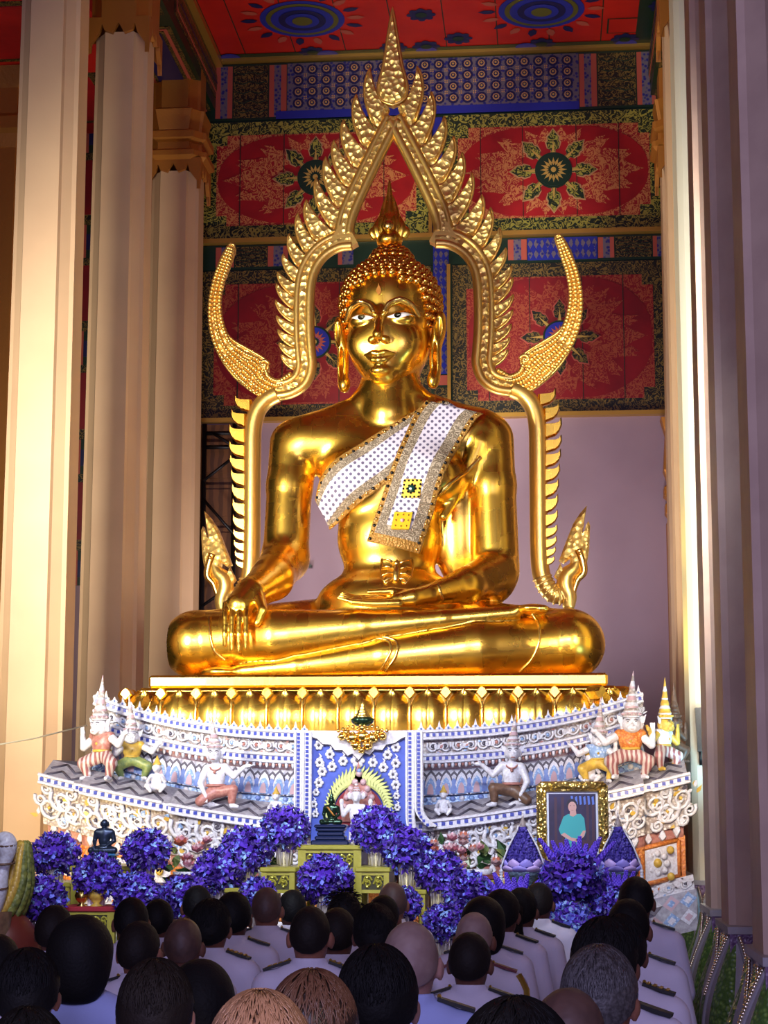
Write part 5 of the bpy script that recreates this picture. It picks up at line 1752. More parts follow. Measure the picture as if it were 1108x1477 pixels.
# ------------------------------------------------------------------ porcelain figures on the ledge
def U(s): return s * 13.3 / F
def fig_mesh(f, lo, hi, h=1.15):
    V, Fq = sdf_mesh(f, lo, hi, h); return V, Fq
def kneel_body(p):
    d = ell(p, (0, 0, 46), (13, 9, 17))
    d = smin(d, ell(p, (0, 0, 30), (11, 9, 10)), 4)
    d = smin(d, cap(p, (-13, 0, 58), (12, 0, 59), 6), 4)
    d = smin(d, cap(p, (-1, 0, 60), (-2, -1, 72), 5), 3)
    d = smin(d, ell(p, (-3, -3, 78), (10.5, 10.5, 11.5)), 2)
    d = smin(d, ell(p, (-3, -12, 73), (6, 4, 5)), 2)
    for s in (-1, 1):
        d = smin(d, ell(p, (-3 + s * 4.5, -12, 80), (2.6, 2, 2.2)), .8)
        d = smin(d, ell(p, (-3 + s * 11, -1, 77), (2, 3.5, 6)), 1)
    d = smin(d, ell(p, (-3, -14.5, 76), (2, 2.5, 3)), 1)
    d = smin(d, chain(p, [(13, 0, 59), (26, -4, 46), (42, -5, 60)], [6, 4.6, 3.2], 1), 2)
    d = smin(d, ell(p, (48, -6, 61.5), (6, 3, 3)), 1.5)
    for k in range(4): d = smin(d, cap(p, (51, -8 + k * 1.6, 61.5), (59 - abs(k - 1.5), -8.5 + k * 1.9, 63 - k * .6), 1.2, .7), .5)
    d = smin(d, cap(p, (45, -8, 62), (48, -9, 67), 1.3, .9), .6)
    d = smin(d, chain(p, [(-15, 0, 57), (-23, -6, 36), (-16, -12, 22)], [6, 4.6, 3.2], 1), 2)
    d = smin(d, ell(p, (-14, -13, 17), (3.6, 3, 5.5)), 1.2)
    for k in range(4): d = smin(d, cap(p, (-16 + k * 1.6, -13.5, 13), (-16.5 + k * 2, -14.5, 7.5), 1.1, .7), .4)
    d = smin(d, chain(p, [(24, -9, 10), (25, -10, 4), (34, -14, 2.5)], [4.5, 4, 2.6], 1), 1)
    d = smin(d, chain(p, [(-22, -11, 8), (-6, 2, 5), (2, 5, 3)], [5, 4, 3], 1), 1)
    return d
def kneel_cloth(p):
    d = ell(p, (0, 0, 25), (13, 10.5, 10))
    d = smin(d, chain(p, [(6, -3, 24), (26, -9, 27), (24.5, -9.5, 10)], [9, 7.5, 5.6], 1), 3)
    d = smin(d, chain(p, [(-6, -3, 22), (-22, -11, 10)], [9.5, 7.5], 1), 3)
    return d
def squat_body(p):
    d = ell(p, (3, 0, 52), (12, 9, 14))
    d = smin(d, ell(p, (5, -4, 77), (13.5, 12.5, 13)), 2)
    d = smin(d, cap(p, (3, 0, 60), (4, -1, 68), 6), 3)
    d = smin(d, ell(p, (5, -15, 71), (7.5, 4, 5)), 2)
    for s in (-1, 1):
        d = smin(d, ell(p, (5 + s * 5.5, -14.5, 80), (3.2, 2.4, 2.6)), .8)
        d = smin(d, ell(p, (5 + s * 14, -1, 76), (2.5, 4, 7)), 1)
        d = smin(d, cap(p, (5 + s * 4, -18, 70), (5 + s * 5, -18.5, 74), 1.2, .6), .5)
    d = smin(d, ell(p, (5, -17.5, 76), (2.6, 3, 3)), 1)
    d = smin(d, chain(p, [(-14, 0, 62), (-33, -5, 52), (-43, -6, 64)], [6.5, 5.5, 4], 1), 2)
    d = smin(d, ell(p, (-48, -7, 68), (5.5, 3.4, 4)), 1.5)
    for k in range(4): d = smin(d, cap(p, (-50, -9 + k * 1.7, 70), (-55 + k, -9.5 + k * 2, 75), 1.3, .8), .5)
    d = smin(d, chain(p, [(19, 0, 61), (32, -7, 48), (34, -8, 63)], [6.5, 5.5, 4], 1), 2)
    d = smin(d, ell(p, (34, -8, 69), (4, 3.4, 5)), 1.5)
    for k in range(4): d = smin(d, cap(p, (31.5 + k * 1.7, -9, 72), (31 + k * 2, -9.5, 79), 1.3, .8), .5)
    for s, kx in ((-1, -31), (1, 33)):
        d = smin(d, chain(p, [(kx * .62, -9, 10), (kx * .62, -9, 4), (kx * .74, -19, 3)], [5, 4.5, 3], 1), 1)
    return d
def squat_armor(p):
    d = ell(p, (3, -1, 53), (16.5, 11.5, 16))
    d = smin(d, cap(p, (-13, 0, 63), (19, 0, 63), 7.5), 4)
    return d
def squat_pants(p):
    d = ell(p, (1, 0, 36), (15, 11, 9))
    for s, kx in ((-1, -32), (1, 34)):
        d = smin(d, chain(p, [(s * 6 + 1, -1, 35), (kx * .82, -12, 25), (kx * .62, -9, 8)], [10.5, 9, 5.5], 1), 3)
    return d
def tier_crown(mb, c, h, r, lean=0, seg=10, mi=(0, 1, 2)):
    prof = [(1, 0), (1.1, .03), (1.02, .08), (.9, .1), (.98, .14), (.8, .2), (.84, .24), (.62, .32), (.66, .36), (.46, .46), (.48, .5), (.32, .62), (.33, .66), (.2, .78), (.12, .9), (.03, 1.0)]
    for i in range(len(prof) - 1):
        a, b = prof[i], prof[i + 1]
        rows = []
        for q, z in (a, b):
            rows.append([(c[0] + lean * z ** 1.5 + r * q * math.cos(2 * PI * k / seg), c[1] + r * q * math.sin(2 * PI * k / seg), c[2] + h * z) for k in range(seg + 1)])
        mb.grid(rows, mi[i % 3])
    for k in range(7):
        a = PI + PI * k / 6
        mb.sphere((c[0] + r * 1.08 * math.cos(a), c[1] + r * 1.08 * math.sin(a), c[2] + h * .07), r * .16, 6, 4, mi[2])
    for s in (-1, 1):
        mb.prism([(c[0] + s * (r * 1.0 + a), c[2] - r * .9 + b) for a, b in ((0, 0), (r * .5, r * .3), (r * .75, r * 1.3), (r * .35, r * .95), (r * .1, r * 1.0))], c[1] - 1, c[1] + 1, mi[0])
def mesh_from(parts, name, mat_, parent, smooth=True):
    V, Fq = parts
    return mesh_arr(name, V + np.array(world_loc(parent)), Fq, mat_, parent, smooth=smooth)
_cache = {}
def cached(key, fn, lo, hi, h):
    if key not in _cache: _cache[key] = fig_mesh(fn, lo, hi, h)
    return _cache[key]
def guardian(kind, px, py, Y, sc, mirror, label, skin, cloth, armor, crownm, crown_h, rz=0.0, lean=0, group=None):
    x = Xp(px, Y, py)
    for _ in range(3):
        tt = min(1, max(0, 1 - (Y - YB - plan_l(x) + .42) / .30)); tt = 1 - tt
        base = Vector(T['roof'].pt(x, min(1, max(0, tt)))); base.y = Y; base.z -= .01
    t = empty('guardian_figure', base, label, 'figurine', group or 'porcelain guardians on the pedestal ledge')
    k = sc * Y / F
    def put(key, fn, lo, hi, name, m):
        V, Fq = cached(key, fn, lo, hi, 1.1)
        W = V * k
        if mirror: W = W * np.array((-1, 1, 1)); Fq = Fq[:, ::-1]
        W = W @ rotz3(rz).T
        return mesh_arr(name, W + np.array(base), Fq, m, t)
    if kind == 'A':
        put('ka', kneel_body, (-34, -26, -2), (66, 16, 96), 'body', skin)
        put('kc', kneel_cloth, (-38, -28, -2), (42, 18, 42), 'loincloth', cloth)
        hx, hy, hz, hr = -3, -2, 86, 10
    else:
        put('sb', squat_body, (-64, -28, -2), (50, 18, 96), 'body', skin)
        put('sp', squat_pants, (-50, -30, 0), (52, 18, 54), 'trousers', cloth)
        put('sa', squat_armor, (-30, -20, 30), (36, 18, 80), 'armour', armor)
        hx, hy, hz, hr = 5, -3, 87, 12
    mb = MB(); tier_crown(mb, (hx, hy, hz), crown_h, hr, lean)
    # necklace and belt
    V = np.array(mb.v) * k
    if mirror: V = V * np.array((-1, 1, 1))
    mb.v = [tuple(p) for p in (V @ rotz3(rz).T + np.array(base))]
    mb.build('crown', crownm, t)
    mb = MB()
    zc = 63 if kind == 'A' else 64
    x0 = -1 if kind == 'A' else 3
    mb.tube([(x0 + 9 * math.cos(a), 9.5 * math.sin(a) * 1.0 - 1, zc - 8 * max(0, -math.sin(a))) for a in [2 * PI * i / 20 for i in range(20)]], 1.3, 6, closed=True)
    mb.tube([(x0 + 13 * math.cos(a), 11 * math.sin(a), 33 if kind == 'A' else 43) for a in [2 * PI * i / 20 for i in range(20)]], 2.2, 6, closed=True)
    mb.sphere((x0, -12, zc - 11), 2.4, 8, 6)
    V = np.array(mb.v) * k
    if mirror: V = V * np.array((-1, 1, 1))
    mb.v = [tuple(p) for p in (V @ rotz3(rz).T + np.array(base))]
    mb.build('necklace_and_belt', M['porc_red'] if kind == 'A' else M['porc_yellow'], t)
    # painted eyes and mouth
    mb = MB()
    fx0, fy0, fz0, es = (-3, -13.6, 80.5, 4.5) if kind == 'A' else (5, -16.6, 80.5, 5.5)
    for s in (-1, 1):
        mb.sphere((fx0 + s * es, fy0 + .6, fz0), (1.7, .9, 1.0), 7, 5, 0)
        mb.tube([(fx0 + s * (es - 3), fy0 + 1.2, fz0 + 2.2), (fx0 + s * es, fy0 + .6, fz0 + 3.4), (fx0 + s * (es + 3), fy0 + 2.2, fz0 + 2.4)], .6, 4, 0)
    mz = 71 if kind == 'A' else 70
    mb.sphere((fx0, fy0 - 1.6 if kind == 'A' else fy0 - 1.4, mz), (3.4, 1.2, 1.0), 8, 5, 1)
    V = np.array(mb.v) * k
    if mirror: V = V * np.array((-1, 1, 1))
    mb.v = [tuple(p) for p in (V @ rotz3(rz).T + np.array(base))]
    mb.build('painted_face', [M['groove'], M['porc_red']], t)
    return t
W_, G_ = M['porcelain'], M['porc_green']
CR = [M['porcelain'], M['porc_chip'], M['porc_pink']]
guardian('A', 312, 1158, 13.42, .98, False, 'white kneeling guardian with arm stretched toward the blue panel, left of it', W_, M['porc_red'], None, CR, 47, lean=-6)
guardian('A', 738, 1160, 13.42, .98, True, 'white kneeling guardian with one arm stretched out, right of the blue panel', W_, M['porc_brown'], None, CR, 47, lean=-5)
guardian('B', 148, 1138, 13.60, 1.0, True, 'crowned squatting guardian in red and green armour at the far left corner of white pedestal', W_, M['stripe'], M['porc_red'], CR, 66, rz=-.5, lean=-3)
guardian('B', 192, 1128, 13.72, .80, True, 'crowned guardian half hidden behind the left corner guardian of the white pedestal', W_, M['porc_green'], M['porc_yellow'], CR, 68, rz=.2, lean=6)
guardian('B', 908, 1138, 13.60, 1.0, False, 'crowned guardian in green and orange armour with striped trousers, right of the framed portrait', W_, M['stripe'], M['porc_orange'], CR, 66, rz=.0, lean=4)
guardian('B', 862, 1124, 13.66, .78, False, 'smaller crowned guardian between the kneeling right guardian and the striped one', W_, M['porc_yellow'], M['porc_lblue'], CR, 68, rz=-.1, lean=4)
guardian('B', 957, 1134, 13.72, .84, False, 'crowned guardian turned sideways at the right corner of the pedestal', M['porc_yellow'], M['stripe'], M['porcelain'], [M['porcelain'], M['porc_yellow'], M['porc_yellow']], 70, rz=.9, lean=3)
guardian('B', 972, 1146, 14.15, .72, False, 'brown guardian in shadow behind the right corner of the pedestal', M['porc_brown'], M['porc_brown'], M['porc_brown'], [M['porc_brown']] * 3, 70, rz=.9)  # shade put into the glaze: every part of this figure is brown
def sitter(p):
    d = ell(p, (0, 0, 16), (8, 6, 11)); d = smin(d, ell(p, (0, -2, 33), (6, 6, 6.5)), 2)
    for s in (-1, 1):
        d = smin(d, chain(p, [(s * 4, -2, 7), (s * 12, -8, 9), (s * 7, -10, 2)], [4.5, 3.5, 2.5], 1), 2)
        d = smin(d, chain(p, [(s * 7, 0, 23), (s * 12, -4, 15), (s * 8, -9, 21)], [3, 2.5, 2], 1), 1.5)
        d = smin(d, ell(p, (s * 6, 0, 34), (1.6, 1.6, 2.4)), .8)
    d = smin(d, ell(p, (0, -8, 31), (3, 2.4, 2.4)), 1)
    return d
for px, py, Y, lab in ((226, 1143, 13.5, 'small white seated figure between the two left guardians on the blue wave band'), (640, 1176, 13.35, 'small white seated figure on the ledge right of the blue panel'), (851, 1130, 13.7, 'small white seated figure peeping above the framed portrait'), (398, 1178, 13.35, 'small white seated figure on the ledge left of the blue panel')):
    b = P(px, py, Y)
    V, Fq = cached('sit', sitter, (-18, -18, -2), (18, 12, 44), 1.0)
    k = Y / F * (1.05 if px in (226, 851) else .85)
    t = empty('seated_figurine', b, lab, 'figurine')
    mesh_arr('body', V * k + np.array(b), Fq, M['porcelain'], t)
    MB().lathe([(6 * k, 0), (6.4 * k, 2 * k), (4 * k, 5 * k), (2.4 * k, 9 * k), (.4 * k, 14 * k)], (b.x, b.y - .0, b.z + 37 * k), 10).build('cap', M['porc_yellow'], t)
# the white deity standing before the niche
def deity(p):
    d = ell(p, (0, 0, 44), (12, 8, 16)); d = smin(d, ell(p, (0, 0, 24), (11, 8, 14)), 4)
    d = smin(d, cap(p, (-10, 0, 57), (10, 0, 57), 5.5), 3)
    d = smin(d, ell(p, (0, -2, 76), (9.5, 9, 10)), 2); d = smin(d, cap(p, (0, 0, 60), (0, -1, 70), 5), 2)
    d = smin(d, ell(p, (0, -11, 71), (4, 3, 5)), 2)
    for s in (-1, 1):
        d = smin(d, ell(p, (s * 11, 0, 77), (5, 2, 7)), 1.5)
        d = smin(d, ell(p, (s * 4, -9.5, 79), (1.8, 1.5, 1.5)), .6)
        d = smin(d, chain(p, [(s * 13, 0, 57), (s * 22, -3, 44), (s * 25, -6, 60)], [5, 4, 3], 1), 2)
        d = smin(d, ell(p, (s * 25, -6, 66), (4, 3.4, 6)), 1)
        d = smin(d, chain(p, [(s * 6, 0, 16), (s * 8, -2, 0), (s * 9, -8, -2)], [7, 5, 4], 1), 3)
    return d
b = P(514, 1218, YP - .16)
t = empty('deity_figurine', b, 'white deity figurine with raised hands before the red niche of the blue panel', 'figurine')
V, Fq = fig_mesh(deity, (-34, -18, -8), (34, 14, 92), 1.1); k = YP / F * .82
mesh_arr('body', V * k + np.array(b) + np.array((0, 0, 6 * k)), Fq, M['porcelain'], t)
mb = MB(); tier_crown(mb, (0, -1, 90), 22, 7); mb.v = [tuple(np.array(p) * k + np.array(b)) for p in mb.v]; mb.build('crown', [M['porc_pink'], M['porcelain'], M['porc_red']], t)
MB().box2((b.x - .14, b.y - .06, b.z - .22), (b.x + .14, YP - .001, b.z + .004)).build('pedestal_block', M['porc_pink'], t, smooth=False)
# ------------------------------------------------------------------ altar tables
def carved(mb, x0, x1, z0, z1, y, mi_bg, mi):
    """pierced scroll panel: dark ground with raised scrolls"""
    mb.box2((x0, y, z0), (x1, y + .012, z1), mi_bg)
    w, h = x1 - x0, z1 - z0
    n = max(2, int(w / .05))
    for i in range(n):
        for s in (-1, 1):
            cx = x0 + (i + .5) * w / n; r = min(w / n, h) * .42
            mb.tube([(cx + s * r * (1 - .8 * k / 9) * math.cos(k * .75), y - .004, (z0 + z1) / 2 + s * h * .12 + r * (1 - .8 * k / 9) * math.sin(k * .75)) for k in range(10)], .007, 4, mi)
        mb.sphere((x0 + (i + .5) * w / n, y - .004, z0 + h * .8), .010, 6, 4, mi)
        mb.sphere((x0 + (i + .5) * w / n, y - .004, z0 + h * .2), .010, 6, 4, mi)
def table(label, px0, px1, pyt, Y, depth=.42, apron=.13, full=False, top='table_gold', group=None):
    a, b = P(px0, pyt, Y), P(px1, pyt, Y)
    z = a.z; x0, x1 = a.x, b.x
    t = empty('altar_table', ((x0 + x1) / 2, Y + depth / 2, 0), label, 'table', group or 'gold altar tables')
    MB().box2((x0 - .01, Y - .01, z - .03), (x1 + .01, Y + depth, z)).build('tabletop', M[top], t, smooth=False).modifiers.new('b', 'BEVEL').width = .006
    lw = min(.05, (x1 - x0) * .16)
    for sx in (x0 + lw / 2, x1 - lw / 2):
        for sy in (Y + lw / 2, Y + depth - lw / 2):
            m2 = MB().box2((sx - lw / 2, sy - lw / 2, .04), (sx + lw / 2, sy + lw / 2, z - .03)); m2.lathe([(lw * .5, 0), (lw * .7, .02), (lw * .4, .05)], (sx, sy, 0), 10)
            m2.build('leg', M['table_gold'], t, smooth=False)
    mb = MB()
    za = z - .03 - (apron if not full else (z - .03) * .55)
    carved(mb, x0 + lw, x1 - lw, za + .02, z - .045, Y + .012, 1, 0)
    mb.box2((x0 + lw * .9, Y + .004, za), (x1 - lw * .9, Y + .03, za + .02), 0)
    mb.box2((x0 + lw * .9, Y + .004, z - .05), (x1 - lw * .9, Y + .03, z - .03), 0)
    mb.build('carved_apron', [M['table_gold'], M['table_dark']], t, smooth=False)
    for sx in (x0 + .008, x1 - .008):
        MB().box2((sx - .008, Y + lw, za), (sx + .008, Y + depth - lw, z - .03)).build('side_apron', M['table_side'], t, smooth=False)
    return t
table('tall greenish gold altar table with carved apron under the dark green Buddha', 430, 521, 1219, 11.75, .5)
table('gold carved table on the left of the tall centre altar table', 377, 425, 1251, 11.55, .42)
table('gold carved table on the right of the tall centre altar table', 514, 561, 1251, 11.55, .42)
table('lower gold table left of the carved altar tables, mostly behind dark heads', 326, 374, 1281, 11.35, .4)
table('lower gold table right of the carved altar tables with vase on top', 564, 613, 1283, 11.35, .4)
table('low gold table at the right foot of the altar steps', 608, 652, 1315, 11.15, .4)
table('green gold table carrying the dark monk statue', 103, 189, 1249, 11.9, .5)
table('low table with red top and green skirt in front of the monk statue table', 88, 166, 1308, 11.5, .32, top='red_cloth')
table('small red topped table with green skirt near the left edge', 28, 76, 1341, 11.2, .36, top='red_cloth')
table('brown sided table under the left purple bouquets', 192, 246, 1277, 11.7, .4, top='table_side')
table('gold table under the leftmost purple bouquet', 62, 100, 1273, 12.0, .4)
table('red and gold table carrying the framed portrait', 770, 884, 1251, 11.9, .5, top='table_side')
table('low gilded table in front of the portrait bouquet', 796, 852, 1300, 11.2, .4)
table('gold table under the left violet cone offering', 716, 790, 1278, 11.6, .4)
table('gold table under the right violet cone offering', 862, 926, 1278, 11.6, .4)
table('low table with pink lotus flowers right of the altar steps', 660, 712, 1262, 12.1, .4, top='table_side')
table('low table with pink lotus flowers left of the altar steps', 246, 300, 1262, 12.1, .4, top='table_side')

# ------------------------------------------------------------------ purple flower balls in glass goblets
def blossom_mesh(seed, n=520, r=.145, squash=.92):
    rr = random.Random(seed); mb = MB()
    mb.sphere((0, 0, 0), (r * .8, r * .8, r * .8 * squash), 14, 9, 1)
    for i in range(n):
        z = 1 - 2 * (i + .5) / n; a = i * 2.399963
        if z < -.8: continue
        q = math.sqrt(1 - z * z)
        nr = Vector((q * math.cos(a), q * math.sin(a), z)) + Vector((rr.gauss(0, .22), rr.gauss(0, .22), rr.gauss(0, .22))); nr.normalize()
        rad = r * (.80 + .26 * rr.random())
        c = Vector((nr.x * rad, nr.y * rad, nr.z * rad * squash))
        t1 = nr.orthogonal().normalized(); t1 = Matrix.Rotation(rr.uniform(0, 2 * PI), 3, nr) @ t1; t2 = nr.cross(t1)
        col = rr.choices((0, 1, 2, 3), (.46, .36, .12, .06))[0]
        ln, wd = .024 + .014 * rr.random(), .009 + .006 * rr.random()
        for k in range(2 + (i % 2)):
            d = Matrix.Rotation(k * 2.1 + rr.random(), 3, nr) @ t1
            e = nr.cross(d)
            tip = c + d * ln + nr * (.012 + .02 * rr.random())
            mid = c + d * ln * .5 + nr * .014
            mb.add([c - d * .006, mid + e * wd, tip, mid - e * wd], [(0, 1, 2), (0, 2, 3)], col)
    return mb
def goblet(h, rb):
    mb = MB()
    prof = [(.16, 0), (.165, .03), (.06, .07), (.045, .14), (.05, h * .30), (.09, h * .36), (rb * .85, h * .46), (rb, h * .95), (rb * 1.05, h), (rb * .98, h), (rb * .9, h * .94), (rb * .6, h * .66), (.01, h * .56)]
    mb.lathe(prof, (0, 0, 0), 20, capt=False)
    for k in range(14):
        a = 2 * PI * k / 14
        mb.tube([(rb * .87 * math.cos(a), rb * .87 * math.sin(a), h * .46), (rb * 1.0 * math.cos(a), rb * 1.0 * math.sin(a), h * .95)], .02, 4)
    return mb
BL = [M['violet'], M['violet_d'], M['violet_l'], M['violet_b']]
BL2 = [M['violet_l'], M['violet'], M['violet_b'], M['violet_b']]
FP = {}
def flower_ball(label, px, py, r_px, Y, var=0, pale=False, vh=.24, group='purple flower balls on the altar', stand=False):
    c = P(px, py, Y); R = rp(r_px, Y)
    zf = c.z - R * .75 - vh
    t = empty('flower_arrangement', (c.x, c.y, zf), label, 'flowers', group)
    key = (var, pale)
    if key not in FP:
        o = blossom_mesh(20 + var).build('blossoms', BL2 if pale else BL, t, smooth=False)
        o.data.transform(Matrix.Translation(world_loc(t))); o['kind'] = 'stuff'
        FP[key] = o
    else:
        o = FP[key].copy(); COL.objects.link(o); o.parent = t
    o.location = (0, 0, vh + R * .75); o.scale = (R / .145,) * 3; o.rotation_euler = (0, 0, px * .37)
    if 'gob' not in FP:
        g = goblet(1, .20).build('glass_vase', M['glass'], t); g.data.transform(Matrix.Translation(world_loc(t))); FP['gob'] = g
    else:
        g = FP['gob'].copy(); COL.objects.link(g); g.parent = t
    g.location = (0, 0, 0); g.scale = (vh * 1.15,) * 3
    if stand:
        m2 = MB().lathe([(.14, -zf), (.15, -zf + .03), (.05, -zf + .08), (.04, -.1), (.12, -.02), (.12, -.001)], (c.x, c.y, zf), 14); m2.build('stand', M['table_side'], t)
    return t
FBS = [
 ('leftmost high purple flower ball in a glass goblet against the yellow column', 80, 1233, 32, 12.1),
 ('purple flower ball directly below the dark monk statue', 140, 1264, 32, 11.65),
 ('wide purple and pale blue flower ball, lowest at the left edge', 58, 1297, 34, 11.3),
 ('purple flower ball right of the dark monk statue', 211, 1228, 32, 11.85),
 ('purple flower ball above two dark heads, below the one beside the monk statue', 197, 1290, 31, 11.5),
 ('purple flower ball lowest on the left altar steps, over black haired head', 267, 1295, 32, 11.15),
 ('purple flower ball second lowest on the left altar steps', 316, 1258, 33, 11.45),
 ('purple flower ball third up on the left altar steps', 355, 1227, 34, 11.65),
 ('purple flower ball topmost on the left altar steps beside the blue panel', 411, 1196, 32, 11.8),
 ('purple flower ball in front of the white cloth under the centre table', 470, 1269, 35, 11.3),
 ('purple flower ball beside the white deity, topmost on the right steps', 543, 1197, 33, 11.8),
 ('purple flower ball second down on the right altar steps', 587, 1226, 32, 11.65),
 ('purple flower ball third down on the right altar steps', 633, 1259, 31, 11.45),
 ('purple flower ball fourth down on the right altar steps, by pink lotuses', 675, 1289, 31, 11.2),
 ('small purple flower ball lowest on the right, above a low green table', 641, 1333, 28, 10.95),
 ('purple flower ball peeping between two heads left of the centre table', 372, 1290, 24, 11.0),
 ('purple and blue flower ball behind the bald head right of the centre table', 582, 1304, 24, 11.0),
 ('purple flower ball at the foot of the right violet cone', 880, 1306, 27, 11.2)]
for i, (lab, x, y, r, Y) in enumerate(FBS): flower_ball(lab, x, y, r, Y, i % 3, stand=i in (5, 14, 15, 17))
flower_ball('round bunch of pale lilac and blue roses below the portrait', 822, 1336, 32, 10.9, 4, True, stand=True)

# lavender spikes bunches
def lavender(label, px, py, Y, w, n, hgt, ball=None):
    c = P(px, py, Y)
    t = empty('lavender_bunch', (c.x, c.y, c.z - .25), label, 'flowers')
    rr = random.Random(px)
    for i in range(n):
        u = -1 + 2 * (i + .5) / n
        mb = MB()
        x0 = c.x + u * w * .35; x1 = c.x + u * w * (.8 + .3 * rr.random()); h = hgt * (.75 + .35 * rr.random())
        y1 = c.y + rr.uniform(-.06, .06)
        p0, p1 = Vector((x0, c.y, c.z - .05)), Vector((x1, y1, c.z + h))
        mb.tube([p0, p0.lerp(p1, .45)], .006, 4, 1)
        for k in range(12):
            q = p0.lerp(p1, .4 + .6 * k / 11); rr_ = .022 * (1 - .55 * k / 11)
            for a in range(4):
                an = a * PI / 2 + k * .8
                mb.sphere(q + Vector((math.cos(an) * rr_ * .8, math.sin(an) * rr_ * .8, 0)), rr_ * .62, 5, 4, 0)
        mb.build('flower_spike', [M['lavender'], M['leaf']], t)
    if ball:
        R = rp(ball, Y)
        o = FP[(0, False)].copy(); COL.objects.link(o); o.parent = t
        o.location = Vector((c.x, c.y - .03, c.z - R * .6)) - world_loc(t); o.scale = (R / .145 * 1.25, R / .145, R / .145 * .95)
        g = FP['gob'].copy(); COL.objects.link(g); g.parent = t
        g.location = Vector((c.x, c.y - .03, c.z - R * 1.4 - .24)) - world_loc(t); g.scale = (.28,) * 3
    else:
        MB().lathe([(.05, -.30), (.06, -.2), (.09, -.04), (.085, -.02)], (c.x, c.y, c.z), 14).build('pot', M['offer_bowl'], t)
    return t
lavender('large bouquet of lavender spikes and blue flowers before the framed portrait', 828, 1244, 11.25, .26, 11, .14, ball=42)
lavender('lavender bunch in front of the left violet cone', 742, 1288, 11.25, .22, 9, .11)
lavender('lavender bunch in front of the right violet cone', 890, 1292, 11.25, .12, 6, .15)
lavender('small lavender bunch low at the left edge beside the red topped table', 20, 1372, 10.8, .05, 4, .14)

# ------------------------------------------------------------------ violet cone offerings
def cone_offering(label, px, Y):
    top, neck, bot = P(px, 1172, Y), P(px, 1196, Y), P(px, 1258, Y)
    t = empty('cone_offering', bot, label, 'offering', 'violet cone offerings beside the portrait')
    k = rp(1, Y)
    mb = MB(); mb.lathe([(24 * k, 0), (28 * k, 6 * k), (28 * k, 14 * k), (25 * k, 22 * k), (20 * k, 32 * k), (14 * k, 44 * k), (9 * k, 54 * k), (6.5 * k, 61 * k), (6 * k, 63 * k)], bot, 24)
    # overlapping scales
    for r in range(10):
        z = (20 + r * 4.1) * k
        q = np.interp(z / k, [14, 22, 32, 44, 54, 61], [28, 25, 20, 14, 9, 6.5]) * k
        n = max(8, int(20 - r * 1.1))
        for i in range(n):
            a = 2 * PI * (i + .5 * (r % 2)) / n
            mb.sphere((bot.x + q * math.cos(a), bot.y + q * math.sin(a), bot.z + z), (2.6 * k, 2.6 * k, 2.6 * k), 6, 4)
    mb.build('cone_body', M['offer_violet'], t)
    mb = MB().lathe([(6.2 * k, 62 * k), (4 * k, 66 * k), (4.6 * k, 69 * k), (2 * k, 74 * k), (.4 * k, 86 * k)], bot, 12); mb.build('finial', M['porc_chip'], t)
    for ring, (n, z0, out, h, w) in enumerate(((9, 4, 30, 15, 11), (9, 0, 33, 10, 12))):
        for i in range(n):
            a = 2 * PI * (i + .5 * ring) / n
            pm = MB(); g = []
            for u in np.linspace(-1, 1, 7):
                row = []
                for v in np.linspace(0, 1, 6):
                    wd = w * k * (.72 + .7 * v if v < .4 else 1.0 * (1 - ((v - .4) / .6) ** 1.6) + .02)
                    r_ = (25 + (out - 25) * math.sin(PI * v * .6)) * k - abs(u) ** 2 * 2 * k
                    aa = a + u * wd / (26 * k)
                    row.append((bot.x + r_ * math.cos(aa), bot.y + r_ * math.sin(aa), bot.z + (z0 + h * v) * k))
                g.append(row)
            pm.grid(g)
            pm.build('lotus_petal', M['offer_lilac'] if (i + ring) % 2 else M['offer_edge'], t, solid=.004)
    MB().lathe([(12 * k, -20 * k), (16 * k, -18 * k), (14 * k, -14 * k), (24 * k, -6 * k), (27 * k, 0), (27 * k, 2 * k)], bot, 24).build('offering_bowl', M['offer_bowl'], t)
    for s in (-1, 1):
        mb = MB(); x = bot.x + s * 31 * k
        mb.tube([(bot.x + s * 7 * k, bot.y - 6 * k, bot.z + 60 * k), (bot.x + s * 20 * k, bot.y - 16 * k, bot.z + 36 * k), (x, bot.y - 14 * k, bot.z + 8 * k), (x, bot.y - 14 * k, bot.z - 12 * k)], .006, 5)
        for q in range(5): mb.sphere((x, bot.y - 14 * k, bot.z + (2 - q * 4) * k), .013, 7, 5)
        mb.lathe([(.02, -.07), (.012, -.02), (.004, 0)], (x, bot.y - 14 * k, bot.z - 16 * k), 8)
        mb.build('garland', M['porcelain'], t)
cone_offering('violet lotus cone offering left of the framed portrait', 755, 11.6)
cone_offering('violet lotus cone offering right of the framed portrait', 893, 11.6)

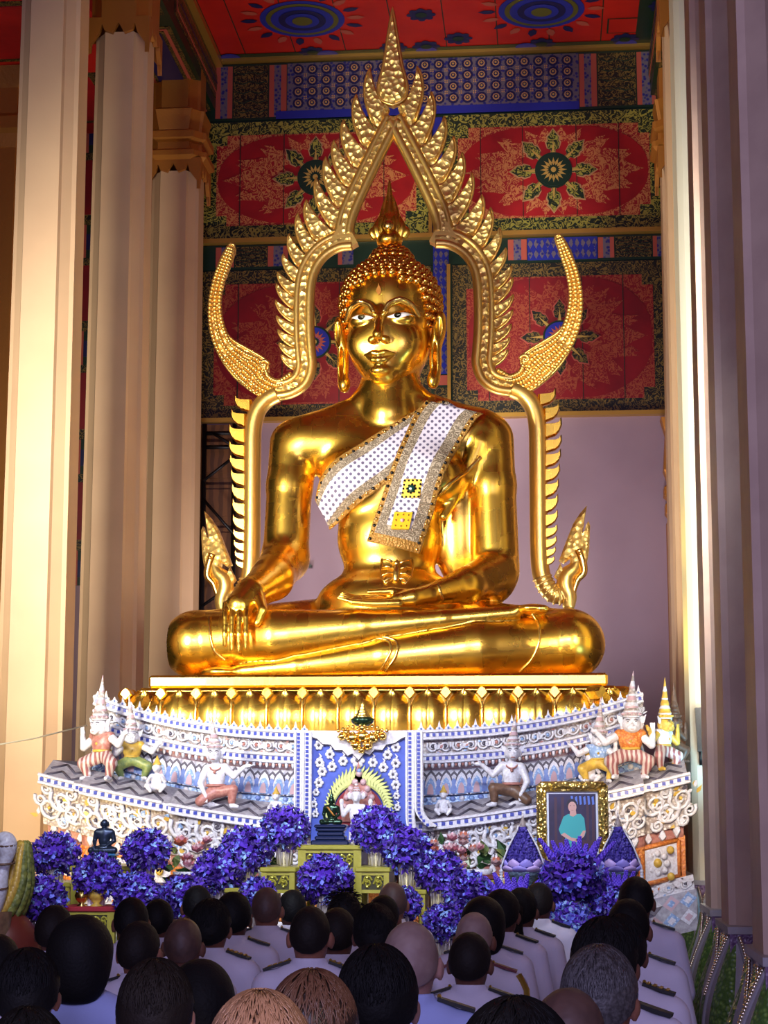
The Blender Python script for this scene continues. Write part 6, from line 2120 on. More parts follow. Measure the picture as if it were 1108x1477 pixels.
# ------------------------------------------------------------------ framed portrait
YF = 11.85
f0, f1 = P(778, 1250, YF), P(874, 1131, YF)
t = empty('framed_portrait', ((f0.x + f1.x) / 2, YF, f0.z), 'gilt framed portrait of a person in a teal blouse on the altar', 'picture')
fx = lambda x: Xp(x, YF, 1190); fz = lambda y: Zp(y, YF, 826)
mb = MB()
cs = [(780, 1248), (872, 1248), (872, 1133), (780, 1133)]
for (a, b) in zip(cs, cs[1:] + cs[:1]):
    for off, r in ((0, .026), (5, .018)):
        mx, my = 826, 1190
        sh = lambda q: (q[0] + (off if q[0] < mx else -off), q[1] + (off if q[1] < my else -off))
        A_, B_ = sh(a), sh(b)
        mb.tube([(fx(A_[0]), YF - .01 - (.012 if off == 0 else 0), fz(A_[1])), (fx(B_[0]), YF - .01 - (.012 if off == 0 else 0), fz(B_[1]))], r, 8)
    n = 14
    for i in range(n + 1):
        q = (a[0] + (b[0] - a[0]) * i / n, a[1] + (b[1] - a[1]) * i / n)
        mb.sphere((fx(q[0]), YF - .035, fz(q[1])), .017, 7, 5)
mb.build('gilt_frame', M['gold_frame'], t)
MB().box2((fx(783), YF, fz(1245)), (fx(869), YF + .02, fz(1136))).build('mount', M['mat_white'], t, smooth=False)
mb = MB()
def pic(poly, k, mi): mb.prism([(fx(x), fz(y)) for x, y in poly], YF - .004 - .0015 * k, YF - .001, mi)
pic([(792, 1234), (860, 1234), (860, 1145), (792, 1145)], 0, 0)
pic([(792, 1234), (860, 1234), (860, 1212), (792, 1212)], 1, 1)
for x in (800, 810, 846, 854): pic([(x, 1212), (x + 4, 1212), (x + 4, 1150), (x, 1150)], 1, 1)
for i in range(6): pic([(824 + i * 6, 1148 + (i % 2) * 2), (827 + i * 6, 1148), (828 + i * 6, 1160), (825 + i * 6, 1161)], 2, 7)
el_ = lambda cx, cy, rx, ry, n=20: [(cx + rx * math.cos(2 * PI * i / n), cy + ry * math.sin(2 * PI * i / n)) for i in range(n)]
pic([(820, 1206), (838, 1206), (840, 1230), (818, 1230)], 2, 6)                                                       # skirt
pic([(813, 1178), (820, 1174), (838, 1174), (843, 1180), (845, 1200), (843, 1206), (838, 1204), (837, 1222), (816, 1222), (815, 1208), (809, 1204), (806, 1196)], 3, 2)   # blouse
pic([(809, 1204), (815, 1208), (826, 1214), (834, 1215), (834, 1210), (824, 1208), (814, 1201)], 4, 3)
pic([(845, 1198), (842, 1207), (834, 1213), (830, 1212), (836, 1206), (841, 1198)], 4, 3)
pic([(822, 1176), (827, 1178), (832, 1175), (831, 1168), (823, 1168)], 4, 3)
pic(el_(825.5, 1160, 7.6, 8), 3.5, 4)
pic(el_(826, 1164, 6, 7.8), 5, 3)
for x in (823.5, 828.5): pic(el_(x, 1162, .8, .5, 8), 6, 4)
pic([(824, 1168.4), (828, 1168.4), (827, 1169.2), (825, 1169.2)], 6, 5)
pic([(846, 1218), (858, 1216), (860, 1234), (838, 1234)], 4, 1)
mb.build('photograph', [M['photo_bg'], M['photo_wood'], M['teal'], M['photo_skin'], M['photo_hair'], M['porc_red'], M['photo_blue'], M['photo_blue']], t, smooth=False)
MB().box2((fx(800), YF + .02, f0.z), (fx(852), YF + .16, fz(1200))).build('easel_back', M['wood_brown'], t, smooth=False)

# ------------------------------------------------------------------ small seated statues
def seated(p):
    d = ell(p, (0, 0, 10), (27, 17, 9))
    for s in (-1, 1):
        d = smin(d, chain(p, [(s * 10, 0, 9), (s * 26, -12, 7), (s * -4, -18, 7)], [9, 7.5, 5], 1), 2)
        d = smin(d, cap(p, (0, 0, 50), (s * 15, 0, 47), 7.5), 4)
        d = smin(d, chain(p, [(s * 18, 0, 46), (s * 22, 1, 28), (s * (18 if s < 0 else 8), -14, 17 if s < 0 else 15)], [6, 5, 3.4], 1), 2)
        d = smin(d, ell(p, (s * 8.3, 1, 65), (1.6, 2.6, 6)), .8)
    d = smin(d, ell(p, (0, 0, 30), (13, 10, 15)), 4); d = smin(d, ell(p, (0, 0, 42), (17, 10.5, 11)), 5)
    d = smin(d, cap(p, (0, 0, 50), (0, -1, 58), 5), 2)
    d = smin(d, ell(p, (0, -1, 66), (8, 8.5, 10)), 2)
    d = smin(d, ell(p, (0, -9, 64), (1.8, 2.2, 3.4)), .8)
    d = smin(d, ell(p, (0, -6, 58.5), (3.5, 3, 2.5)), 1)
    d = smin(d, ell(p, (-20, -18, 12), (4, 3, 5.5)), 1.5); d = smin(d, ell(p, (0, -15, 14), (8, 4, 2.6)), 1.5)
    return d
def small_statue(name, label, px, py, Y, hpx, m, top, plinth, kind='Buddha'):
    b = P(px, py, Y)
    t = empty(name, b, label, 'statue')
    k = rp(hpx, Y) / (76 if top else 76)
    V, Fq = cached('seated', seated, (-42, -30, -2), (42, 22, 80), 1.0)
    mesh_arr('body', V * k + np.array(b) + np.array((0, 0, 0)), Fq, m, t)
    if top:
        MB().lathe([(7.5 * k, 70 * k), (7 * k, 76 * k), (4.5 * k, 79 * k), (4.6 * k, 82 * k), (2 * k, 86 * k), (2.2 * k, 90 * k), (.4 * k, 104 * k)], b, 12).build('finial', m, t)
        mb = MB()
        g = [[(b.x + (-14 + 20 * v + 6 * u) * k, b.y - (10.8 - .6 * abs(v - .5)) * k, b.z + (50 - 26 * v) * k) for v in np.linspace(0, 1, 7)] for u in (0, 1)]
        mb.grid(g); mb.build('robe_fold', M['gold_dull'], t, solid=.004)
    wd = rp(plinth[0], Y); z = b.z
    for i, (w, h, mm) in enumerate(plinth[1]):
        ww = rp(w, Y); hh = rp(h, Y)
        MB().box2((b.x - ww, b.y - ww * .75, z - hh), (b.x + ww, b.y + ww * .6, z - .0005)).build('plinth_tier', M[mm], t, smooth=False).modifiers.new('b', 'BEVEL').width = .008
        z -= hh
    return t
small_statue('buddha_figure', 'small dark green seated Buddha figure on navy plinth on the centre altar table', 478, 1189, 11.95, 38, M['jade'], True, (26, ((23, 5, 'plinth_navy'), (21, 5, 'plinth_navy'), (19, 6, 'plinth_navy'), (22, 6, 'plinth_navy'), (27, 7.6, 'plinth_navy'))))
small_statue('monk_statue', 'dark bronze seated monk statue on a blue plinth at left of the altar', 150, 1231, 12.1, 49, M['bronze_dark'], False, (22, ((20, 4, 'plinth_blue'), (18, 4, 'plinth_navy'), (21, 4, 'plinth_blue'), (23, 6.3, 'plinth_navy'))))

# ------------------------------------------------------------------ pink lotus bunches, white cloth, vessels
def lotus_bunch(label, px, py, Y, n, seed, spread=.16):
    c = P(px, py, Y)
    rr = random.Random(seed)
    t = empty('lotus_bunch', (c.x, c.y, c.z - .2), label, 'flowers')
    for i in range(n):
        x = c.x + rr.uniform(-1, 1) * spread; z = c.z + rr.uniform(-.1, .12); y = c.y + rr.uniform(-.06, .02)
        mb = MB(); R = .045 + .02 * rr.random()
        col = rr.choice((0, 0, 1, 2))
        for ring in (0, 1, 2):
            for q in range(6):
                a = 2 * PI * q / 6 + ring * .5; op = .35 + ring * .33
                d = Vector((math.cos(a) * math.sin(op), math.sin(a) * math.sin(op) * .8 - .25, math.cos(op))).normalized()
                e = d.cross(Vector((0, 0, 1))); e = e.normalized() if e.length > .01 else Vector((1, 0, 0))
                p = Vector((x, y, z))
                mb.add([p, p + d * R * .6 + e * R * .42, p + d * R * 1.25, p + d * R * .6 - e * R * .42], [(0, 1, 2, 3)], (col + (ring == 0)) % 3)
        mb.build('lotus_flower', [M['pink'], M['pink_l'], M['peach']], t, smooth=False)
    mb = MB()
    for i in range(14):
        x = c.x + rr.uniform(-1.1, 1.1) * spread; z = c.z - .06 + rr.uniform(-.12, .1); a = rr.uniform(0, 2 * PI); L_ = .08 + .05 * rr.random()
        pts = flame(0, 0, a, L_, L_ * .6)
        mb.add([(x + u, c.y + .03 + rr.uniform(-.04, .04) + .03 * v / L_, z + v) for u, v in pts], [tuple(range(len(pts)))], i % 2)
    mb.build('leaves', [M['leaf'], M['porc_green']], t, smooth=False)
    MB().lathe([(.06, -.22), (.07, -.2), (.05, -.12), (.09, -.03), (.1, .0)], (c.x, c.y, c.z - .08), 16).build('bowl', M['porcelain'], t)
    if px in (392, 612): MB().lathe([(.14, -c.z), (.15, -c.z + .03), (.05, -c.z + .08), (.04, -.42), (.1, -.31), (.1, -.301)], c, 14).build('stand', M['table_side'], t)
lotus_bunch('pink lotus flowers with green leaves left of the altar steps', 270, 1240, 12.25, 9, 2)
lotus_bunch('pink and peach lotus flowers with leaves right of the altar steps', 690, 1236, 12.25, 12, 4, .2)
lotus_bunch('pale pink lotus flowers beside the glass vase at the right altar steps', 612, 1218, 12.3, 6, 9, .12)
lotus_bunch('white and pink lotus flowers beside the upper left altar steps', 392, 1236, 12.3, 6, 12, .12)
def heap(label, px0, px1, py0, py1, Y, seed, name='garland_heap'):
    a, b = P(px0, py1, Y), P(px1, py0, Y)
    t = MB(); rr = random.Random(seed)
    for i in range(70):
        x = rr.uniform(a.x, b.x); z = rr.uniform(a.z, b.z)
        for q in range(5):
            an = 2 * PI * q / 5
            t.sphere((x + .016 * math.cos(an), Y + rr.uniform(-.02, .02), z + .016 * math.sin(an)), (.014, .008, .014), 5, 4, 0)
        t.sphere((x, Y - .02, z), .008, 5, 4, 1)
    t.box2((a.x, Y + .02, a.z - .02), (b.x, Y + .06, b.z), 0)
    o = t.build(name, [M['white_petal'], M['porc_yellow']], loc=((a.x + b.x) / 2, Y, a.z))
    tag(o, label, 'flowers', kind='thing')
heap('white jasmine blossoms heaped behind the purple ball under the centre table', 436, 516, 1240, 1292, 11.95, 1)
def vessel(name, label, prof, px, py, Y, m, cat, parts=None):
    b = P(px, py, Y)
    t = empty(name, b, label, cat)
    MB().lathe(prof, b, 16).build('body', M[m], t)
    if parts == 'lid':
        top = prof[-1]; MB().lathe([(top[0] * 1.1, top[1]), (top[0] * .6, top[1] + .03), (.01, top[1] + .07)], b, 14).build('lid', M['brass'], t)
    if parts == 'flame':
        MB().lathe([(.003, prof[-1][1]), (.004, prof[-1][1] + .02)], b, 6).build('wick', M['black'], t)
urn = [(.03, 0), (.035, .01), (.015, .025), (.04, .05), (.048, .075), (.04, .1), (.02, .115)]
vessel('brass_urn', 'small brass urn on the red topped table, left of the candle', urn, 118, 1309, 11.6, 'brass', 'urn', 'lid')
vessel('brass_urn', 'rounded yellow brass urn on the red topped table, right of the candle', [(r * 1.2, z * 1.1) for r, z in urn], 139, 1309, 11.6, 'porc_yellow', 'urn', 'lid')
vessel('candle', 'white candle between two brass urns on the red topped table', [(.025, 0), (.018, .01), (.016, .15), (.012, .155)], 130, 1309, 11.62, 'candle', 'candle', 'flame')
vessel('candle', 'white candle standing on the small red topped table at the left edge', [(.02, 0), (.016, .01), (.015, .1), (.011, .105)], 66, 1341, 11.3, 'candle', 'candle', 'flame')
tray = [(.04, 0), (.05, .01), (.02, .03), (.1, .06), (.15, .09), (.155, .095)]
vessel('offering_tray', 'gold offering tray left of the portrait bouquet stem', tray, 806, 1298, 11.32, 'gold_frame', 'tray')
vessel('offering_tray', 'gold offering tray right of the portrait bouquet stem', tray, 843, 1298, 11.36, 'gold_frame', 'tray')

# leaf-folded plume with a white curled hand-like tip at the left edge
b = P(6, 1345, 10.9)
t = empty('folded_leaf_plume', (b.x, b.y, 0), 'curved green plume of folded leaves at the left edge below the column', 'offering')
sp = catmull([P(2, 1318, 10.9), P(14, 1300, 10.9), P(24, 1276, 10.9), P(28, 1252, 10.9), P(31, 1232, 10.9), P(35, 1224, 10.9)], 7)
mb = MB()
mb.tube(sp, [.11 * (1 - i / (len(sp) + 2)) ** .8 for i in range(len(sp))], 10)
for i in range(0, len(sp) - 3):
    r = .12 * (1 - i / (len(sp) + 2)) ** .8
    for k in range(7):
        a = 2 * PI * k / 7 + (i % 2) * .45
        c = Vector(sp[i]) + Vector((math.cos(a) * r, math.sin(a) * r, .01))
        mb.sphere(c, (.03, .03, .05), 6, 4, 1 if k % 3 else 0)
mb.build('leaf_scales', [M['cone_leaf'], M['porc_yellow']], t)
MB().lathe([(.22, 0), (.25, .1), (.16, .6), (.2, 1.1), (.24, sp[0][2] - .15 if not hasattr(sp[0], 'z') else sp[0].z - .15), (.10, sp[0][2] + .02)], (b.x, b.y, 0), 16).build('stand', M['table_side'], t)
b2 = P(2, 1290, 10.75)
t = empty('white_serpent_ornament', (b2.x, b2.y, 0), 'white curled serpent head ornament rising at the left edge', 'ornament')
sp = catmull([P(-14, 1320, 10.75), P(-4, 1285, 10.75), P(4, 1255, 10.75), P(10, 1232, 10.75), P(9, 1214, 10.75), P(1, 1211, 10.75), P(-6, 1222, 10.75)], 7)
MB().tube(sp, [.05 + .012 * math.sin(i * .3) for i in range(len(sp))], 12).build('neck', M['porcelain'], t)
for i in range(8, 30, 9): MB().tube([Vector(sp[i]) + Vector((.056 * math.cos(a), .056 * math.sin(a), .01 * math.sin(a))) for a in [2 * PI * k / 14 for k in range(14)]], .008, 5, closed=True).build('neck_ring', M['porc_brown'], t)
MB().lathe([(.16, 0), (.18, .1), (.1, .5), (.1, 1.0), (.13, sp[0][2] + .02)], (sp[0][0], sp[0][1], 0), 14).build('stand', M['porc_brown'], t)

# cord stretched from beyond the left edge to the corner guardian
c0, c1 = P(-30, 1079, 12.6), P(126, 1046, 13.5)
tag(MB().tube([c0, c0.lerp(c1, .5) + Vector((0, 0, -.015)), c1], .006, 6).build('cord', M['cord'], loc=c1), 'thin pale cord running from the left edge to the corner guardian', 'cord')
# things on the floor at the right, beside the grey columns
b = P(1012, 1425, 8.4)
# ------------------------------------------------------------------ people standing with their backs to us
def f32(*a): return np.array(a, dtype=np.float32)
def pbody(p):
    q = p.copy(); q[:, 0] = np.abs(q[:, 0])          # left-right symmetric
    d = ell(p, (0, 0, 1.575), (.076, .095, .108))
    d = smin(d, ell(p, (0, .035, 1.515), (.058, .068, .062)), .03)
    d = smin(d, cap(p, (0, -.015, 1.36), (0, -.005, 1.50), .058, .055), .025)
    d = smin(d, ell(q, (.087, -.008, 1.552), (.012, .024, .036), rot3('Z', -.35)), .008)
    d = smin(d, cap(p, (0, .098, 1.575), (0, .116, 1.548), .010, .014), .012)
    d = smax(d, -ell(q, (.031, .104, 1.582), (.018, .012, .011)), .01)
    d = smin(d, ell(q, (.031, .083, 1.582), (.013, .010, .009)), .003)
    d = smin(d, cap(q, (0, .098, 1.513), (.02, .09, 1.514), .009, .006), .008)
    # trunk
    d = smin(d, cap(q, (0, -.005, 1.39), (.155, -.005, 1.365), .06), .04)
    d = smin(d, ell(p, (0, 0, 1.22), (.16, .10, .2)), .06)
    d = smin(d, ell(p, (0, 0, .96), (.15, .11, .15)), .08)
    # arms
    d = smin(d, chain(q, [(.18, -.005, 1.355), (.225, -.02, 1.09), (.235, .05, .87)], [.052, .042, .028], .01), .02)
    d = smin(d, ell(q, (.236, .062, .80), (.017, .036, .05)), .012)
    for k in range(4):
        y = .035 + .018 * k
        L = (.075, .088, .085, .068)[3 - k]
        d = smin(d, chain(q, [(.237, y, .77), (.234, y + .004, .77 - L * .55), (.224, y + .010, .77 - L)], [.0085, .008, .007], .001), .003)
    d = smin(d, chain(q, [(.234, .088, .82), (.226, .108, .785), (.22, .108, .755)], [.011, .0095, .008], .001), .006)
    # legs
    d = smin(d, chain(q, [(.085, 0, .9), (.09, .005, .5), (.092, -.015, .08)], [.085, .058, .038], .01), .03)
    d = smin(d, chain(q, [(.092, -.03, .035), (.1, .13, .025)], [.035, .026], .01), .015)
    return d
def pshirt(p):
    q = p.copy(); q[:, 0] = np.abs(q[:, 0])
    d = cap(q, (0, -.008, 1.40), (.155, -.008, 1.368), .066)
    d = smin(d, cap(q, (0, -.012, 1.415), (.07, -.01, 1.40), .062), .03)
    d = smin(d, ell(p, (0, 0, 1.2), (.185, .125, .24)), .06)
    d = smin(d, ell(p, (0, 0, .98), (.168, .128, .16)), .08)
    sl = chain(q, [(.175, -.008, 1.36), (.222, -.02, 1.13)], [.066, .062], .01)
    d = smin(d, sl, .025)
    col = np.maximum(np.abs(np.hypot(p[:, 0], p[:, 1] + .01) - .066) - .008, np.abs(p[:, 2] - 1.455 - .12 * (-p[:, 1])) - .026)
    d = smin(d, col, .008)
    neck = cap(p, (0, -.006, 1.45), (0, .0, 1.6), .058)
    d = np.maximum(d, -neck)
    # back yoke crease
    return np.maximum(d, .86 - p[:, 2])
def ptrousers(p):
    q = p.copy(); q[:, 0] = np.abs(q[:, 0])
    d = ell(p, (0, 0, .93), (.165, .125, .14))
    d = smin(d, chain(q, [(.085, 0, .9), (.092, .0, .5), (.095, -.01, .09)], [.10, .08, .07], .01), .03)
    return np.maximum(d, .06 - p[:, 2])
def pshoes(p):
    q = p.copy(); q[:, 0] = np.abs(q[:, 0])
    return np.maximum(chain(q, [(.092, -.035, .04), (.1, .14, .03)], [.044, .034], .01), -p[:, 2])
def hair_short(p, grow=0.0, low=1.535, slope=.36, gx=0.0):
    d = ell(p, (0, -.008, 1.592), (.086 + grow + gx, .106 + grow, .104 + grow))
    d = smin(d, ell(p, (0, -.022, 1.555), (.081 + grow + gx, .092 + grow, .09 + grow)), .03)
    cut = (low + slope * (p[:, 1] + .0)) - p[:, 2]
    face = (p[:, 1] - .055) * .8 - (p[:, 2] - 1.625) * .9
    d = smax(d, cut, .012); d = smax(d, face, .012)
    side = np.abs(p[:, 0]) - .078
    ear = ell(np.stack([np.abs(p[:, 0]), p[:, 1], p[:, 2]], 1), (.092, .004, 1.545), (.028, .032, .042))
    d = smax(d, -ear, .01)
    n = np.sin(p[:, 0] * 140 + 3 * np.sin(p[:, 2] * 90)) * np.sin(p[:, 1] * 120 + p[:, 2] * 60)
    return d + n * .0012
def hair_buzz(p): return hair_short(p, -.0055, 1.53, .4)
def hair_full(p): return hair_short(p, .006, 1.515, .34, .003)
def hair_bob(p):
    d = ell(p, (0, -.012, 1.585), (.107, .116, .118))
    d = smin(d, ell(p, (0, -.03, 1.50), (.10, .095, .11)), .04)
    face = (p[:, 1] - .05) * .9 - (p[:, 2] - 1.64) * .5
    d = smax(d, face, .02)
    return smax(d, 1.425 - p[:, 2], .02)
def hair_long(p):
    d = ell(p, (0, -.012, 1.585), (.097, .112, .115))
    d = smin(d, chain(p, [(0, -.06, 1.56), (0, -.085, 1.42), (0, -.125, 1.28)], [.075, .08, .035], .02), .05)
    face = (p[:, 1] - .05) * .9 - (p[:, 2] - 1.64) * .5
    return smax(d, face, .02)
def hair_tail(p):
    d = hair_short(p, .004, 1.51, .34)
    d = smin(d, chain(p, [(0, -.105, 1.60), (0, -.15, 1.57), (.01, -.15, 1.45), (.015, -.135, 1.34)], [.032, .034, .03, .012], .01), .015)
    return d
PM = {}
def pmesh(key, fn, lo, hi, h):
    if key not in PM:
        V, Fq = sdf_mesh(fn, lo, hi, h)
        PM[key] = (V, Fq)
    return PM[key]
PMESH = {}
def pobj(key, fn, lo, hi, h, name, m, parent):
    k2 = (key, m.name)
    if k2 in PMESH:
        o = bpy.data.objects.new(name, PMESH[k2]); COL.objects.link(o); o.parent = parent
        return o
    V, Fq = pmesh(key, fn, lo, hi, h)
    me = bpy.data.meshes.new(name)
    me.from_pydata(V.tolist(), [], Fq.tolist()); me.materials.append(m)
    me.polygons.foreach_set('use_smooth', np.ones(len(me.polygons), dtype=bool)); me.update()
    PMESH[k2] = me
    o = bpy.data.objects.new(name, me); COL.objects.link(o); o.parent = parent
    return o
HAIRS = {'short': hair_short, 'buzz': hair_buzz, 'full': hair_full, 'bob': hair_bob, 'long': hair_long, 'tail': hair_tail}
def strands(seed, n, kind):
    """fine hair strands lying over the cap, from the whorl outwards"""
    rr = random.Random(seed); mb = MB()
    ext = .010 if kind != 'spiky' else .006
    for i in range(n):
        a = rr.uniform(0, 2 * PI); e0 = rr.uniform(.1, 1.15)
        pts = []
        m = 6
        da = rr.gauss(0, .25); ln = rr.uniform(.5, .95)
        for k in range(m):
            e = e0 + ln * k / (m - 1); aa = a + da * k / (m - 1)
            rx, ry, rz = .087 + ext * .8, .106 + ext * .8, .110 + ext * .8
            if kind == 'spiky': rx, ry, rz = [q + .022 * k / (m - 1) for q in (rx, ry, rz)]; e = e0 + .25 * ln * k / (m - 1)
            x, y, z = rx * math.sin(e) * math.cos(aa), -.012 + ry * math.sin(e) * math.sin(aa), 1.588 + rz * math.cos(e)
            if z < 1.55 + .36 * y or (y > .05 and z < 1.63): break
            pts.append((x, y, z))
        if len(pts) > 2: mb.tube(pts, [.0021 * (1 - .7 * k / len(pts)) for k in range(len(pts))], 4)
    return mb
STR = {}
def person(label, px, py, Y, hair='short', hc='hair_black', skin='skin_d', shirt='shirt', board=None, rz=0.0, strand=0, top=1.70, trousers='trousers', group='people standing before the altar'):
    c = P(px, py, Y)
    s = c.z / top
    s = max(.93, min(1.1, s))
    t = empty('person', (c.x, c.y, 0), label, 'person', group, rz=rz)
    t.scale = (s, s, s)
    if abs(c.z - s * top) > .004: print('person z adj', px, py, round(c.z, 3), round(s, 3))
    pobj('body', pbody, (-.30, -.16, -.02), (.30, .22, 1.74), .0105, 'body', M[skin], t)
    o = pobj('shirt', pshirt, (-.34, -.2, .8), (.34, .2, 1.56), .012, 'shirt', M[shirt], t)
    pobj('trousers', ptrousers, (-.24, -.18, .0), (.24, .18, 1.1), .014, 'trousers', M[trousers], t)
    pobj('shoes', pshoes, (-.2, -.14, -.02), (.2, .24, .12), .012, 'shoes', M['board'], t)
    h = pobj('h' + hair, HAIRS[hair], (-.16, -.24, 1.2), (.16, .16, 1.76), .0075, 'hair', M[hc], t)
    if strand:
        k2 = (strand, hc, hair == 'full')
        if k2 not in STR:
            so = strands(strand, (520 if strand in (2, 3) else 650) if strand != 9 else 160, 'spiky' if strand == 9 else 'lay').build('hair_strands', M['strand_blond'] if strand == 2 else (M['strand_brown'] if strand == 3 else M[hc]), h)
            so.data.transform(Matrix.Translation(world_loc(t))); STR[k2] = so
        else:
            so = STR[k2].copy(); COL.objects.link(so); so.parent = h
        so['kind'] = 'stuff'
    if board:
        for sg in (-1, 1):
            key = ('board', board, sg)
            if key not in STR:
                mb = MB()
                mb.box((sg * .135, -.010, 1.452), (.115, .052, .011), 0, ry=sg * .30)
                if board == 'gold':
                    for q in range(4): mb.box((sg * (.10 + .022 * q), -.010, 1.452 + .0085 - (.022 * q - .035) * .30), (.011, .05, .004), 1, ry=sg * .30)
                mb.sphere((sg * .085, -.010, 1.475), .007, 7, 5, 1)
                o = mb.build('shoulder_board', [M['board'] if board != 'maroon' else M['maroon'], M['braid']], t, smooth=False)
                o.data.transform(Matrix.Translation(world_loc(t)))
                STR[key] = o
            else:
                o = STR[key].copy(); COL.objects.link(o); o.parent = t
    if board == 'maroon':
        mb = MB()
        mb.tube([(.20, -.05, 1.425), (.235, -.06, 1.36), (.24, -.075, 1.26), (.22, -.06, 1.2)], .014, 8)
        o = mb.build('gold_braid', M['braid'], t); o.data.transform(Matrix.Translation(world_loc(t)))
    return t
PPL = [
 ('dark haired person cut off by the left edge, level with the red topped table', -2, 1346, 6.6, 'short', 'hair_black', 'skin_d', 'shirt', None, 0),
 ('short haired person in front of the lowest left purple flower ball', 80, 1304, 8.2, 'short', 'hair_dark', 'skin_d', 'shirt', 'plain', 0),
 ('person with thick black bowl-shaped hair in a pale blue shirt', 118, 1318, 5.9, 'bob', 'hair_black', 'skin_d', 'shirt_blue', None, 0),
 ('black haired person at the left, right ear lit, below the lowest flower ball', 42, 1367, 5.3, 'full', 'hair_black', 'skin', 'shirt_blue', None, 1),
 ('black haired head only just rising over the bottom edge at far left', 42, 1451, 4.15, 'full', 'hair_black', 'skin_d', 'shirt_dark', None, 1),
 ('black haired person under the flower ball below the monk statue', 190, 1293, 8.8, 'short', 'hair_black', 'skin_d', 'shirt', None, 0),
 ('short haired uniformed person right of the bowl haired one', 202, 1327, 7.2, 'short', 'hair_dark', 'skin', 'shirt', 'plain', 0),
 ('dark head half hidden left of the shaved brown head', 229, 1304, 9.5, 'short', 'hair_black', 'skin_d', 'shirt', None, 0),
 ('person with shaved brown head in the left half of the crowd', 265, 1323, 7.6, 'buzz', 'stubble', 'skin_d', 'shirt', None, 0),
 ('close dark haired person at lower left with both ears reddish', 226, 1382, 4.6, 'full', 'hair_dark', 'skin_p', 'shirt_blue', None, 1),
 ('person with long black hair and black clothes at the lower left', 290, 1382, 5.0, 'long', 'hair_black', 'skin_d', 'shirt_dark', None, 0),
 ('black haired person right under the second lowest left flower ball', 285, 1276, 10.2, 'short', 'hair_black', 'skin_d', 'shirt', None, 0),
 ('uniformed person with gold striped shoulder board, left of centre', 305, 1296, 8.2, 'full', 'hair_black', 'skin', 'shirt', 'gold', 1),
 ('black haired uniformed person between gold striped shoulder and bald brown head', 337, 1285, 9.0, 'full', 'hair_black', 'skin_d', 'shirt', 'plain', 0),
 ('uniformed person with smooth brown shaved head left of the centre table', 385, 1279, 9.7, 'buzz', 'stubble', 'skin', 'shirt', 'plain', 0),
 ('black haired person just right of the smooth brown shaved head', 422, 1285, 10.5, 'short', 'hair_black', 'skin_d', 'shirt', None, 0),
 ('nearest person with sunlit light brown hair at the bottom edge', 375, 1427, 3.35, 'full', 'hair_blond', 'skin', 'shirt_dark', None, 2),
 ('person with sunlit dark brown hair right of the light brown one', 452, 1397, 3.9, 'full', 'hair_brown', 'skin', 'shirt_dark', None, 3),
 ('uniformed person with cropped dark head, below the centre purple ball', 448, 1306, 7.4, 'buzz', 'hair_dark', 'skin', 'shirt', 'gold', 0),
 ('short haired person tucked behind the cropped dark head', 487, 1308, 8.2, 'short', 'hair_dark', 'skin_d', 'shirt', 'plain', 0),
 ('person with spiky black hair below the centre table', 497, 1285, 8.9, 'short', 'hair_black', 'skin', 'shirt', None, 9),
 ('black haired person left of the white haired bald one', 541, 1302, 7.7, 'full', 'hair_black', 'skin_d', 'shirt', None, 1),
 ('bald topped brown head highest right of the centre table', 566, 1272, 10.2, 'buzz', 'stubble', 'skin', 'shirt', None, 0),
 ('black haired person in front of the highest bald brown head', 553, 1290, 9.4, 'short', 'hair_black', 'skin_d', 'shirt', None, 0),
 ('large near head of thick black hair with red lit ear, centre of crowd', 545, 1361, 4.45, 'full', 'hair_black', 'skin_p', 'shirt_blue', None, 1),
 ('older person with pinkish bald head and white stubble', 592, 1328, 5.6, 'buzz', 'stubble_g', 'skin_p', 'shirt_blue', 'plain', 0),
 ('uniformed person with close cut black hair and both dark ears showing', 678, 1343, 7.2, 'short', 'hair_dark', 'skin_d', 'shirt', 'plain', 0),
 ('grey shaved head directly behind the close cut black haired person', 684, 1315, 7.9, 'buzz', 'stubble_g', 'skin_d', 'shirt', 'maroon', 0),
 ('person with full black bob behind the grey shaved head', 697, 1292, 8.6, 'bob', 'hair_black', 'skin_d', 'shirt', 'plain', 0),
 ('black haired person between the bob and the tied back hair', 724, 1281, 9.3, 'full', 'hair_black', 'skin_d', 'shirt', 'plain', 0),
 ('person with long tied back black hair and shoulder boards', 752, 1279, 9.9, 'tail', 'hair_black', 'skin_d', 'shirt', 'plain', 0),
 ('uniformed person farthest forward, left of the lilac rose bunch', 777, 1272, 10.6, 'short', 'hair_dark', 'skin_d', 'shirt', 'plain', 0),
 ('very near black haired head at the bottom edge, right of centre', 745, 1437, 2.95, 'full', 'hair_black', 'skin_d', 'shirt_dark', None, 1),
 ('near brown bald head at the bottom edge beside the grey haired person', 820, 1423, 4.15, 'buzz', 'stubble', 'skin', 'shirt_dark', None, 0),
 ('near person with swirling grey hair at the lower right', 865, 1362, 4.75, 'full', 'hair_grey', 'skin', 'shirt', None, 4),
 ('black haired person right behind the grey haired one', 872, 1322, 5.5, 'full', 'hair_black', 'skin_d', 'shirt', 'plain', 1),
 ('black haired person third from front in the rightmost file', 893, 1318, 6.5, 'full', 'hair_black', 'skin_d', 'shirt', 'gold', 1),
 ('black haired person second from front in the rightmost file', 906, 1295, 7.7, 'short', 'hair_black', 'skin_d', 'shirt', 'plain', 0),
 ('black haired person at the head of the rightmost file, before the white pedestal', 917, 1263, 9.4, 'short', 'hair_black', 'skin_d', 'shirt', 'plain', 0),
]
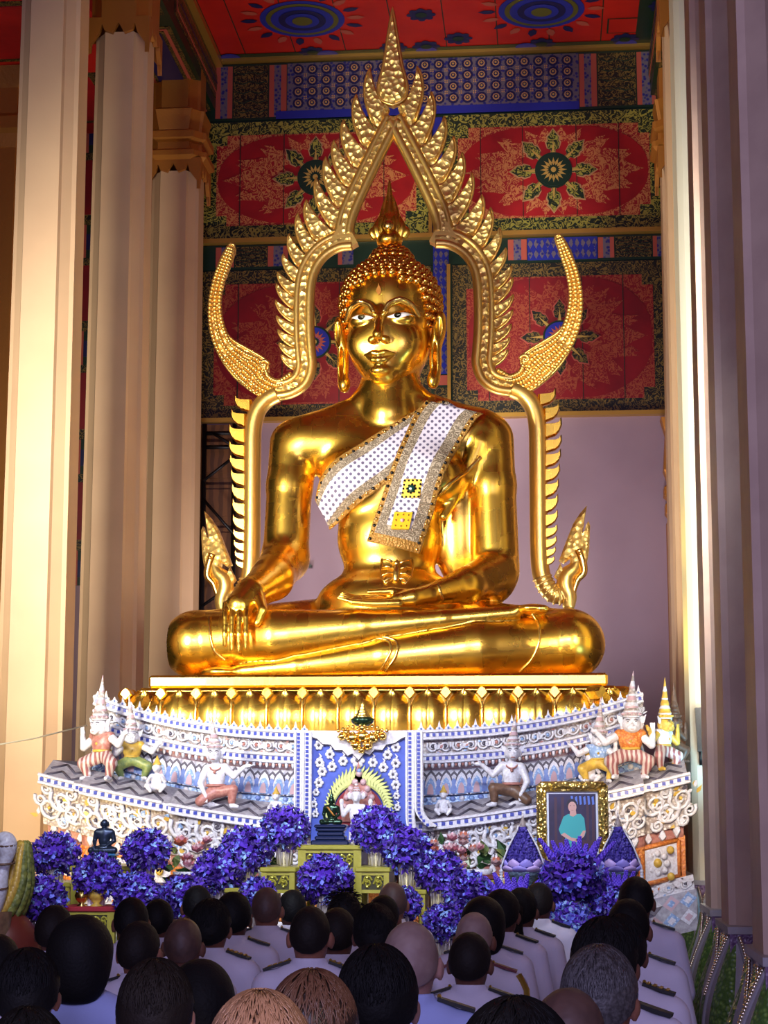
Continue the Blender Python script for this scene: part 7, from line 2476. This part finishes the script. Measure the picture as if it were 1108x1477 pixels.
for i, (lab, x, y, Y, hair, hc, sk, sh, bd, st) in enumerate(PPL):
    top = {'short': 1.698, 'buzz': 1.692, 'full': 1.704, 'bob': 1.703, 'long': 1.70, 'tail': 1.702}[hair]
    rz = math.radians(((i * 37) % 17) - 8) + (math.radians(-8) if x > 640 else math.radians(4))
    person(lab, x, y, Y, hair, hc, sk, sh, bd, rz, st, top, trousers='trousers' if sh == 'shirt' else 'shirt_dark')
# ------------------------------------------------------------------ camera, light, view
cd = bpy.data.cameras.new('camera'); cam = bpy.data.objects.new('camera', cd); COL.objects.link(cam)
cam.location = CAM
Rm = Matrix((RIGHT, UP, -FWD)).transposed()
cam.rotation_euler = Rm.to_euler()
cd.sensor_fit = 'VERTICAL'; cd.sensor_height = 36.0; cd.lens = 36.0 * F / 1477.0
cd.clip_end = 100
SC.camera = cam

def area(name, loc, target, size, power, col, spread=PI, size_y=None):
    l = bpy.data.lights.new(name, 'AREA'); l.energy = power; l.color = col[:3]
    l.shape = 'RECTANGLE'; l.size = size; l.size_y = size_y or size; l.spread = spread
    o = bpy.data.objects.new(name, l); COL.objects.link(o)
    o.location = loc
    o.rotation_euler = (Vector(target) - Vector(loc)).to_track_quat('-Z', 'Y').to_euler()
    return o
def spot(name, loc, target, power, col, angle=40, blend=.5, rad=.15):
    l = bpy.data.lights.new(name, 'SPOT'); l.energy = power; l.color = col[:3]
    l.spot_size = math.radians(angle); l.spot_blend = blend; l.shadow_soft_size = rad
    o = bpy.data.objects.new(name, l); COL.objects.link(o)
    o.location = loc
    o.rotation_euler = (Vector(target) - Vector(loc)).to_track_quat('-Z', 'Y').to_euler()
    return o
w = bpy.data.worlds.new('hall_daylight'); SC.world = w; w.use_nodes = True
bg = w.node_tree.nodes['Background']
bg.inputs['Color'].default_value = (0.70, 0.52, 0.50, 1); bg.inputs['Strength'].default_value = 0.15

WARM = (1.0, 0.78, 0.45); COOL = (0.80, 0.86, 1.0); NEU = (1.0, 0.95, 0.84); DAY = (0.57, 0.53, 1.0)
# daylight through the tall entrance behind us
area('entrance_daylight', (-.6, -3.5, 4.2), (-1.2, 16, 4.0), 4.6, 680, DAY, size_y=7.0)
# floodlights hung either side of the nave, aimed at the statue
area('floodlight', (-4.9, 9.4, 4.4), (-1.6, 16, 5.0), .8, 205, NEU, spread=math.radians(75), size_y=2.4)
area('floodlight', (1.9, 9.4, 4.4), (-1.2, 16, 5.0), .8, 205, NEU, spread=math.radians(75), size_y=2.4)
# cool stage light over the altar
area('stage_light', (-1.3, 7.6, 4.9), (-1.4, 12.8, 1.95), 3.2, 62, COOL, spread=math.radians(58), size_y=.4)
# warm spots at both ends of the altar
spot('warm_spot', (-4.2, 11.2, 1.0), (-3.8, 14.5, 2.0), 330, (1, .76, .34), 60, .7)
spot('warm_spot', (.6, 12.0, 2.4), (1.0, 14.4, 2.3), 110, WARM, 60, .7)
spot('column_uplight', (.70, 14.55, 3.3), (1.15, 14.6, 3.9), 16, (1, .72, .10), 170, .3)
spot('column_uplight', (.66, 14.5, 3.5), (1.16, 14.7, 6.0), 60, (1, .72, .10), 75, .6)
spot('column_uplight', (1.5, 13.3, 2.2), (1.22, 14.3, 3.1), 70, (.28, .72, 1), 100, .5)
spot('column_uplight', (-3.4, 15.3, 2.6), (-4.1, 16.9, 4.2), 40, (1, .6, .2), 60, .6)
spot('wall_wash', (.85, 16.6, 3.2), (.1, 21, 5.6), 250, (.75, .8, 1), 70, .8)
spot('wall_wash', (-3.3, 18.2, 3.0), (-2.6, 21, 5.0), 180, (.9, .85, 1), 80, .8)  # added fill, no lamp known here: brightens the back wall on the left
area('ceiling_fill', (-1.4, 18.4, 3.3), (-1.4, 20.2, 11), 1.6, 110, (1, .9, .8), size_y=.5)  # added fill, unseen behind the statue, to brighten ceiling and upper panels
# low sun reaching the heads nearest the entrance
spot('sun_patch', (2.2, -2.0, 4.6), (-.72, 3.5, 1.72), 620, (1.0, 0.78, 0.6), 9, .4, .03)

SC.render.engine = 'CYCLES'
SC.cycles.use_denoising = True
SC.cycles.max_bounces = 6
SC.cycles.diffuse_bounces = 3
SC.cycles.glossy_bounces = 4
SC.view_settings.view_transform = 'Standard'
SC.view_settings.look = 'None'
SC.view_settings.gamma = 1
SC.view_settings.use_curve_mapping = False
SC.view_settings.exposure = 0.0
